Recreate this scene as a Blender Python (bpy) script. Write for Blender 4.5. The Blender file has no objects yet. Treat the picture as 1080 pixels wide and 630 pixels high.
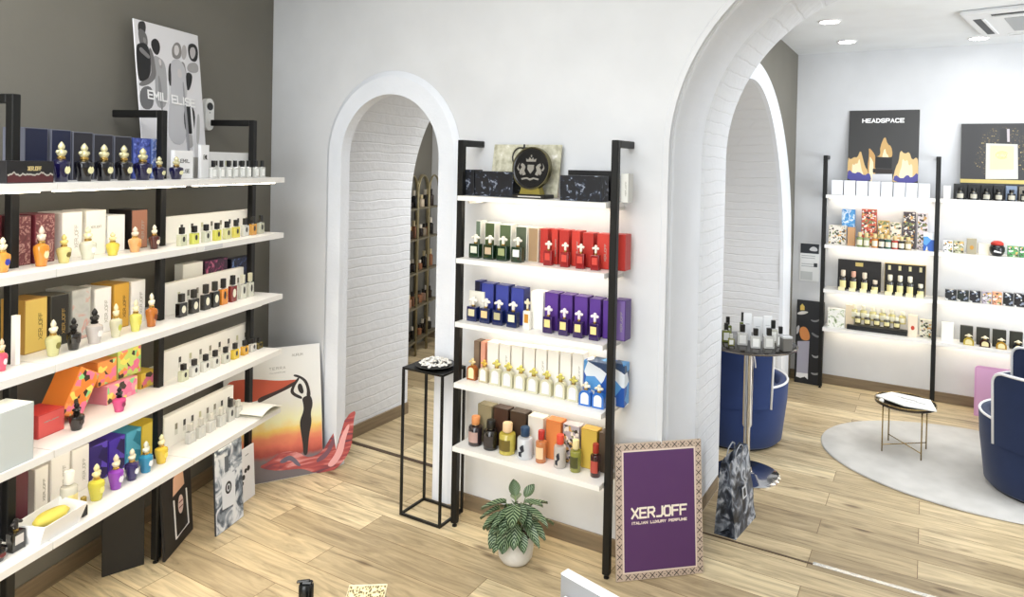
import bpy, bmesh, math, random
from mathutils import Vector, Matrix
from mathutils.geometry import tessellate_polygon
random.seed(7)
sc = bpy.context.scene
COL = sc.collection
PI = math.pi

# ------------------------------------------------------------------ materials
def lin(c):
    if isinstance(c, str):
        c = c.lstrip('#'); c = [int(c[i:i + 2], 16) / 255 for i in (0, 2, 4)]
    return tuple((x / 12.92 if x <= .04045 else ((x + .055) / 1.055) ** 2.4) for x in c) + (1.0,)
_M = {}
def mat(col, rough=.5, metal=0., trans=0., emit=0., coat=0., spec=.5):
    k = (col, rough, metal, trans, emit, coat, spec)
    if k in _M: return _M[k]
    m = bpy.data.materials.new('paint_' + str(len(_M))); m.use_nodes = True
    b = m.node_tree.nodes['Principled BSDF']
    b.inputs['Base Color'].default_value = lin(col)
    b.inputs['Roughness'].default_value = rough
    b.inputs['Metallic'].default_value = metal
    b.inputs['Transmission Weight'].default_value = trans
    b.inputs['Coat Weight'].default_value = coat
    b.inputs['Specular IOR Level'].default_value = spec
    if emit:
        b.inputs['Emission Color'].default_value = lin(col); b.inputs['Emission Strength'].default_value = emit
    _M[k] = m
    return m
class NT:
    def __init__(s, name, rough=.5, metal=0.):
        s.m = bpy.data.materials.new(name); s.m.use_nodes = True
        s.t = s.m.node_tree; s.b = s.t.nodes['Principled BSDF']
        s.b.inputs['Roughness'].default_value = rough; s.b.inputs['Metallic'].default_value = metal
    def n(s, typ, **kw):
        o = s.t.nodes.new(typ)
        for k, v in kw.items():
            if k in o.inputs: o.inputs[k].default_value = v
            else: setattr(o, k, v)
        return o
    def l(s, a, b): s.t.links.new(a, b)
    def ramp(s, fac, stops, interp='LINEAR'):
        r = s.n('ShaderNodeValToRGB'); r.color_ramp.interpolation = interp
        e = r.color_ramp.elements
        while len(e) < len(stops): e.new(.5)
        for i, (p, c) in enumerate(stops):
            e[i].position = p; e[i].color = lin(c)
        s.l(fac, r.inputs[0]); return r.outputs[0]
    def coord(s, scale=(1, 1, 1), which='Object'):
        t = s.n('ShaderNodeTexCoord'); mp = s.n('ShaderNodeMapping'); mp.inputs['Scale'].default_value = scale
        s.l(t.outputs[which], mp.inputs[0]); return mp.outputs[0]
    def bump(s, h, strength=.3, dist=.01):
        b = s.n('ShaderNodeBump'); b.inputs['Strength'].default_value = strength; b.inputs['Distance'].default_value = dist
        s.l(h, b.inputs['Height']); s.l(b.outputs[0], s.b.inputs['Normal'])
def wall_mat(name, col, bump=.08):
    a = NT(name, .75); v = a.coord((1, 1, 1)); nz = a.n('ShaderNodeTexNoise', Scale=2.5, Detail=4.0); a.l(v, nz.inputs[0])
    c = [int(col[i:i + 2], 16) for i in (1, 3, 5)]
    f = lambda k: '#%02x%02x%02x' % tuple(max(0, min(255, int(x * k))) for x in c)
    a.l(a.ramp(nz.outputs['Fac'], [(.3, f(.975)), (.7, f(1.02))]), a.b.inputs['Base Color'])
    n2 = a.n('ShaderNodeTexNoise', Scale=60.0, Detail=3.0); a.l(v, n2.inputs[0]); a.bump(n2.outputs['Fac'], bump, .004)
    return a.m
M_WALL = wall_mat('white_plaster', '#d9dbde')
M_CEIL = wall_mat('ceiling_paint', '#edf1f4', .03)
M_TAUPE = wall_mat('taupe_paint', '#757269')
def brick_mat():
    # painted brick relief: courses wobble; mapped on (x+y, z) so it runs along any reveal
    a = NT('painted_brick', .6)
    t = a.n('ShaderNodeTexCoord'); s = a.n('ShaderNodeSeparateXYZ'); a.l(t.outputs['Object'], s.inputs[0])
    ad = a.n('ShaderNodeMath', operation='ADD'); a.l(s.outputs[0], ad.inputs[0]); a.l(s.outputs[1], ad.inputs[1])
    cb = a.n('ShaderNodeCombineXYZ'); a.l(ad.outputs[0], cb.inputs[0]); a.l(s.outputs[2], cb.inputs[1])
    nz = a.n('ShaderNodeTexNoise', Scale=3.0, Detail=3.0); a.l(cb.outputs[0], nz.inputs[0])
    mx = a.n('ShaderNodeVectorMath', operation='MULTIPLY_ADD'); mx.inputs[1].default_value = (.05, .05, 0); a.l(nz.outputs['Color'], mx.inputs[0]); a.l(cb.outputs[0], mx.inputs[2])
    br = a.n('ShaderNodeTexBrick'); br.offset = .5
    for k, v in {'Scale': 1.0, 'Mortar Size': .006, 'Mortar Smooth': .6, 'Brick Width': 1.7, 'Row Height': .066}.items(): br.inputs[k].default_value = v
    a.l(mx.outputs[0], br.inputs[0])
    n2 = a.n('ShaderNodeTexNoise', Scale=22.0, Detail=5.0); a.l(cb.outputs[0], n2.inputs[0])
    m2 = a.n('ShaderNodeMath', operation='MULTIPLY_ADD'); m2.inputs[1].default_value = -1.0; a.l(br.outputs['Fac'], m2.inputs[0]); a.l(n2.outputs['Fac'], m2.inputs[2])
    a.bump(m2.outputs[0], .42, .010)
    a.b.inputs['Base Color'].default_value = lin('#dee1e6')
    return a.m
M_BRICK = brick_mat()
def floor_mat():
    a = NT('oak_planks', .42)
    v = a.coord((1, 1, 1))
    br = a.n('ShaderNodeTexBrick'); br.offset = .37; br.offset_frequency = 2; br.squash = 1
    for k, x in {'Scale': 1.0, 'Mortar Size': .0016, 'Mortar Smooth': .1, 'Bias': 0., 'Brick Width': 1.25, 'Row Height': .175, 'Color1': (0, 0, 0, 1), 'Color2': (1, 1, 1, 1), 'Mortar': (.5, .5, .5, 1)}.items(): br.inputs[k].default_value = x
    a.l(v, br.inputs[0])
    # grain: noise stretched along X, offset per plank
    sh = a.n('ShaderNodeVectorMath', operation='MULTIPLY_ADD'); sh.inputs[1].default_value = (7, 3, 5); a.l(br.outputs['Color'], sh.inputs[0]); a.l(v, sh.inputs[2])
    mp = a.n('ShaderNodeMapping'); mp.inputs['Scale'].default_value = (1.5, 14, 1); a.l(sh.outputs[0], mp.inputs[0])
    g = a.n('ShaderNodeTexNoise', Scale=1.6, Detail=7.0, Roughness=.62, Distortion=1.3); a.l(mp.outputs[0], g.inputs[0])
    base = a.ramp(g.outputs['Fac'], [(.24, '#7d6c54'), (.40, '#beb094'), (.58, '#dfd0b0'), (.8, '#f3e6ca')])
    tone = a.ramp(br.outputs['Color'], [(0., '#c4bbae'), (.35, '#e2dacc'), (.7, '#f6f0e4'), (1., '#fffcf2')])
    mu = a.n('ShaderNodeMix', data_type='RGBA', blend_type='MULTIPLY'); mu.inputs[0].default_value = 1.; a.l(base, mu.inputs[6]); a.l(tone, mu.inputs[7])
    # knots
    mk = a.n('ShaderNodeMapping'); mk.inputs['Scale'].default_value = (2.2, 6.5, 1); a.l(sh.outputs[0], mk.inputs[0])
    vo = a.n('ShaderNodeTexVoronoi', Scale=1.0); a.l(mk.outputs[0], vo.inputs[0])
    kn = a.ramp(vo.outputs['Distance'], [(.0, '#4a3626'), (.05, '#7a6048'), (.15, '#ffffff')])
    m3 = a.n('ShaderNodeMix', data_type='RGBA', blend_type='MULTIPLY'); m3.inputs[0].default_value = .75; a.l(mu.outputs[2], m3.inputs[6]); a.l(kn, m3.inputs[7])
    jo = a.ramp(br.outputs['Fac'], [(0., '#ffffff'), (1., '#94806a')])
    m4 = a.n('ShaderNodeMix', data_type='RGBA', blend_type='MULTIPLY'); m4.inputs[0].default_value = 1.; a.l(m3.outputs[2], m4.inputs[6]); a.l(jo, m4.inputs[7])
    a.l(m4.outputs[2], a.b.inputs['Base Color'])
    a.bump(g.outputs['Fac'], .08, .003)
    return a.m
M_FLOOR = floor_mat()
def skirt_mat():
    a = NT('oak_skirting', .55); mp = a.coord((2, 2, 30)); g = a.n('ShaderNodeTexNoise', Scale=1.5, Detail=5.0); a.l(mp, g.inputs[0])
    a.l(a.ramp(g.outputs['Fac'], [(.3, '#6f604c'), (.7, '#8c7a60')]), a.b.inputs['Base Color']); return a.m
M_SKIRT = skirt_mat()
M_BLACK = mat('#151514', .45, .3)
M_SHELF = mat('#f2f0ec', .35)
M_LED = mat('#fff1d8', .5, emit=14.0)
M_NAVY = None
def fabric(name, col, scale=400.):
    a = NT(name, .9); v = a.coord(); n = a.n('ShaderNodeTexNoise', Scale=scale, Detail=2.0); a.l(v, n.inputs[0])
    n2 = a.n('ShaderNodeTexNoise', Scale=6., Detail=2.0); a.l(v, n2.inputs[0])
    c = [int(col[i:i + 2], 16) for i in (1, 3, 5)]; f = lambda k: '#%02x%02x%02x' % tuple(max(0, min(255, int(x * k))) for x in c)
    a.l(a.ramp(n2.outputs['Fac'], [(.3, f(.96)), (.7, f(1.05))]), a.b.inputs['Base Color']); a.bump(n.outputs['Fac'], .25, .002)
    a.b.inputs['Sheen Weight'].default_value = .15
    return a.m
M_NAVY = fabric('navy_velvet', '#14264a'); M_NAVY2 = fabric('blue_velvet', '#1b3163')
M_RUG = fabric('rug_wool', '#c3c1bc', 120.)

# printed patterns on cartons
_P = {}
def print_mat(kind, base):
    if kind.startswith('#'): return mat(kind, .45)
    k = (kind, base)
    if k in _P: return _P[k]
    a = NT('print_' + kind + str(len(_P)), .4)
    spec = {'butterfly': (17, [(.0, '#0a0b0d'), (.52, '#15171d'), (.60, '#2c3344'), (.655, '#a8b0c0'), (.68, '#1c2028')], 2.5),
            'nebula': (26, [(.3, '#1c2252'), (.5, '#5060b8'), (.66, '#8a9ae0'), (.75, '#e8ecff')], 1.5),
            'star': (20, [(.35, '#2c3c78'), (.52, '#7890d8'), (.6, '#f0f4ff'), (.66, '#5068b0')], 3.0),
            'swirl': (26, [(.3, '#5a2a30'), (.52, '#7b4448'), (.6, '#c8a098'), (.68, '#6b3438')], 3.0),
            'silver': (14, [(.3, '#aeb0ae'), (.55, '#c6c8c6'), (.62, '#d09a90'), (.68, '#b8bab8')], 1.0),
            'magenta': (24, [(.35, '#2a1c30'), (.52, '#5a2c4c'), (.62, '#c04880'), (.72, '#f0b0c0')], 1.5),
            'bluenight': (22, [(.4, '#1a1b2c'), (.58, '#28345c'), (.68, '#7898d8')], 1.5),
            'fruit': (44, None, 0.3), 'mosaic': (75, None, .3), 'mosaicd': (80, None, .3),
            'facet': (20, None, 0), 'facetb': (20, None, 0), 'coast': (18, None, 0),
            'sea': (16, [(.3, '#2c78c4'), (.5, '#5aa8e0'), (.56, '#f2f8fa'), (.7, '#4a98d8')], 2.0),
            'leafy': (20, [(.45, '#f4f2ea'), (.55, '#d8dcc0'), (.62, '#5c7c48'), (.72, '#e8c8c0')], 2.0),
            'emblem': (10, None, 0), 'ridge': (10, None, 0)}[kind]
    scale, st, dist = spec
    v = a.coord()
    if st:
        n = a.n('ShaderNodeTexNoise', Scale=float(scale), Detail=4.0, Distortion=float(dist)); a.l(v, n.inputs[0])
        a.l(a.ramp(n.outputs['Fac'], st), a.b.inputs['Base Color'])
    elif kind in ('fruit', 'mosaic', 'mosaicd'):
        n = a.n('ShaderNodeTexVoronoi', Scale=float(scale)); a.l(v, n.inputs[0])
        s = a.n('ShaderNodeSeparateColor'); a.l(n.outputs['Color'], s.inputs[0])
        pal = {'fruit': [(0, base), (.3, '#f0e070'), (.45, '#8cd890'), (.58, base), (.74, '#ec7aa0'), (.86, '#f2a050'), (.95, '#3c2c20')],
               'mosaic': [(0, base), (.3, '#f0e8dc'), (.45, base), (.6, '#7c8858'), (.72, '#d8a860'), (.85, '#403830')],
               'mosaicd': [(0, base), (.5, '#26262a'), (.7, '#7c8494'), (.8, base), (.92, '#d8d8d4')]}[kind]
        a.l(a.ramp(s.outputs[0], pal, 'CONSTANT'), a.b.inputs['Base Color'])
    elif kind in ('facet', 'facetb', 'coast'):
        n = a.n('ShaderNodeTexVoronoi', Scale=float(scale)); a.l(v, n.inputs[0])
        s = a.n('ShaderNodeSeparateColor'); a.l(n.outputs['Color'], s.inputs[0])
        pal = {'facet': [(0, '#2a1c5c'), (.35, base), (.7, '#6a50d0'), (.95, '#1a1240')], 'facetb': [(0, '#2c88a8'), (.4, '#5cb8d8'), (.8, '#8ad8ec')], 'coast': [(0, '#2c5cb0'), (.3, '#e8eef4'), (.5, '#5a9cd8'), (.68, '#e8cc70'), (.8, '#30486c')]}[kind]
        a.l(a.ramp(s.outputs[0], pal, 'CONSTANT'), a.b.inputs['Base Color'])
    elif kind == 'emblem':
        a.b.inputs['Base Color'].default_value = lin(base)
    elif kind == 'ridge':
        s = a.n('ShaderNodeSeparateXYZ'); a.l(v, s.inputs[0])
        n = a.n('ShaderNodeTexNoise', Scale=38.0, Detail=5.0); cb = a.n('ShaderNodeCombineXYZ'); a.l(s.outputs[0], cb.inputs[0]); a.l(cb.outputs[0], n.inputs[0])
        m = a.n('ShaderNodeMath', operation='MULTIPLY_ADD'); m.inputs[1].default_value = -.05; a.l(n.outputs['Fac'], m.inputs[0]); a.l(s.outputs[2], m.inputs[2])
        m2 = a.n('ShaderNodeMath', operation='MULTIPLY'); m2.inputs[1].default_value = 12.; a.l(m.outputs[0], m2.inputs[0])
        a.l(a.ramp(m2.outputs[0], [(0, '#4c1c1e'), (.02, '#4a1c1e'), (.07, '#c8c4b8'), (.12, '#151415')]), a.b.inputs['Base Color'])
    _P[k] = a.m
    return a.m

# ------------------------------------------------------------------ objects
def mesh(name, bm, m, parent=None, smooth=None, slots=None):
    me = bpy.data.meshes.new(name); bm.to_mesh(me); bm.free()
    if smooth:
        for p in me.polygons: p.use_smooth = True
    o = bpy.data.objects.new(name, me); COL.objects.link(o)
    for x in (slots or [m]): me.materials.append(x)
    if smooth and smooth is not True:
        try: me.set_sharp_from_angle(angle=math.radians(smooth))
        except Exception: pass
    if parent: o.parent = parent
    return o
def tag(o, label, cat, group=None, kind=None):
    if label: o['label'] = label
    if cat: o['category'] = cat
    if group: o['group'] = group
    if kind: o['kind'] = kind
    return o
def thing(name, label, cat, loc=(0, 0, 0), rz=0., group=None):
    o = bpy.data.objects.new(name, None); COL.objects.link(o); o.location = loc; o.rotation_euler = (0, 0, rz)
    o.empty_display_size = .05
    return tag(o, label, cat, group)
def struct(o): o['kind'] = 'structure'; return o
def bbox(bm, x0, x1, y0, y1, z0, z1, bev=0., seg=1, M=None):
    v = [bm.verts.new(p) for p in ((x0, y0, z0), (x1, y0, z0), (x1, y1, z0), (x0, y1, z0), (x0, y0, z1), (x1, y0, z1), (x1, y1, z1), (x0, y1, z1))]
    f = [bm.faces.new([v[i] for i in q]) for q in ((0, 3, 2, 1), (4, 5, 6, 7), (0, 1, 5, 4), (1, 2, 6, 5), (2, 3, 7, 6), (3, 0, 4, 7))]
    if M is not None:
        for w in v: w.co = M @ w.co
    if bev:
        es = list({e for q in f for e in q.edges}); bmesh.ops.bevel(bm, geom=es, offset=bev, segments=seg, affect='EDGES', profile=.5)
    return bm
def box_o(name, x0, x1, y0, y1, z0, z1, m, parent=None, bev=0., seg=1):
    return mesh(name, bbox(bmesh.new(), x0, x1, y0, y1, z0, z1, bev, seg), m, parent)
def lathe(bm, prof, seg=20, cx=0, cy=0, sx=1., sy=1., M=None, cap=True):
    rings = []
    for r, z in prof:
        if r < 1e-6: rings.append([bm.verts.new((cx, cy, z))])
        else: rings.append([bm.verts.new((cx + r * sx * math.cos(2 * PI * i / seg), cy + r * sy * math.sin(2 * PI * i / seg), z)) for i in range(seg)])
    if M is not None:
        for rg in rings:
            for v in rg: v.co = M @ v.co
    for a, b in zip(rings, rings[1:]):
        for i in range(seg):
            j = (i + 1) % seg
            if len(a) == 1 and len(b) == 1: continue
            if len(a) == 1: bm.faces.new((a[0], b[j], b[i]))
            elif len(b) == 1: bm.faces.new((a[i], a[j], b[0]))
            else: bm.faces.new((a[i], a[j], b[j], b[i]))
    if cap and len(rings[0]) > 1: bm.faces.new(list(reversed(rings[0])))
    if cap and len(rings[-1]) > 1: bm.faces.new(rings[-1])
    return bm
def prism(bm, pts, y0, y1, M=None):
    """closed outline in (x, z) extruded from y0 to y1"""
    area = sum(a[0] * b[1] - b[0] * a[1] for a, b in zip(pts, pts[1:] + pts[:1]))
    if area < 0: pts = pts[::-1]
    a = [bm.verts.new((x, y0, z)) for x, z in pts]; b = [bm.verts.new((x, y1, z)) for x, z in pts]
    if M is not None:
        for v in a + b: v.co = M @ v.co
    tri = tessellate_polygon([[Vector((x, 0, z)) for x, z in pts]])
    for t in tri:
        q = [pts[i] for i in t]; s = (q[1][0] - q[0][0]) * (q[2][1] - q[0][1]) - (q[2][0] - q[0][0]) * (q[1][1] - q[0][1])
        if abs(s) < 1e-12: continue
        t = tuple(t) if s > 0 else tuple(reversed(t))
        bm.faces.new([a[i] for i in t]); bm.faces.new([b[i] for i in reversed(t)])
    n = len(pts)
    for i in range(n):
        j = (i + 1) % n; bm.faces.new((a[j], a[i], b[i], b[j]))
    return bm
def tube(bm, pts, r, seg=8, closed=False):
    pts = [Vector(p) for p in pts]; n = len(pts); rings = []
    up = None
    for i, p in enumerate(pts):
        if closed: d = pts[(i + 1) % n] - pts[i - 1]
        else: d = pts[min(i + 1, n - 1)] - pts[max(i - 1, 0)]
        d.normalize()
        if up is None:
            up = Vector((0, 0, 1)) if abs(d.z) < .9 else Vector((1, 0, 0))
        s = d.cross(up).normalized(); up = s.cross(d).normalized()
        rings.append([bm.verts.new(p + s * r * math.cos(2 * PI * k / seg) + up * r * math.sin(2 * PI * k / seg)) for k in range(seg)])
    m = n if closed else n - 1
    for i in range(m):
        a, b = rings[i], rings[(i + 1) % n]
        for k in range(seg):
            j = (k + 1) % seg; bm.faces.new((a[k], a[j], b[j], b[k]))
    if not closed:
        bm.faces.new(list(reversed(rings[0]))); bm.faces.new(rings[-1])
    return bm
_T = {}
def text_o(s, size, m, parent, loc=(0, 0, 0), rot=(PI / 2, 0, 0), ext=.0006, name='lettering', align='CENTER', sx=1.):
    k = (s, size, ext, align)
    if k not in _T:
        c = bpy.data.curves.new('lettering', 'FONT'); c.body = s; c.size = size; c.extrude = ext; c.align_x = align; c.align_y = 'CENTER'; c.resolution_u = 2
        c.offset = size * .012
        o = bpy.data.objects.new('lettering', c); COL.objects.link(o); bpy.context.view_layer.update()
        dg = bpy.context.evaluated_depsgraph_get(); me = bpy.data.meshes.new_from_object(o.evaluated_get(dg)); me.name = 'lettering'
        bpy.data.objects.remove(o); bpy.data.curves.remove(c); me.materials.clear(); _T[k] = me
    me = _T[k].copy() if m else _T[k]
    me.materials.append(m)
    o = bpy.data.objects.new(name, me); COL.objects.link(o); o.location = loc; o.rotation_euler = rot; o.scale = (sx, 1, 1)
    if parent: o.parent = parent
    return o
_G = {'A': [[(0, 0), (.5, 1), (1, 0)], [(.2, .34), (.8, .34)]], 'B': [[(0, 0), (0, 1), (.85, .95), (.85, .58), (0, .52), (1, .45), (1, .05), (0, 0)]], 'C': [[(1, .85), (.8, 1), (.2, 1), (0, .8), (0, .2), (.2, 0), (.8, 0), (1, .15)]],
      'D': [[(0, 0), (0, 1), (.6, 1), (1, .75), (1, .25), (.6, 0), (0, 0)]], 'E': [[(1, 1), (0, 1), (0, 0), (1, 0)], [(0, .5), (.85, .5)]], 'F': [[(1, 1), (0, 1), (0, 0)], [(0, .5), (.85, .5)]], 'H': [[(0, 0), (0, 1)], [(1, 0), (1, 1)], [(0, .5), (1, .5)]], 'I': [[(.5, 0), (.5, 1)]],
      'J': [[(1, 1), (1, .2), (.8, 0), (.1, 0)]], 'L': [[(0, 1), (0, 0), (1, 0)]], 'M': [[(0, 0), (0, 1), (.5, .35), (1, 1), (1, 0)]], 'N': [[(0, 0), (0, 1), (1, 0), (1, 1)]], 'O': [[(.2, 0), (0, .2), (0, .8), (.2, 1), (.8, 1), (1, .8), (1, .2), (.8, 0), (.2, 0)]],
      'P': [[(0, 0), (0, 1), (.8, 1), (1, .85), (1, .6), (.8, .45), (0, .45)]], 'R': [[(0, 0), (0, 1), (.8, 1), (1, .85), (1, .62), (.8, .48), (.15, .48)], [(.5, .48), (1, 0)]], 'S': [[(1, .85), (.8, 1), (.2, 1), (0, .85), (0, .62), (.2, .5), (.8, .5), (1, .38), (1, .15), (.8, 0), (.2, 0), (0, .15)]],
      'T': [[(0, 1), (1, 1)], [(.5, 1), (.5, 0)]], 'U': [[(0, 1), (0, .2), (.2, 0), (.8, 0), (1, .2), (1, 1)]], 'X': [[(0, 0), (1, 1)], [(0, 1), (1, 0)]], 'Y': [[(0, 1), (.5, .5), (1, 1)], [(.5, .5), (.5, 0)]], 'V': [[(0, 1), (.5, 0), (1, 1)]], 'Z': [[(0, 1), (1, 1), (0, 0), (1, 0)]]}
def strokes(word, x0, x1, z0, z1, t, m, parent, y=-.0022, dep=.0012, gap=.28, space=.6, slope=0., name='lettering', vert=False):
    """block lettering filling the span x0..x1; vert turns it to read upwards"""
    wd = [(.35 if c == 'I' else space if c == ' ' else 1.) for c in word]; tot = sum(wd) + gap * (len(word) - 1)
    L = (x1 - x0) if not vert else (z1 - z0); u = (L - t) / tot; Hh = ((z1 - z0) if not vert else (x1 - x0)) - t; cur = t / 2; bm = bmesh.new()
    def T(a, b):
        return (x0 + a, z0 + b + slope * a) if not vert else (x1 - b, z0 + a)
    for c, w in zip(word, wd):
        for pl in _G.get(c, []):
            for i, (p, q) in enumerate(zip(pl, pl[1:])):
                p = (cur + (p[0] if c != 'I' else .5) * w * u, t / 2 + p[1] * Hh); q = (cur + (q[0] if c != 'I' else .5) * w * u, t / 2 + q[1] * Hh)
                d = Vector((q[0] - p[0], q[1] - p[1])); l = d.length; d /= l; n = Vector((-d.y, d.x)) * t / 2; e = d * t * .42
                P4 = [(p[0] - e.x + n.x, p[1] - e.y + n.y), (q[0] + e.x + n.x, q[1] + e.y + n.y), (q[0] + e.x - n.x, q[1] + e.y - n.y), (p[0] - e.x - n.x, p[1] - e.y - n.y)]
                k = (i % 3) * .00004
                prism(bm, [T(*a) for a in P4], y - dep - k, y)
        cur += (w + gap) * u
    return mesh(name, bm, m, parent)
def copy_tree(o, parent=None):
    c = o.copy(); COL.objects.link(c)
    if parent: c.parent = parent
    for ch in list(o.children): copy_tree(ch, c)
    return c
def plane_holes(bm, outer, holes, f):
    """flat wall: outer and holes are 2D outlines, f maps (u, v) to a point"""
    loops = [[Vector((u, v, 0)) for u, v in l] for l in [outer] + holes]
    flat = [p for l in loops for p in l]; vs = [bm.verts.new(f(p.x, p.y)) for p in flat]
    for t in tessellate_polygon(loops):
        try: bm.faces.new([vs[i] for i in t])
        except ValueError: pass
    bmesh.ops.remove_doubles(bm, verts=bm.verts, dist=1e-5)
    return bm
def strip(bm, pa, pb):
    a = [bm.verts.new(p) for p in pa]; b = [bm.verts.new(p) for p in pb]
    for i in range(len(a) - 1): bm.faces.new((a[i], a[i + 1], b[i + 1], b[i]))
    return bm

# ------------------------------------------------------------------ the place
CX, CY = -3.80, 3.10                       # corner of the taupe and the white wall
LW = Vector((-.30126, .95354, 0)); LN = Vector((.95354, .30126, 0))   # along the taupe wall, and out of it
RZL = math.radians(107.53)
def LP(s, d, z=0.): return Vector((CX, CY, z)) + LW * s + LN * d
WY, RY, RX, HC, HM = 3.10, 6.62, -1.06, 2.95, 3.35   # white wall, rear wall of second room, its left wall, ceilings
def arc(cx, cz, rx, rz, a0, a1, n): return [(cx + rx * math.cos(math.radians(a0 + (a1 - a0) * i / n)), cz + rz * math.sin(math.radians(a0 + (a1 - a0) * i / n))) for i in range(n + 1)]

bm = bmesh.new(); bbox(bm, -7.5, 4.2, -3.2, 7.2, -.06, 0)
struct(mesh('floor', bm, M_FLOOR))
# taupe wall, runs on behind the white wall
ML = Matrix.Translation((CX, CY, 0)) @ Matrix.Rotation(math.atan2(LW.y, LW.x), 4, 'Z')   # local x along the taupe wall, local y into it
bm = bmesh.new(); bbox(bm, -6.4, 3.3, 0, .12, 0, HM)
o = mesh('wall_left', bm, M_TAUPE); o.matrix_world = ML; struct(o)
# white wall with the two arched openings
SA = (-2.765, 1.92, .375); BA = (-.10, 1.96, .96)
hole_s = [(SA[0] - SA[2], 0)] + arc(SA[0], SA[1], SA[2], SA[2], 180, 0, 28) + [(SA[0] + SA[2], 0)]
hole_b = [(BA[0] - BA[2], 0)] + arc(BA[0], BA[1], BA[2], BA[2], 180, 0, 48) + [(BA[0] + BA[2], 0)]
def outline(x0, x1, z1, holes):
    out = [(x0, 0)]
    for h in holes: out += h
    return out + [(x1, 0), (x1, z1), (x0, z1)]
bm = bmesh.new(); plane_holes(bm, outline(CX, 3.2, HM, [hole_s, hole_b]), [], lambda u, v: (u, WY, v))
plane_holes(bm, outline(-3.80, 3.2, HM, [hole_s, hole_b]), [], lambda u, v: (u, WY + .05, v))
struct(mesh('wall_back', bm, M_WALL))
bm = bmesh.new()
strip(bm, [(u, WY, v) for u, v in hole_s], [(u, WY + .05, v) for u, v in hole_s])
# raised surround of the small arch, with a bevelled outer edge
def surround(bm, c, r0, r1, zb, y, t, bev, n=30):
    cx, cz = c
    def ring(r, yy): return [(cx - r, yy, zb)] + [(p[0], yy, p[1]) for p in arc(cx, cz, r, r, 180, 0, n)] + [(cx + r, yy, zb)]
    prof = [(r0, y + .001), (r0, y - t), (r1 - bev, y - t), (r1, y - .002)]
    for (ra, ya), (rb, yb) in zip(prof, prof[1:]): strip(bm, ring(ra, ya), ring(rb, yb))
surround(bm, SA[:2], SA[2], .515, 0, WY, .022, .035)
M_ROUGH_ = 0; M_ROUGH = wall_mat('rough_white_paint', '#e5e9f0', .35)
struct(mesh('trim_1', bm, M_ROUGH))
bm = bmesh.new()                                                          # deep reveal of the big arch, chamfered arris, two planes of relief
def rg(r, y): return [(BA[0] - r, y, 0)] + [(p[0], y, p[1]) for p in arc(BA[0], BA[1], r, r, 180, 0, 48)] + [(BA[0] + r, y, 0)]
for (ra, ya), (rb, yb) in zip([(.988, 3.098), (.955, 3.17)], [(.955, 3.17), (.955, 3.62)]): strip(bm, rg(ra, ya), rg(rb, yb))
struct(mesh('trim_7', bm, M_ROUGH)); bm = bmesh.new()
for (ra, ya), (rb, yb) in zip([(.955, 3.62), (.943, 3.635), (.943, 4.08), (1.10, 4.08)], [(.943, 3.635), (.943, 4.08), (1.10, 4.08), (1.10, 4.085)]): strip(bm, rg(ra, ya), rg(rb, yb))
struct(mesh('trim_2', bm, M_BRICK))
# vaulted passage behind the small arch
tun = [(-3.39, 0)] + arc(-2.13, 1.59, 1.26, 1.26, 180, 90, 24) + [(-1.9, 2.85), (-1.9, 0)]
bm = bmesh.new(); strip(bm, [(u, 3.15, v) for u, v in tun], [(u, 4.04, v) for u, v in tun]); struct(mesh('wall_passage', bm, M_BRICK))
bm = bmesh.new(); plane_holes(bm, outline(-4.2, -1.06, HC, [tun]), [], lambda u, v: (u, 4.04, v)); struct(mesh('wall_passage_back', bm, M_WALL))
# left wall of the second room with its arch, rear wall
oi = [(4.095, 0)] + [(y, z) for y, z in arc(4.72, .85, 1.28, 1.65, 125, 0, 60) if y > 4.095] + [(6.0, 0)]
oi[1:1] = [(4.095, oi[1][1])]
bm = bmesh.new(); plane_holes(bm, [(4.085, 0)] + oi + [(RY, 0), (RY, HC), (4.085, HC)], [], lambda u, v: (RX, u, v)); struct(mesh('wall_side', bm, M_TAUPE))
bm = bmesh.new(); strip(bm, [(RX, u, v) for u, v in oi], [(RX - 1.0, u, v) for u, v in oi]); struct(mesh('wall_side_arch', bm, M_BRICK))
bm = bmesh.new()
def ez(y, c, z, ra, rb): return z + rb * math.sqrt(max(0, 1 - ((y - c) / ra) ** 2))
ys = [4.12 + (6.0 - 4.12) * i / 50 for i in range(51)]; ys2 = [4.12 + (6.33 - 4.12) * i / 50 for i in range(51)]
inn = [(y, ez(y, 4.72, .85, 1.28, 1.65)) for y in ys] + [(6.0, 0)]; oo = [(y, ez(y, 4.72, 1.14, 1.61, 1.5)) for y in ys2] + [(6.33, 0)]
strip(bm, [(RX, u, v) for u, v in inn], [(RX + .03, u, v) for u, v in inn]); strip(bm, [(RX + .03, u, v) for u, v in inn], [(RX + .03, u, v) for u, v in oo]); strip(bm, [(RX + .03, u, v) for u, v in oo], [(RX, u, v) for u, v in oo])
struct(mesh('trim_3', bm, M_ROUGH))
struct(box_o('wall_rear', RX, 4.2, RY, RY + .1, 0, HC, M_WALL))
struct(box_o('wall_rear_passage', -5.3, RX - 1.0, 5.93, 6.03, 0, HC, M_WALL))
struct(box_o('ceiling_second_room', -5.2, 4.2, 4.09, RY + .1, HC, HC + .08, M_CEIL))
struct(box_o('ceiling_passage', -5.2, 4.2, 3.16, 4.09, HC + .01, HC + .08, M_CEIL))
struct(box_o('ceiling', -5.0, 4.2, -3.2, 3.4, HM, HM + .08, M_CEIL))
struct(box_o('wall_right', 3.2, 3.3, -3.2, 7.2, 0, HM, M_WALL))
struct(box_o('wall_front', -5.0, 3.3, -3.2, -3.1, 0, HM, M_WALL))
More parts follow.
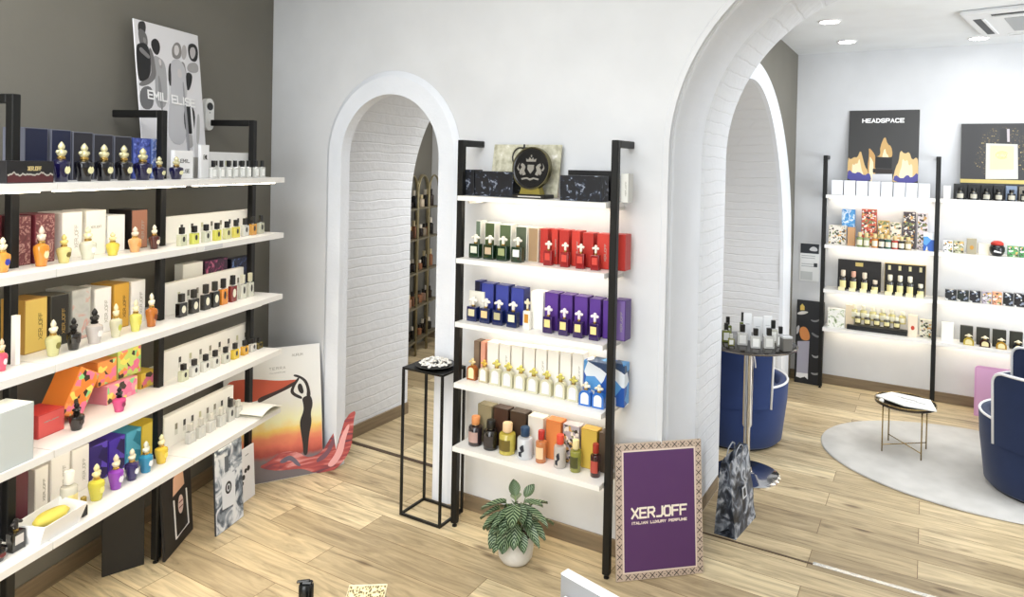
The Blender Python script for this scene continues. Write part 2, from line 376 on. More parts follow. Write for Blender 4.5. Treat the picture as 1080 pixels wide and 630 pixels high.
# skirting
bm = bmesh.new(); bbox(bm, -6.0, 0, -.012, 0, 0, .085, .003); o = mesh('baseboard_left', bm, M_SKIRT); struct(o)
o.matrix_world = Matrix.Translation((CX, CY, 0)) @ Matrix.Rotation(math.atan2(LW.y, LW.x), 4, 'Z')
struct(box_o('baseboard_back', SA[0] + .515, BA[0] - .985, WY - .014, WY, 0, .085, M_SKIRT, bev=.003))
struct(box_o('baseboard_corner', CX + .02, SA[0] - .515, WY - .014, WY, 0, .085, M_SKIRT, bev=.003))
struct(box_o('baseboard_passage', -3.39, -3.376, 3.16, 4.04, 0, .085, M_SKIRT, bev=.003))
struct(box_o('baseboard_reveal', BA[0] - .955, BA[0] - .942, 3.17, 4.08, 0, .085, M_SKIRT, bev=.003))
struct(box_o('baseboard_rear', RX, 3.2, RY - .014, RY, 0, .085, M_SKIRT, bev=.003))
struct(box_o('baseboard_rear_passage', -4.69, RX - 1., 5.916, 5.93, 0, .085, M_SKIRT, bev=.003))
# thresholds
struct(box_o('trim_4', -3.38, -2.2, 3.40, 3.43, 0, .004, mat('#4a3a2a', .6)))
struct(box_o('trim_5', -1.04, -.44, 3.535, 3.547, 0, .003, mat('#5c4a38', .6)))
struct(box_o('trim_6', -.44, .86, 3.535, 3.56, 0, .004, mat('#e8e6e0', .25, .6), bev=.001))
# wall fittings

# ------------------------------------------------------------------ shelf racks
def rack(name, label, post_x, d_post, shelves, zs, th, hpost, frame_m, arm, front, back, led=True, cat='shelf rack'):
    """local frame: x along the wall, y = 0 at the wall, negative y towards the room. post_x: posts; shelves: (x0, x1, notches)"""
    t = thing(name, label, cat); t.matrix_world = frame_m
    w = .017
    for x in post_x:
        bm = bmesh.new()
        bbox(bm, x - w, x + w, -d_post - .016, -d_post + .016, .018, hpost, .003)
        o = mesh('upright', bm, M_BLACK, t)
        a = box_o('wall_arm', x - w, x + w, -d_post + .016, -.002 if d_post < .3 else -.05, hpost - .034, hpost, M_BLACK, t, .003)
        mesh('foot', lathe(bmesh.new(), [(.013, 0), (.013, .006), (.006, .010), (.006, .02)], 12, x, -d_post), M_BLACK, t)
    for x0, x1 in shelves:
        for z in zs:
            # board with a notch where an upright passes through it
            cuts = [p for p in post_x if x0 < p < x1]
            pts = [(x0, -front), (x1, -front), (x1, -back)]
            for p in sorted(cuts, reverse=True): pts += [(p + w + .001, -back), (p + w + .001, -d_post - .018), (p - w - .001, -d_post - .018), (p - w - .001, -back)]
            pts += [(x0, -back)]
            bm = bmesh.new()
            prism(bm, [(a, b) for a, b in pts], 0, th, Matrix(((1, 0, 0, 0), (0, 0, 1, 0), (0, 1, 0, z - th), (0, 0, 0, 1))))
            bmesh.ops.recalc_face_normals(bm, faces=bm.faces)
            o = mesh('shelf_board', bm, M_SHELF, t)
            yl = -back - .05 if led == 'wall' else -front + .05
            if led: box_o('light_strip', x0 + .03, x1 - .03, yl - .009, yl + .009, z - th - .006, z - th - .0005, M_LED, o)
            for q in (x0 + .012, x1 - .012): box_o('bracket', q - .005, q + .005, -d_post + .02, -.002, z - th - .018, z - th - .0005, mat('#d8d6d0', .5), o)
    return t
zL = [1.797, 1.485, 1.139, .827, .494]; zM = [1.733, 1.412, 1.085, .772, .444]; zR = [1.695, 1.262, .877, .542]
rack('shelf_rack', 'long white shelf rack with black uprights along the taupe wall', [-.652, -1.338, -2.062, -2.80], .31, [(-1.303, -.60), (-2.035, -1.307), (-2.765, -2.039)], zL, .028, 2.115, ML, True, .48, .05, 'front')
rack('shelf_rack', 'single bay white shelf rack with black uprights on the white wall', [-2.112, -1.247], .185, [(-2.092, -1.266)], zM, .024, 2.02, Matrix.Translation((0, WY, 0)), True, .245, .03, 'wall')
rack('shelf_rack', 'white shelf rack with black uprights on the far wall of the second room', [-.785, .068, .93], .16, [(-.768, .052), (.084, .914)], zR, .028, 2.035, Matrix.Translation((0, RY, 0)), False, .225, .02, 'wall')
bm = bmesh.new(); bbox(bm, -1.26, -1.13, -.4845, -.4805, 1.462, 1.482, .001)
tag(mesh('price_strip', bm, mat('#d9dadb', .4)), 'pale price strip clipped to the edge of the second left shelf', 'price strip').matrix_world = ML
bm = bmesh.new(); bbox(bm, -.80, -.70, -.42, -.36, 1.085, 1.109, .004)
tag(mesh('sensor_box', bm, mat('#eeeeea', .4)), 'small white sensor box under the third shelf of the right bay', 'sensor').matrix_world = ML

# ------------------------------------------------------------------ bottles and cartons
GOLDC = mat('#c9a860', .25, .9)
def glass(c):
    r, g, b = [int(c[i:i + 2], 16) for i in (1, 3, 5)]
    lum = (r + g + b) / 765
    return mat(c, .08, 0, .35 if lum > .8 else (.15 if lum > .55 else 0.), 0, .6)
CLEAR = ()
def put(name, bm, m, t, sm=None): return mesh(name, bm, m, t, sm)
def amphora(t, w, h, c):
    r = w / 2
    put('body', lathe(bmesh.new(), [(r * .62, 0), (r * .68, h * .02), (r * .72, h * .1), (r * .95, h * .34), (r, h * .43), (r * .93, h * .5), (r * .5, h * .55), (r * .42, h * .56)], 20), mat('#fff8e6', .04, 0, .72) if c[0] in CLEAR else glass(c[0]), t, 40)
    if c[0] in CLEAR: put('liquid', lathe(bmesh.new(), [(r * .62, h * .02), (r * .68, h * .1), (r * .90, h * .34), (r * .93, h * .43), (r * .7, h * .49), (0, h * .5)], 18), mat(c[0], .2), t, 40)
    put('collar', lathe(bmesh.new(), [(r * .4, h * .56), (r * .44, h * .575), (r * .44, h * .615), (r * .34, h * .63)], 16), GOLDC if c[1][1] in 'cdef' else mat(c[1], .3, .4), t, 40)
    bm = lathe(bmesh.new(), [(r * .30, h * .63), (r * .46, h * .67), (r * .5, h * .71), (r * .34, h * .76), (r * .22, h * .79), (r * .34, h * .83), (r * .36, h * .88), (r * .2, h * .95), (0, h)], 14)
    put('cap', bm, mat(c[1], .3, .25), t, 40)
    bm = bmesh.new()
    for s in (-1, 1): lathe(bm, [(0, -h * .045), (r * .2, -h * .03), (r * .26, 0), (r * .16, h * .035), (0, h * .05)], 10, M=Matrix.Translation((s * r * .45, 0, h * .74)) @ Matrix.Rotation(s * .5, 4, 'Y'))
    put('cap_wing', bm, mat(c[1], .3, .25), t, True)
    bm = bmesh.new(); prism(bm, [(r * .33 * math.cos(a * PI / 8), h * .3 + h * .1 * math.sin(a * PI / 8)) for a in range(16)], -r * .96, -r * .5)
    put('label_plate', bm, mat(c[2], .4), t)
def square(t, w, h, c):
    r = w / 2
    bm = bmesh.new(); bbox(bm, -r, r, -r * .6, r * .6, 0, h * .60, w * .05, 2); put('body', bm, mat(c[0], .1, 0, 0, 0, .6), t)
    bm = bmesh.new(); bbox(bm, -r * .62, r * .62, -r * .6 - .0012, -r * .58, h * .22, h * .50); put('label_plate', bm, mat(c[2], .4), t)
    bm = lathe(bmesh.new(), [(r * .3, h * .6), (r * .34, h * .615), (r * .34, h * .66), (r * .24, h * .67)], 14); put('collar', bm, GOLDC, t, 40)
    bm = lathe(bmesh.new(), [(r * .24, h * .67), (r * .3, h * .74), (r * .28, h * .82), (r * .36, h * .9), (r * .3, h * .97), (0, h)], 14)
    put('stopper', bm, mat(c[1], .3), t, 40)
    bm = bmesh.new()
    for s in (-1, 1): lathe(bm, [(0, -h * .055), (r * .26, -h * .04), (r * .34, 0), (r * .24, h * .04), (0, h * .055)], 10, M=Matrix.Translation((s * r * .55, -r * .1, h * .86)) @ Matrix.Rotation(s * .45, 4, 'Y'))
    put('bow', bm, mat(c[1], .3), t, True)
def mini(t, w, h, c):
    r = w / 2
    bm = bmesh.new(); bbox(bm, -r * .94, r * .94, -r * .5, r * .5, 0, h * .60, w * .05, 2); put('body', bm, glass(c[0]), t)
    put('cap', bbox(bmesh.new(), -r * .45, r * .45, -r * .38, r * .38, h * .64, h, w * .03, 2), mat(c[1], .35), t)
    put('neck', lathe(bmesh.new(), [(r * .26, h * .6), (r * .26, h * .64)], 12), mat('#c8c8c8', .3, .8), t)
    if c[2] in ('oval', 'paleoval', 'disc'):
        a, b, z = (.3, .15, .36) if c[2] != 'disc' else (.46, .16, .33)
        bm = bmesh.new(); prism(bm, [(r * a * 1.1 * math.cos(k * PI / 8), h * z + h * b * math.sin(k * PI / 8)) for k in range(16)], -r * .5 - .001, -r * .48)
        put('label_plate', bm, mat({'oval': '#15130f', 'paleoval': '#c4c2b8', 'disc': '#e6e2cc'}[c[2]], .5), t)
    else: put('label_plate', bbox(bmesh.new(), -r * .6, r * .6, -r * .5 - .001, -r * .48, h * .1, h * .5), mat('#f4f4f0', .5), t)
def tomb(t, w, h, c):
    r = w / 2; H = h * .66
    pts = [(-r, 0), (r, 0)] + [(r * math.cos(a * PI / 10), H - r * .9 + r * .9 * math.sin(a * PI / 10)) for a in range(0, 11)]
    put('body', prism(bmesh.new(), pts, -r * .5, r * .5), glass(c[0]), t)
    pts = [(-r * .66, h * .08), (r * .66, h * .08)] + [(r * .66 * math.cos(a * PI / 8), H - r * .95 + r * .6 * math.sin(a * PI / 8)) for a in range(0, 9)]
    put('label_plate', prism(bmesh.new(), pts, -r * .5 - .0012, -r * .49), mat(c[2], .4), t)
    put('collar', lathe(bmesh.new(), [(r * .34, H - .002), (r * .34, h * .72)], 12), GOLDC, t, 40)
    bm = lathe(bmesh.new(), [(r * .3, h * .72), (r * .4, h * .78), (r * .3, h * .86), (r * .3, h * .93), (0, h)], 12)
    for s in (-1, 1): lathe(bm, [(0, -h * .05), (r * .24, -h * .03), (r * .3, 0), (r * .2, h * .04), (0, h * .05)], 10, M=Matrix.Translation((s * r * .5, -r * .1, h * .82)) @ Matrix.Rotation(s * .5, 4, 'Y'))
    put('cap', bm, mat(c[1], .3, .3), t, 40)
def cyl(t, w, h, c):
    r = w / 2
    put('body', lathe(bmesh.new(), [(r * .92, 0), (r, h * .02), (r, h * .63), (r * .92, h * .66), (r * .4, h * .68)], 20), glass(c[0]), t, 40)
    put('cap', lathe(bmesh.new(), [(r * .56, h * .715), (r * .6, h * .73), (r * .6, h * .975), (r * .54, h)], 18), mat(c[1], .4), t, 40)
    put('collar', lathe(bmesh.new(), [(r * .36, h * .67), (r * .36, h * .72)], 14), mat('#c0b8a0', .3, .8), t, 40)
    if c[2] == 'ink':
        bm = bmesh.new(); prism(bm, [(-r * .3, h * .12), (r * .1, h * .1), (r * .05, h * .22), (r * .42, h * .3), (r * .3, h * .5), (0, h * .46), (-r * .2, h * .38), (0, h * .28), (-r * .36, h * .24)], -r * 1.02, -r * .8)
        put('ink_mark', bm, mat('#1c2230', .5), t)
    else:
        bm = bmesh.new(); n = 10; 
        a = [bm.verts.new((r * 1.01 * math.sin(math.radians(-50 + 100 * i / n)), -r * 1.01 * math.cos(math.radians(-50 + 100 * i / n)), h * .14)) for i in range(n + 1)]
        b = [bm.verts.new((v.co.x, v.co.y, h * .5)) for v in a]
        for i in range(n): bm.faces.new((a[i], a[i + 1], b[i + 1], b[i]))
        put('label_plate', bm, mat(c[2], .45), t)
def skull(t, w, h, c):
    r = w / 2
    put('body', lathe(bmesh.new(), [(r * .5, 0), (r * .8, h * .12), (r, h * .35), (r * .98, h * .55), (r * .8, h * .72), (r * .4, h * .82)], 20), mat(c[0], .2), t, True)
    put('cap', lathe(bmesh.new(), [(r * .85, h * .72), (r * .8, h * .86), (r * .5, h * .97), (0, h)], 20), mat(c[1], .5), t, True)
    bm = bmesh.new(); prism(bm, [(-r * .5, h * .28), (r * .4, h * .22), (r * .5, h * .3), (-r * .4, h * .4)], -r * .99, -r * .8); put('white_mark', bm, mat(c[2], .5), t)
BK = dict(amphora=amphora, square=square, mini=mini, tomb=tomb, cyl=cyl, skull=skull)
def carton(t, w, d, h, c):
    body, pr, txt = c
    y = -d / 2
    b = put('shell', bbox(bmesh.new(), -w / 2, w / 2, -d / 2, d / 2, 0, h, min(.0015, w * .1), 2), print_mat(pr, body) if pr in ('butterfly', 'coast', 'mosaicd') else mat(body, .4), t)
    e = min(.0035, w * .09)
    f = put('front_print', bbox(bmesh.new(), -w / 2 + e, w / 2 - e, y - .0008, y + .001, e, h - e), print_mat(pr, body), t)
    f.data.update()
    if pr == 'emblem':
        bm = bmesh.new(); prism(bm, [(w * .2 * math.cos(k * PI / 8), h * .42 + w * .26 * math.sin(k * PI / 8)) for k in range(16)], y - .0016, y); put('emblem', bm, mat('#b8862c' if body != '#f0e0c8' else '#c84028', .4), t)
    dark = pr.startswith('#') and sum(int(pr[i:i + 2], 16) for i in (1, 3, 5)) < 260
    ink = mat('#c8a860', .35, .5) if dark else (mat('#4a3a1c', .5) if pr in ('#e2c468', '#d8a840') else mat('#a8a69e' if not pr in ('#e04a34',) else '#f6d8d0', .5))
    if txt.startswith('V:'):
        strokes(txt[2:], w * .10, w * .28, h * .22, h * .72, .0017, ink, t, y - .001, .0004, vert=True)
    elif txt.startswith('H:') and txt[2:]:
        strokes(txt[2:], -w * .28, w * .28, h * .6, h * .655, .0013, ink, t, y - .001, .0004)
    elif txt.startswith('#'): strokes('XERJOFF', -w * .08, w * .22, h * .56, h * .76, .003, mat('#d8c48a', .4, .4), t, y - .001, .0005)
    elif txt:
        for i, s in enumerate(txt.split('/')): strokes(s, -w * .2, w * .3, h * (.56 - .36 * i), h * (.7 - .36 * i), .0028, mat('#2a2a2a', .5), t, y - .001, .0004)
NAMES = dict(amphora='perfume_bottle', square='perfume_bottle', mini='tester_bottle', tomb='perfume_bottle', cyl='perfume_bottle', skull='round_figurine')
ITEMS = [
 ('box', -2.767, 1.209, 1.797, 107.53, 0.1784, 0.07, 0.0775, ('#1c1a1c', 'ridge', '#d8c48a'), 'low black box with white mountain ridge print and red base on the top left shelf', ''),
 ('box', -2.996, 1.317, 1.797, 107.53, 0.0975, 0.1, 0.2017, ('#6a6c78', '#141b3a', ''), 'tall navy box with grey edging, first from the left, top shelf', 'grey edged boxes on the top left shelf'),
 ('box', -3.027, 1.418, 1.797, 107.53, 0.0885, 0.1, 0.2002, ('#6a6c78', '#141b3a', ''), 'tall navy box with grey edging, second from the left, top shelf', 'grey edged boxes on the top left shelf'),
 ('box', -3.058, 1.514, 1.797, 107.53, 0.095, 0.1, 0.196, ('#6a6c78', '#26252e', ''), 'tall charcoal box with grey edging, third from the left, top shelf', 'grey edged boxes on the top left shelf'),
 ('box', -3.088, 1.61, 1.797, 107.53, 0.097, 0.1, 0.191, ('#6a6c78', '#26252e', ''), 'tall charcoal box with grey edging, fourth from the left, top shelf', 'grey edged boxes on the top left shelf'),
 ('box', -3.12, 1.71, 1.797, 107.53, 0.0936, 0.1, 0.1877, ('#6a6c78', '#26252e', ''), 'tall charcoal box with grey edging, fifth from the left, top shelf', 'grey edged boxes on the top left shelf'),
 ('box', -3.152, 1.813, 1.797, 107.53, 0.1002, 0.1, 0.1839, ('#4a5aa0', 'nebula', ''), 'violet blue box between charcoal boxes and pale blue starry box, top left shelf', ''),
 ('box', -3.182, 1.909, 1.797, 107.53, 0.0889, 0.1, 0.1837, ('#6f86c8', 'star', ''), 'pale blue box with white star lines beside the raised post, top left shelf', ''),
 ('amphora', -2.832, 1.363, 1.797, 107.53, 0.064, 0, 0.1528, ('#15123a', '#d9d2a8', '#e8e2b0'), 'large navy amphora bottle with gold cap, nearest the black ridge print box', 'dark amphora bottles on the top left shelf'),
 ('amphora', -2.862, 1.459, 1.797, 107.53, 0.0701, 0, 0.1493, ('#0d0c12', '#d9d2a8', '#e8e2b0'), 'black amphora bottle in front of the second navy box, top left shelf', 'dark amphora bottles on the top left shelf'),
 ('amphora', -2.89, 1.548, 1.797, 107.53, 0.0687, 0, 0.1487, ('#0d0c12', '#d9d2a8', '#e8e2b0'), 'black amphora bottle in front of the third tall box, top left shelf', 'dark amphora bottles on the top left shelf'),
 ('amphora', -2.921, 1.644, 1.797, 107.53, 0.0672, 0, 0.1482, ('#0d0c12', '#d9d2a8', '#e8e2b0'), 'black amphora bottle in front of the fourth tall box, top left shelf', 'dark amphora bottles on the top left shelf'),
 ('amphora', -2.952, 1.742, 1.797, 107.53, 0.0737, 0, 0.1392, ('#15123a', '#d9d2a8', '#e8e2b0'), 'navy amphora bottle in front of the violet blue box, top left shelf', 'dark amphora bottles on the top left shelf'),
 ('amphora', -2.98, 1.832, 1.797, 107.53, 0.0549, 0, 0.1039, ('#15123a', '#d9d2a8', '#e8e2b0'), 'small navy bottle with white slash in front of the pale blue box', 'dark amphora bottles on the top left shelf'),
 ('amphora', -3.011, 1.932, 1.797, 107.53, 0.0611, 0, 0.1056, ('#15123a', '#d9d2a8', '#e8e2b0'), 'small cobalt bottle standing alone beside the white name card', 'dark amphora bottles on the top left shelf'),
 ('box', -3.089, 2.011, 1.797, 107.53, 0.1264, 0.02, 0.1335, ('#f2f2f2', '#f4f4f4', 'EMIL/ELISE'), 'white card block with a two line name next to the cobalt bottle', ''),
 ('box', -3.208, 2.173, 1.797, 107.53, 0.0902, 0.03, 0.1037, ('#a8a6a0', '#9c9a94', ''), 'grey panel leaning behind the tilted white card, top left shelf', ''),
 ('box', -3.131, 2.151, 1.797, 107.53, 0.062, 0.015, 0.1653, ('#eeeeee', '#f4f4f4', 'EMIL'), 'small tilted white card with black letters, top left shelf', ''),
 ('box', -3.297, 2.413, 1.797, 107.53, 0.349, 0.03, 0.1328, ('#f0f0ee', '#f0f0ee', ''), 'white display backing behind a row of small white bottles, top left shelf', ''),
 ('mini', -3.088, 2.174, 1.797, 107.53, 0.0339, 0, 0.0886, ('#f4f4ee', '#0c0c0c', '#e9e9d0'), 'small white bottle with square black cap, first from the left in the top row', 'small white bottles on the top left shelf'),
 ('mini', -3.106, 2.232, 1.797, 107.53, 0.0345, 0, 0.0892, ('#f4f4ee', '#0c0c0c', '#e9e9d0'), 'small white bottle with square black cap, second from the left in the top row', 'small white bottles on the top left shelf'),
 ('mini', -3.123, 2.285, 1.797, 107.53, 0.035, 0, 0.0898, ('#f4f4ee', '#0c0c0c', '#e9e9d0'), 'small white bottle with square black cap, third from the left in the top row', 'small white bottles on the top left shelf'),
 ('mini', -3.139, 2.335, 1.797, 107.53, 0.0355, 0, 0.0903, ('#f4f4ee', '#0c0c0c', '#e9e9d0'), 'small white bottle with square black cap, fourth from the left in the top row', 'small white bottles on the top left shelf'),
 ('mini', -3.157, 2.391, 1.797, 107.53, 0.0361, 0, 0.0909, ('#f4f4ee', '#0c0c0c', '#e9e9d0'), 'small white bottle with square black cap, fifth from the left in the top row', 'small white bottles on the top left shelf'),
 ('mini', -3.172, 2.441, 1.797, 107.53, 0.0366, 0, 0.0915, ('#f4f4ee', '#0c0c0c', '#e9e9d0'), 'small white bottle with square black cap, sixth from the left in the top row', 'small white bottles on the top left shelf'),
 ('mini', -3.192, 2.505, 1.797, 107.53, 0.0372, 0, 0.0922, ('#f4f4ee', '#0c0c0c', '#e9e9d0'), 'small white bottle with square black cap, seventh from the left in the top row', 'small white bottles on the top left shelf'),
 ('mini', -3.209, 2.558, 1.797, 107.53, 0.0378, 0, 0.0927, ('#f4f4ee', '#0c0c0c', '#e9e9d0'), 'small white bottle with square black cap, eighth from the left in the top row', 'small white bottles on the top left shelf'),
 ('amphora', -2.801, 1.165, 1.485, 107.53, 0.0496, 0, 0.1233, ('#e0a040', '#efe6c8', '#2c3aa0'), 'round amber bottle cut by the left edge on the second shelf', ''),
 ('box', -2.95, 1.174, 1.485, 107.53, 0.0348, 0.1, 0.1925, ('#5c1f26', '#6a2a32', ''), 'dark maroon box cut by the left edge behind the amber bottle', ''),
 ('box', -2.967, 1.261, 1.485, 107.53, 0.0525, 0.12, 0.1838, ('#6b3a3e', 'swirl', ''), 'maroon box with pale swirls right beside the rack post', ''),
 ('box', -2.992, 1.341, 1.485, 107.53, 0.0838, 0.12, 0.1853, ('#7b3340', 'swirl', ''), 'wider maroon box with gilded bird print, second shelf', ''),
 ('box', -3.029, 1.456, 1.485, 107.53, 0.0915, 0.12, 0.1849, ('#f3f1ec', '#fbfaf6', 'V:XERJOFF'), 'white box with vertical lettering beside the maroon boxes', ''),
 ('box', -3.063, 1.564, 1.485, 107.53, 0.099, 0.12, 0.1857, ('#f5f2ea', '#fbf9f2', 'H:XERJOFF'), 'tallest white box with small horizontal lettering, second shelf', ''),
 ('box', -3.085, 1.667, 1.485, 107.53, 0.0911, 0.1, 0.1588, ('#eef0f0', '#f6f8f8', ''), 'shorter blank white box beside the black and copper box', ''),
 ('box', -3.134, 1.787, 1.485, 107.53, 0.0935, 0.12, 0.1757, ('#1a1210', '#a8745c', 'V:XERJOFF'), 'black box with copper face in the right end of the middle bay', ''),
 ('amphora', -2.845, 1.306, 1.485, 107.53, 0.0526, 0, 0.1508, ('#d98a2a', '#e8d8c8', '#f0e0b0'), 'amber cut glass bottle in front of the maroon bird box', 'amphora bottles on the second left shelf'),
 ('amphora', -2.873, 1.396, 1.485, 107.53, 0.0508, 0, 0.1104, ('#e8dc90', '#d8c878', '#6c5c20'), 'pale gold bottle in front of the maroon and white boxes', 'amphora bottles on the second left shelf'),
 ('amphora', -2.906, 1.499, 1.485, 107.53, 0.0604, 0, 0.1304, ('#f4f4e0', '#efe8c0', '#f8f8f0'), 'large frosted clear bottle in front of the tallest white box', 'amphora bottles on the second left shelf'),
 ('amphora', -2.943, 1.615, 1.485, 107.53, 0.0512, 0, 0.0966, ('#ecd850', '#e8dca0', '#d8c040'), 'yellow bottle in front of the shorter blank white box', 'amphora bottles on the second left shelf'),
 ('amphora', -2.978, 1.728, 1.485, 107.53, 0.0533, 0, 0.1104, ('#e8b070', '#f2e6d4', '#d89040'), 'pale amber bottle in front of the black and copper box', 'amphora bottles on the second left shelf'),
 ('amphora', -3.012, 1.834, 1.485, 107.53, 0.0468, 0, 0.1096, ('#4a1c10', '#f0ead8', '#e8d8c0'), 'small dark brown bottle with white cap beside the post, second shelf', 'amphora bottles on the second left shelf'),
 ('box', -3.254, 2.279, 1.485, 107.53, 0.666, 0.03, 0.1275, ('#f6f5f0', '#f8f7f2', ''), 'long white display backing on the second shelf of the right bay', ''),
 ('mini', -3.025, 1.973, 1.485, 107.53, 0.0465, 0, 0.0864, ('#eef0d0', '#161412', 'oval'), 'small square tester bottle with black oval, first from the left on the second shelf', 'square tester bottles on the second shelf'),
 ('mini', -3.049, 2.052, 1.485, 107.53, 0.0463, 0, 0.0867, ('#e8ea70', '#161412', 'oval'), 'small square tester bottle with black oval, second from the left on the second shelf', 'square tester bottles on the second shelf'),
 ('mini', -3.074, 2.131, 1.485, 107.53, 0.046, 0, 0.0873, ('#f2f4e0', '#161412', 'oval'), 'small square tester bottle with black oval, third from the left on the second shelf', 'square tester bottles on the second shelf'),
 ('mini', -3.099, 2.208, 1.485, 107.53, 0.0457, 0, 0.0884, ('#e6e460', '#161412', 'oval'), 'small square tester bottle with black oval, fourth from the left on the second shelf', 'square tester bottles on the second shelf'),
 ('mini', -3.122, 2.281, 1.485, 107.53, 0.0452, 0, 0.0902, ('#eeeeb0', '#161412', 'oval'), 'small square tester bottle with black oval, fifth from the left on the second shelf', 'square tester bottles on the second shelf'),
 ('mini', -3.144, 2.35, 1.485, 107.53, 0.0446, 0, 0.0926, ('#e8dc60', '#161412', 'oval'), 'small square tester bottle with black oval, sixth from the left on the second shelf', 'square tester bottles on the second shelf'),
 ('mini', -3.166, 2.422, 1.485, 107.53, 0.044, 0, 0.0951, ('#f2f2ea', '#161412', 'oval'), 'small square tester bottle with black oval, seventh from the left on the second shelf', 'square tester bottles on the second shelf'),
 ('mini', -3.187, 2.488, 1.485, 107.53, 0.0433, 0, 0.0984, ('#dca040', '#161412', 'oval'), 'small square tester bottle with black oval, eighth from the left on the second shelf', 'square tester bottles on the second shelf'),
 ('mini', -3.208, 2.554, 1.485, 107.53, 0.0425, 0, 0.102, ('#d8d8c0', '#161412', 'oval'), 'small square tester bottle with black oval, ninth from the left on the second shelf', 'square tester bottles on the second shelf'),
 ('amphora', -2.801, 1.166, 1.139, 107.53, 0.0364, 0, 0.1143, ('#e2506a', '#e8d0b0', '#f0e0e0'), 'pink red bottle cut by the left edge on the third shelf', ''),
 ('box', -3.015, 1.328, 1.139, 107.53, 0.0948, 0.11, 0.207, ('#b78a3c', '#e2c468', 'V:XERJOFF'), 'large gold box with black vertical lettering, third shelf', ''),
 ('box', -2.841, 1.225, 1.139, 107.53, 0.0198, 0.02, 0.179, ('#f2efe8', '#f8f6f0', ''), 'thin white card leaning before the large gold box', ''),
 ('box', -3.051, 1.425, 1.139, 107.53, 0.0809, 0.12, 0.2027, ('#55544c', '#23221f', 'V:XERJOFF'), 'black box with gold lettering between the gold and silver boxes', ''),
 ('box', -3.085, 1.518, 1.139, 107.53, 0.0913, 0.13, 0.2083, ('#a9a9a4', 'silver', ''), 'silver grey box with faint red figure, third shelf', ''),
 ('box', -3.118, 1.621, 1.139, 107.53, 0.086, 0.13, 0.1938, ('#f0eeea', '#fafafa', 'V:XERJOFF'), 'white box behind the black and white amphora bottle, third shelf', ''),
 ('box', -3.143, 1.716, 1.139, 107.53, 0.0865, 0.12, 0.1979, ('#b98c34', '#d8a840', 'V:XERJOFF'), 'narrow amber gold box between two white boxes, third shelf', ''),
 ('box', -3.171, 1.807, 1.139, 107.53, 0.0835, 0.12, 0.1951, ('#f0eeea', '#fafafa', 'V:XERJOFF'), 'white box at the right end of the middle bay, third shelf', ''),
 ('amphora', -2.861, 1.357, 1.139, 107.53, 0.0537, 0, 0.1373, ('#ece8a8', '#f0ead0', '#7a7430'), 'clear gold bottle with dark medallion before the large gold box', 'amphora bottles on the third left shelf'),
 ('amphora', -2.888, 1.442, 1.139, 107.53, 0.0518, 0, 0.1255, ('#1a1614', '#0f0d0c', '#3a3430'), 'all black amphora bottle before the silver box', 'amphora bottles on the third left shelf'),
 ('amphora', -2.917, 1.534, 1.139, 107.53, 0.0613, 0, 0.1433, ('#cfc6c0', '#1a1818', '#f4ece6'), 'silver and white amphora bottle with black cap, third shelf', 'amphora bottles on the third left shelf'),
 ('amphora', -2.949, 1.636, 1.139, 107.53, 0.0477, 0, 0.1419, ('#f0eccc', '#efe6c0', '#b8bc50'), 'small clear gold bottle before the narrow amber gold box', 'amphora bottles on the third left shelf'),
 ('amphora', -2.982, 1.738, 1.139, 107.53, 0.0494, 0, 0.1378, ('#e6e070', '#efe8c4', '#d8cc50'), 'pale yellow bottle before the right end white box, third shelf', 'amphora bottles on the third left shelf'),
 ('amphora', -3.009, 1.824, 1.139, 107.53, 0.0509, 0, 0.1508, ('#b86a20', '#f4ead4', '#7a3a10'), 'amber bottle with cream cap beside the post, third shelf', 'amphora bottles on the third left shelf'),
 ('box', -3.338, 2.219, 1.139, 107.53, 0.1484, 0.05, 0.2116, ('#f0efe8', '#f6f6f0', ''), 'white carton with faint green print behind the display, third shelf', ''),
 ('box', -3.447, 2.431, 1.139, 107.53, 0.1899, 0.05, 0.1989, ('#3a2038', 'magenta', ''), 'dark box with magenta bloom print behind the display, third shelf', ''),
 ('box', -3.515, 2.646, 1.139, 107.53, 0.1949, 0.05, 0.1807, ('#1e1e30', 'bluenight', ''), 'night blue box with white lettering behind the display, third shelf', ''),
 ('box', -3.244, 2.246, 1.139, 107.53, 0.5976, 0.03, 0.1536, ('#f6f5f0', '#f8f7f2', ''), 'long white display backing on the third shelf of the right bay', ''),
 ('mini', -3.078, 2.011, 1.139, 107.53, 0.0542, 0, 0.1101, ('#16120f', '#2a2620', 'disc'), 'black tester with white disc, first from the left on the third shelf', 'tester bottles on the third shelf'),
 ('mini', -3.104, 2.091, 1.139, 107.53, 0.0532, 0, 0.1159, ('#16120f', '#2a2620', 'disc'), 'black tester with white disc, second from the left on the third shelf', 'tester bottles on the third shelf'),
 ('mini', -3.129, 2.172, 1.139, 107.53, 0.0521, 0, 0.1273, ('#16120f', '#2a2620', 'disc'), 'black tester with white disc, third from the left on the third shelf', 'tester bottles on the third shelf'),
 ('mini', -3.149, 2.236, 1.139, 107.53, 0.0507, 0, 0.1307, ('#16120f', '#2a2620', 'disc'), 'black tester with white disc, fourth from the left on the third shelf', 'tester bottles on the third shelf'),
 ('mini', -3.169, 2.299, 1.139, 107.53, 0.0492, 0, 0.1348, ('#e8902e', '#1a1412', 'oval'), 'orange tester bottle beside the black disc testers, third shelf', 'tester bottles on the third shelf'),
 ('mini', -3.192, 2.372, 1.139, 107.53, 0.0477, 0, 0.1403, ('#7a1c14', '#16120f', 'disc'), 'dark red tester bottle with pale disc, third shelf', 'tester bottles on the third shelf'),
 ('mini', -3.218, 2.452, 1.139, 107.53, 0.0462, 0, 0.13, ('#f2f2e4', '#d8d4c0', 'oval'), 'white tester bottle second from the right end, third shelf', 'tester bottles on the third shelf'),
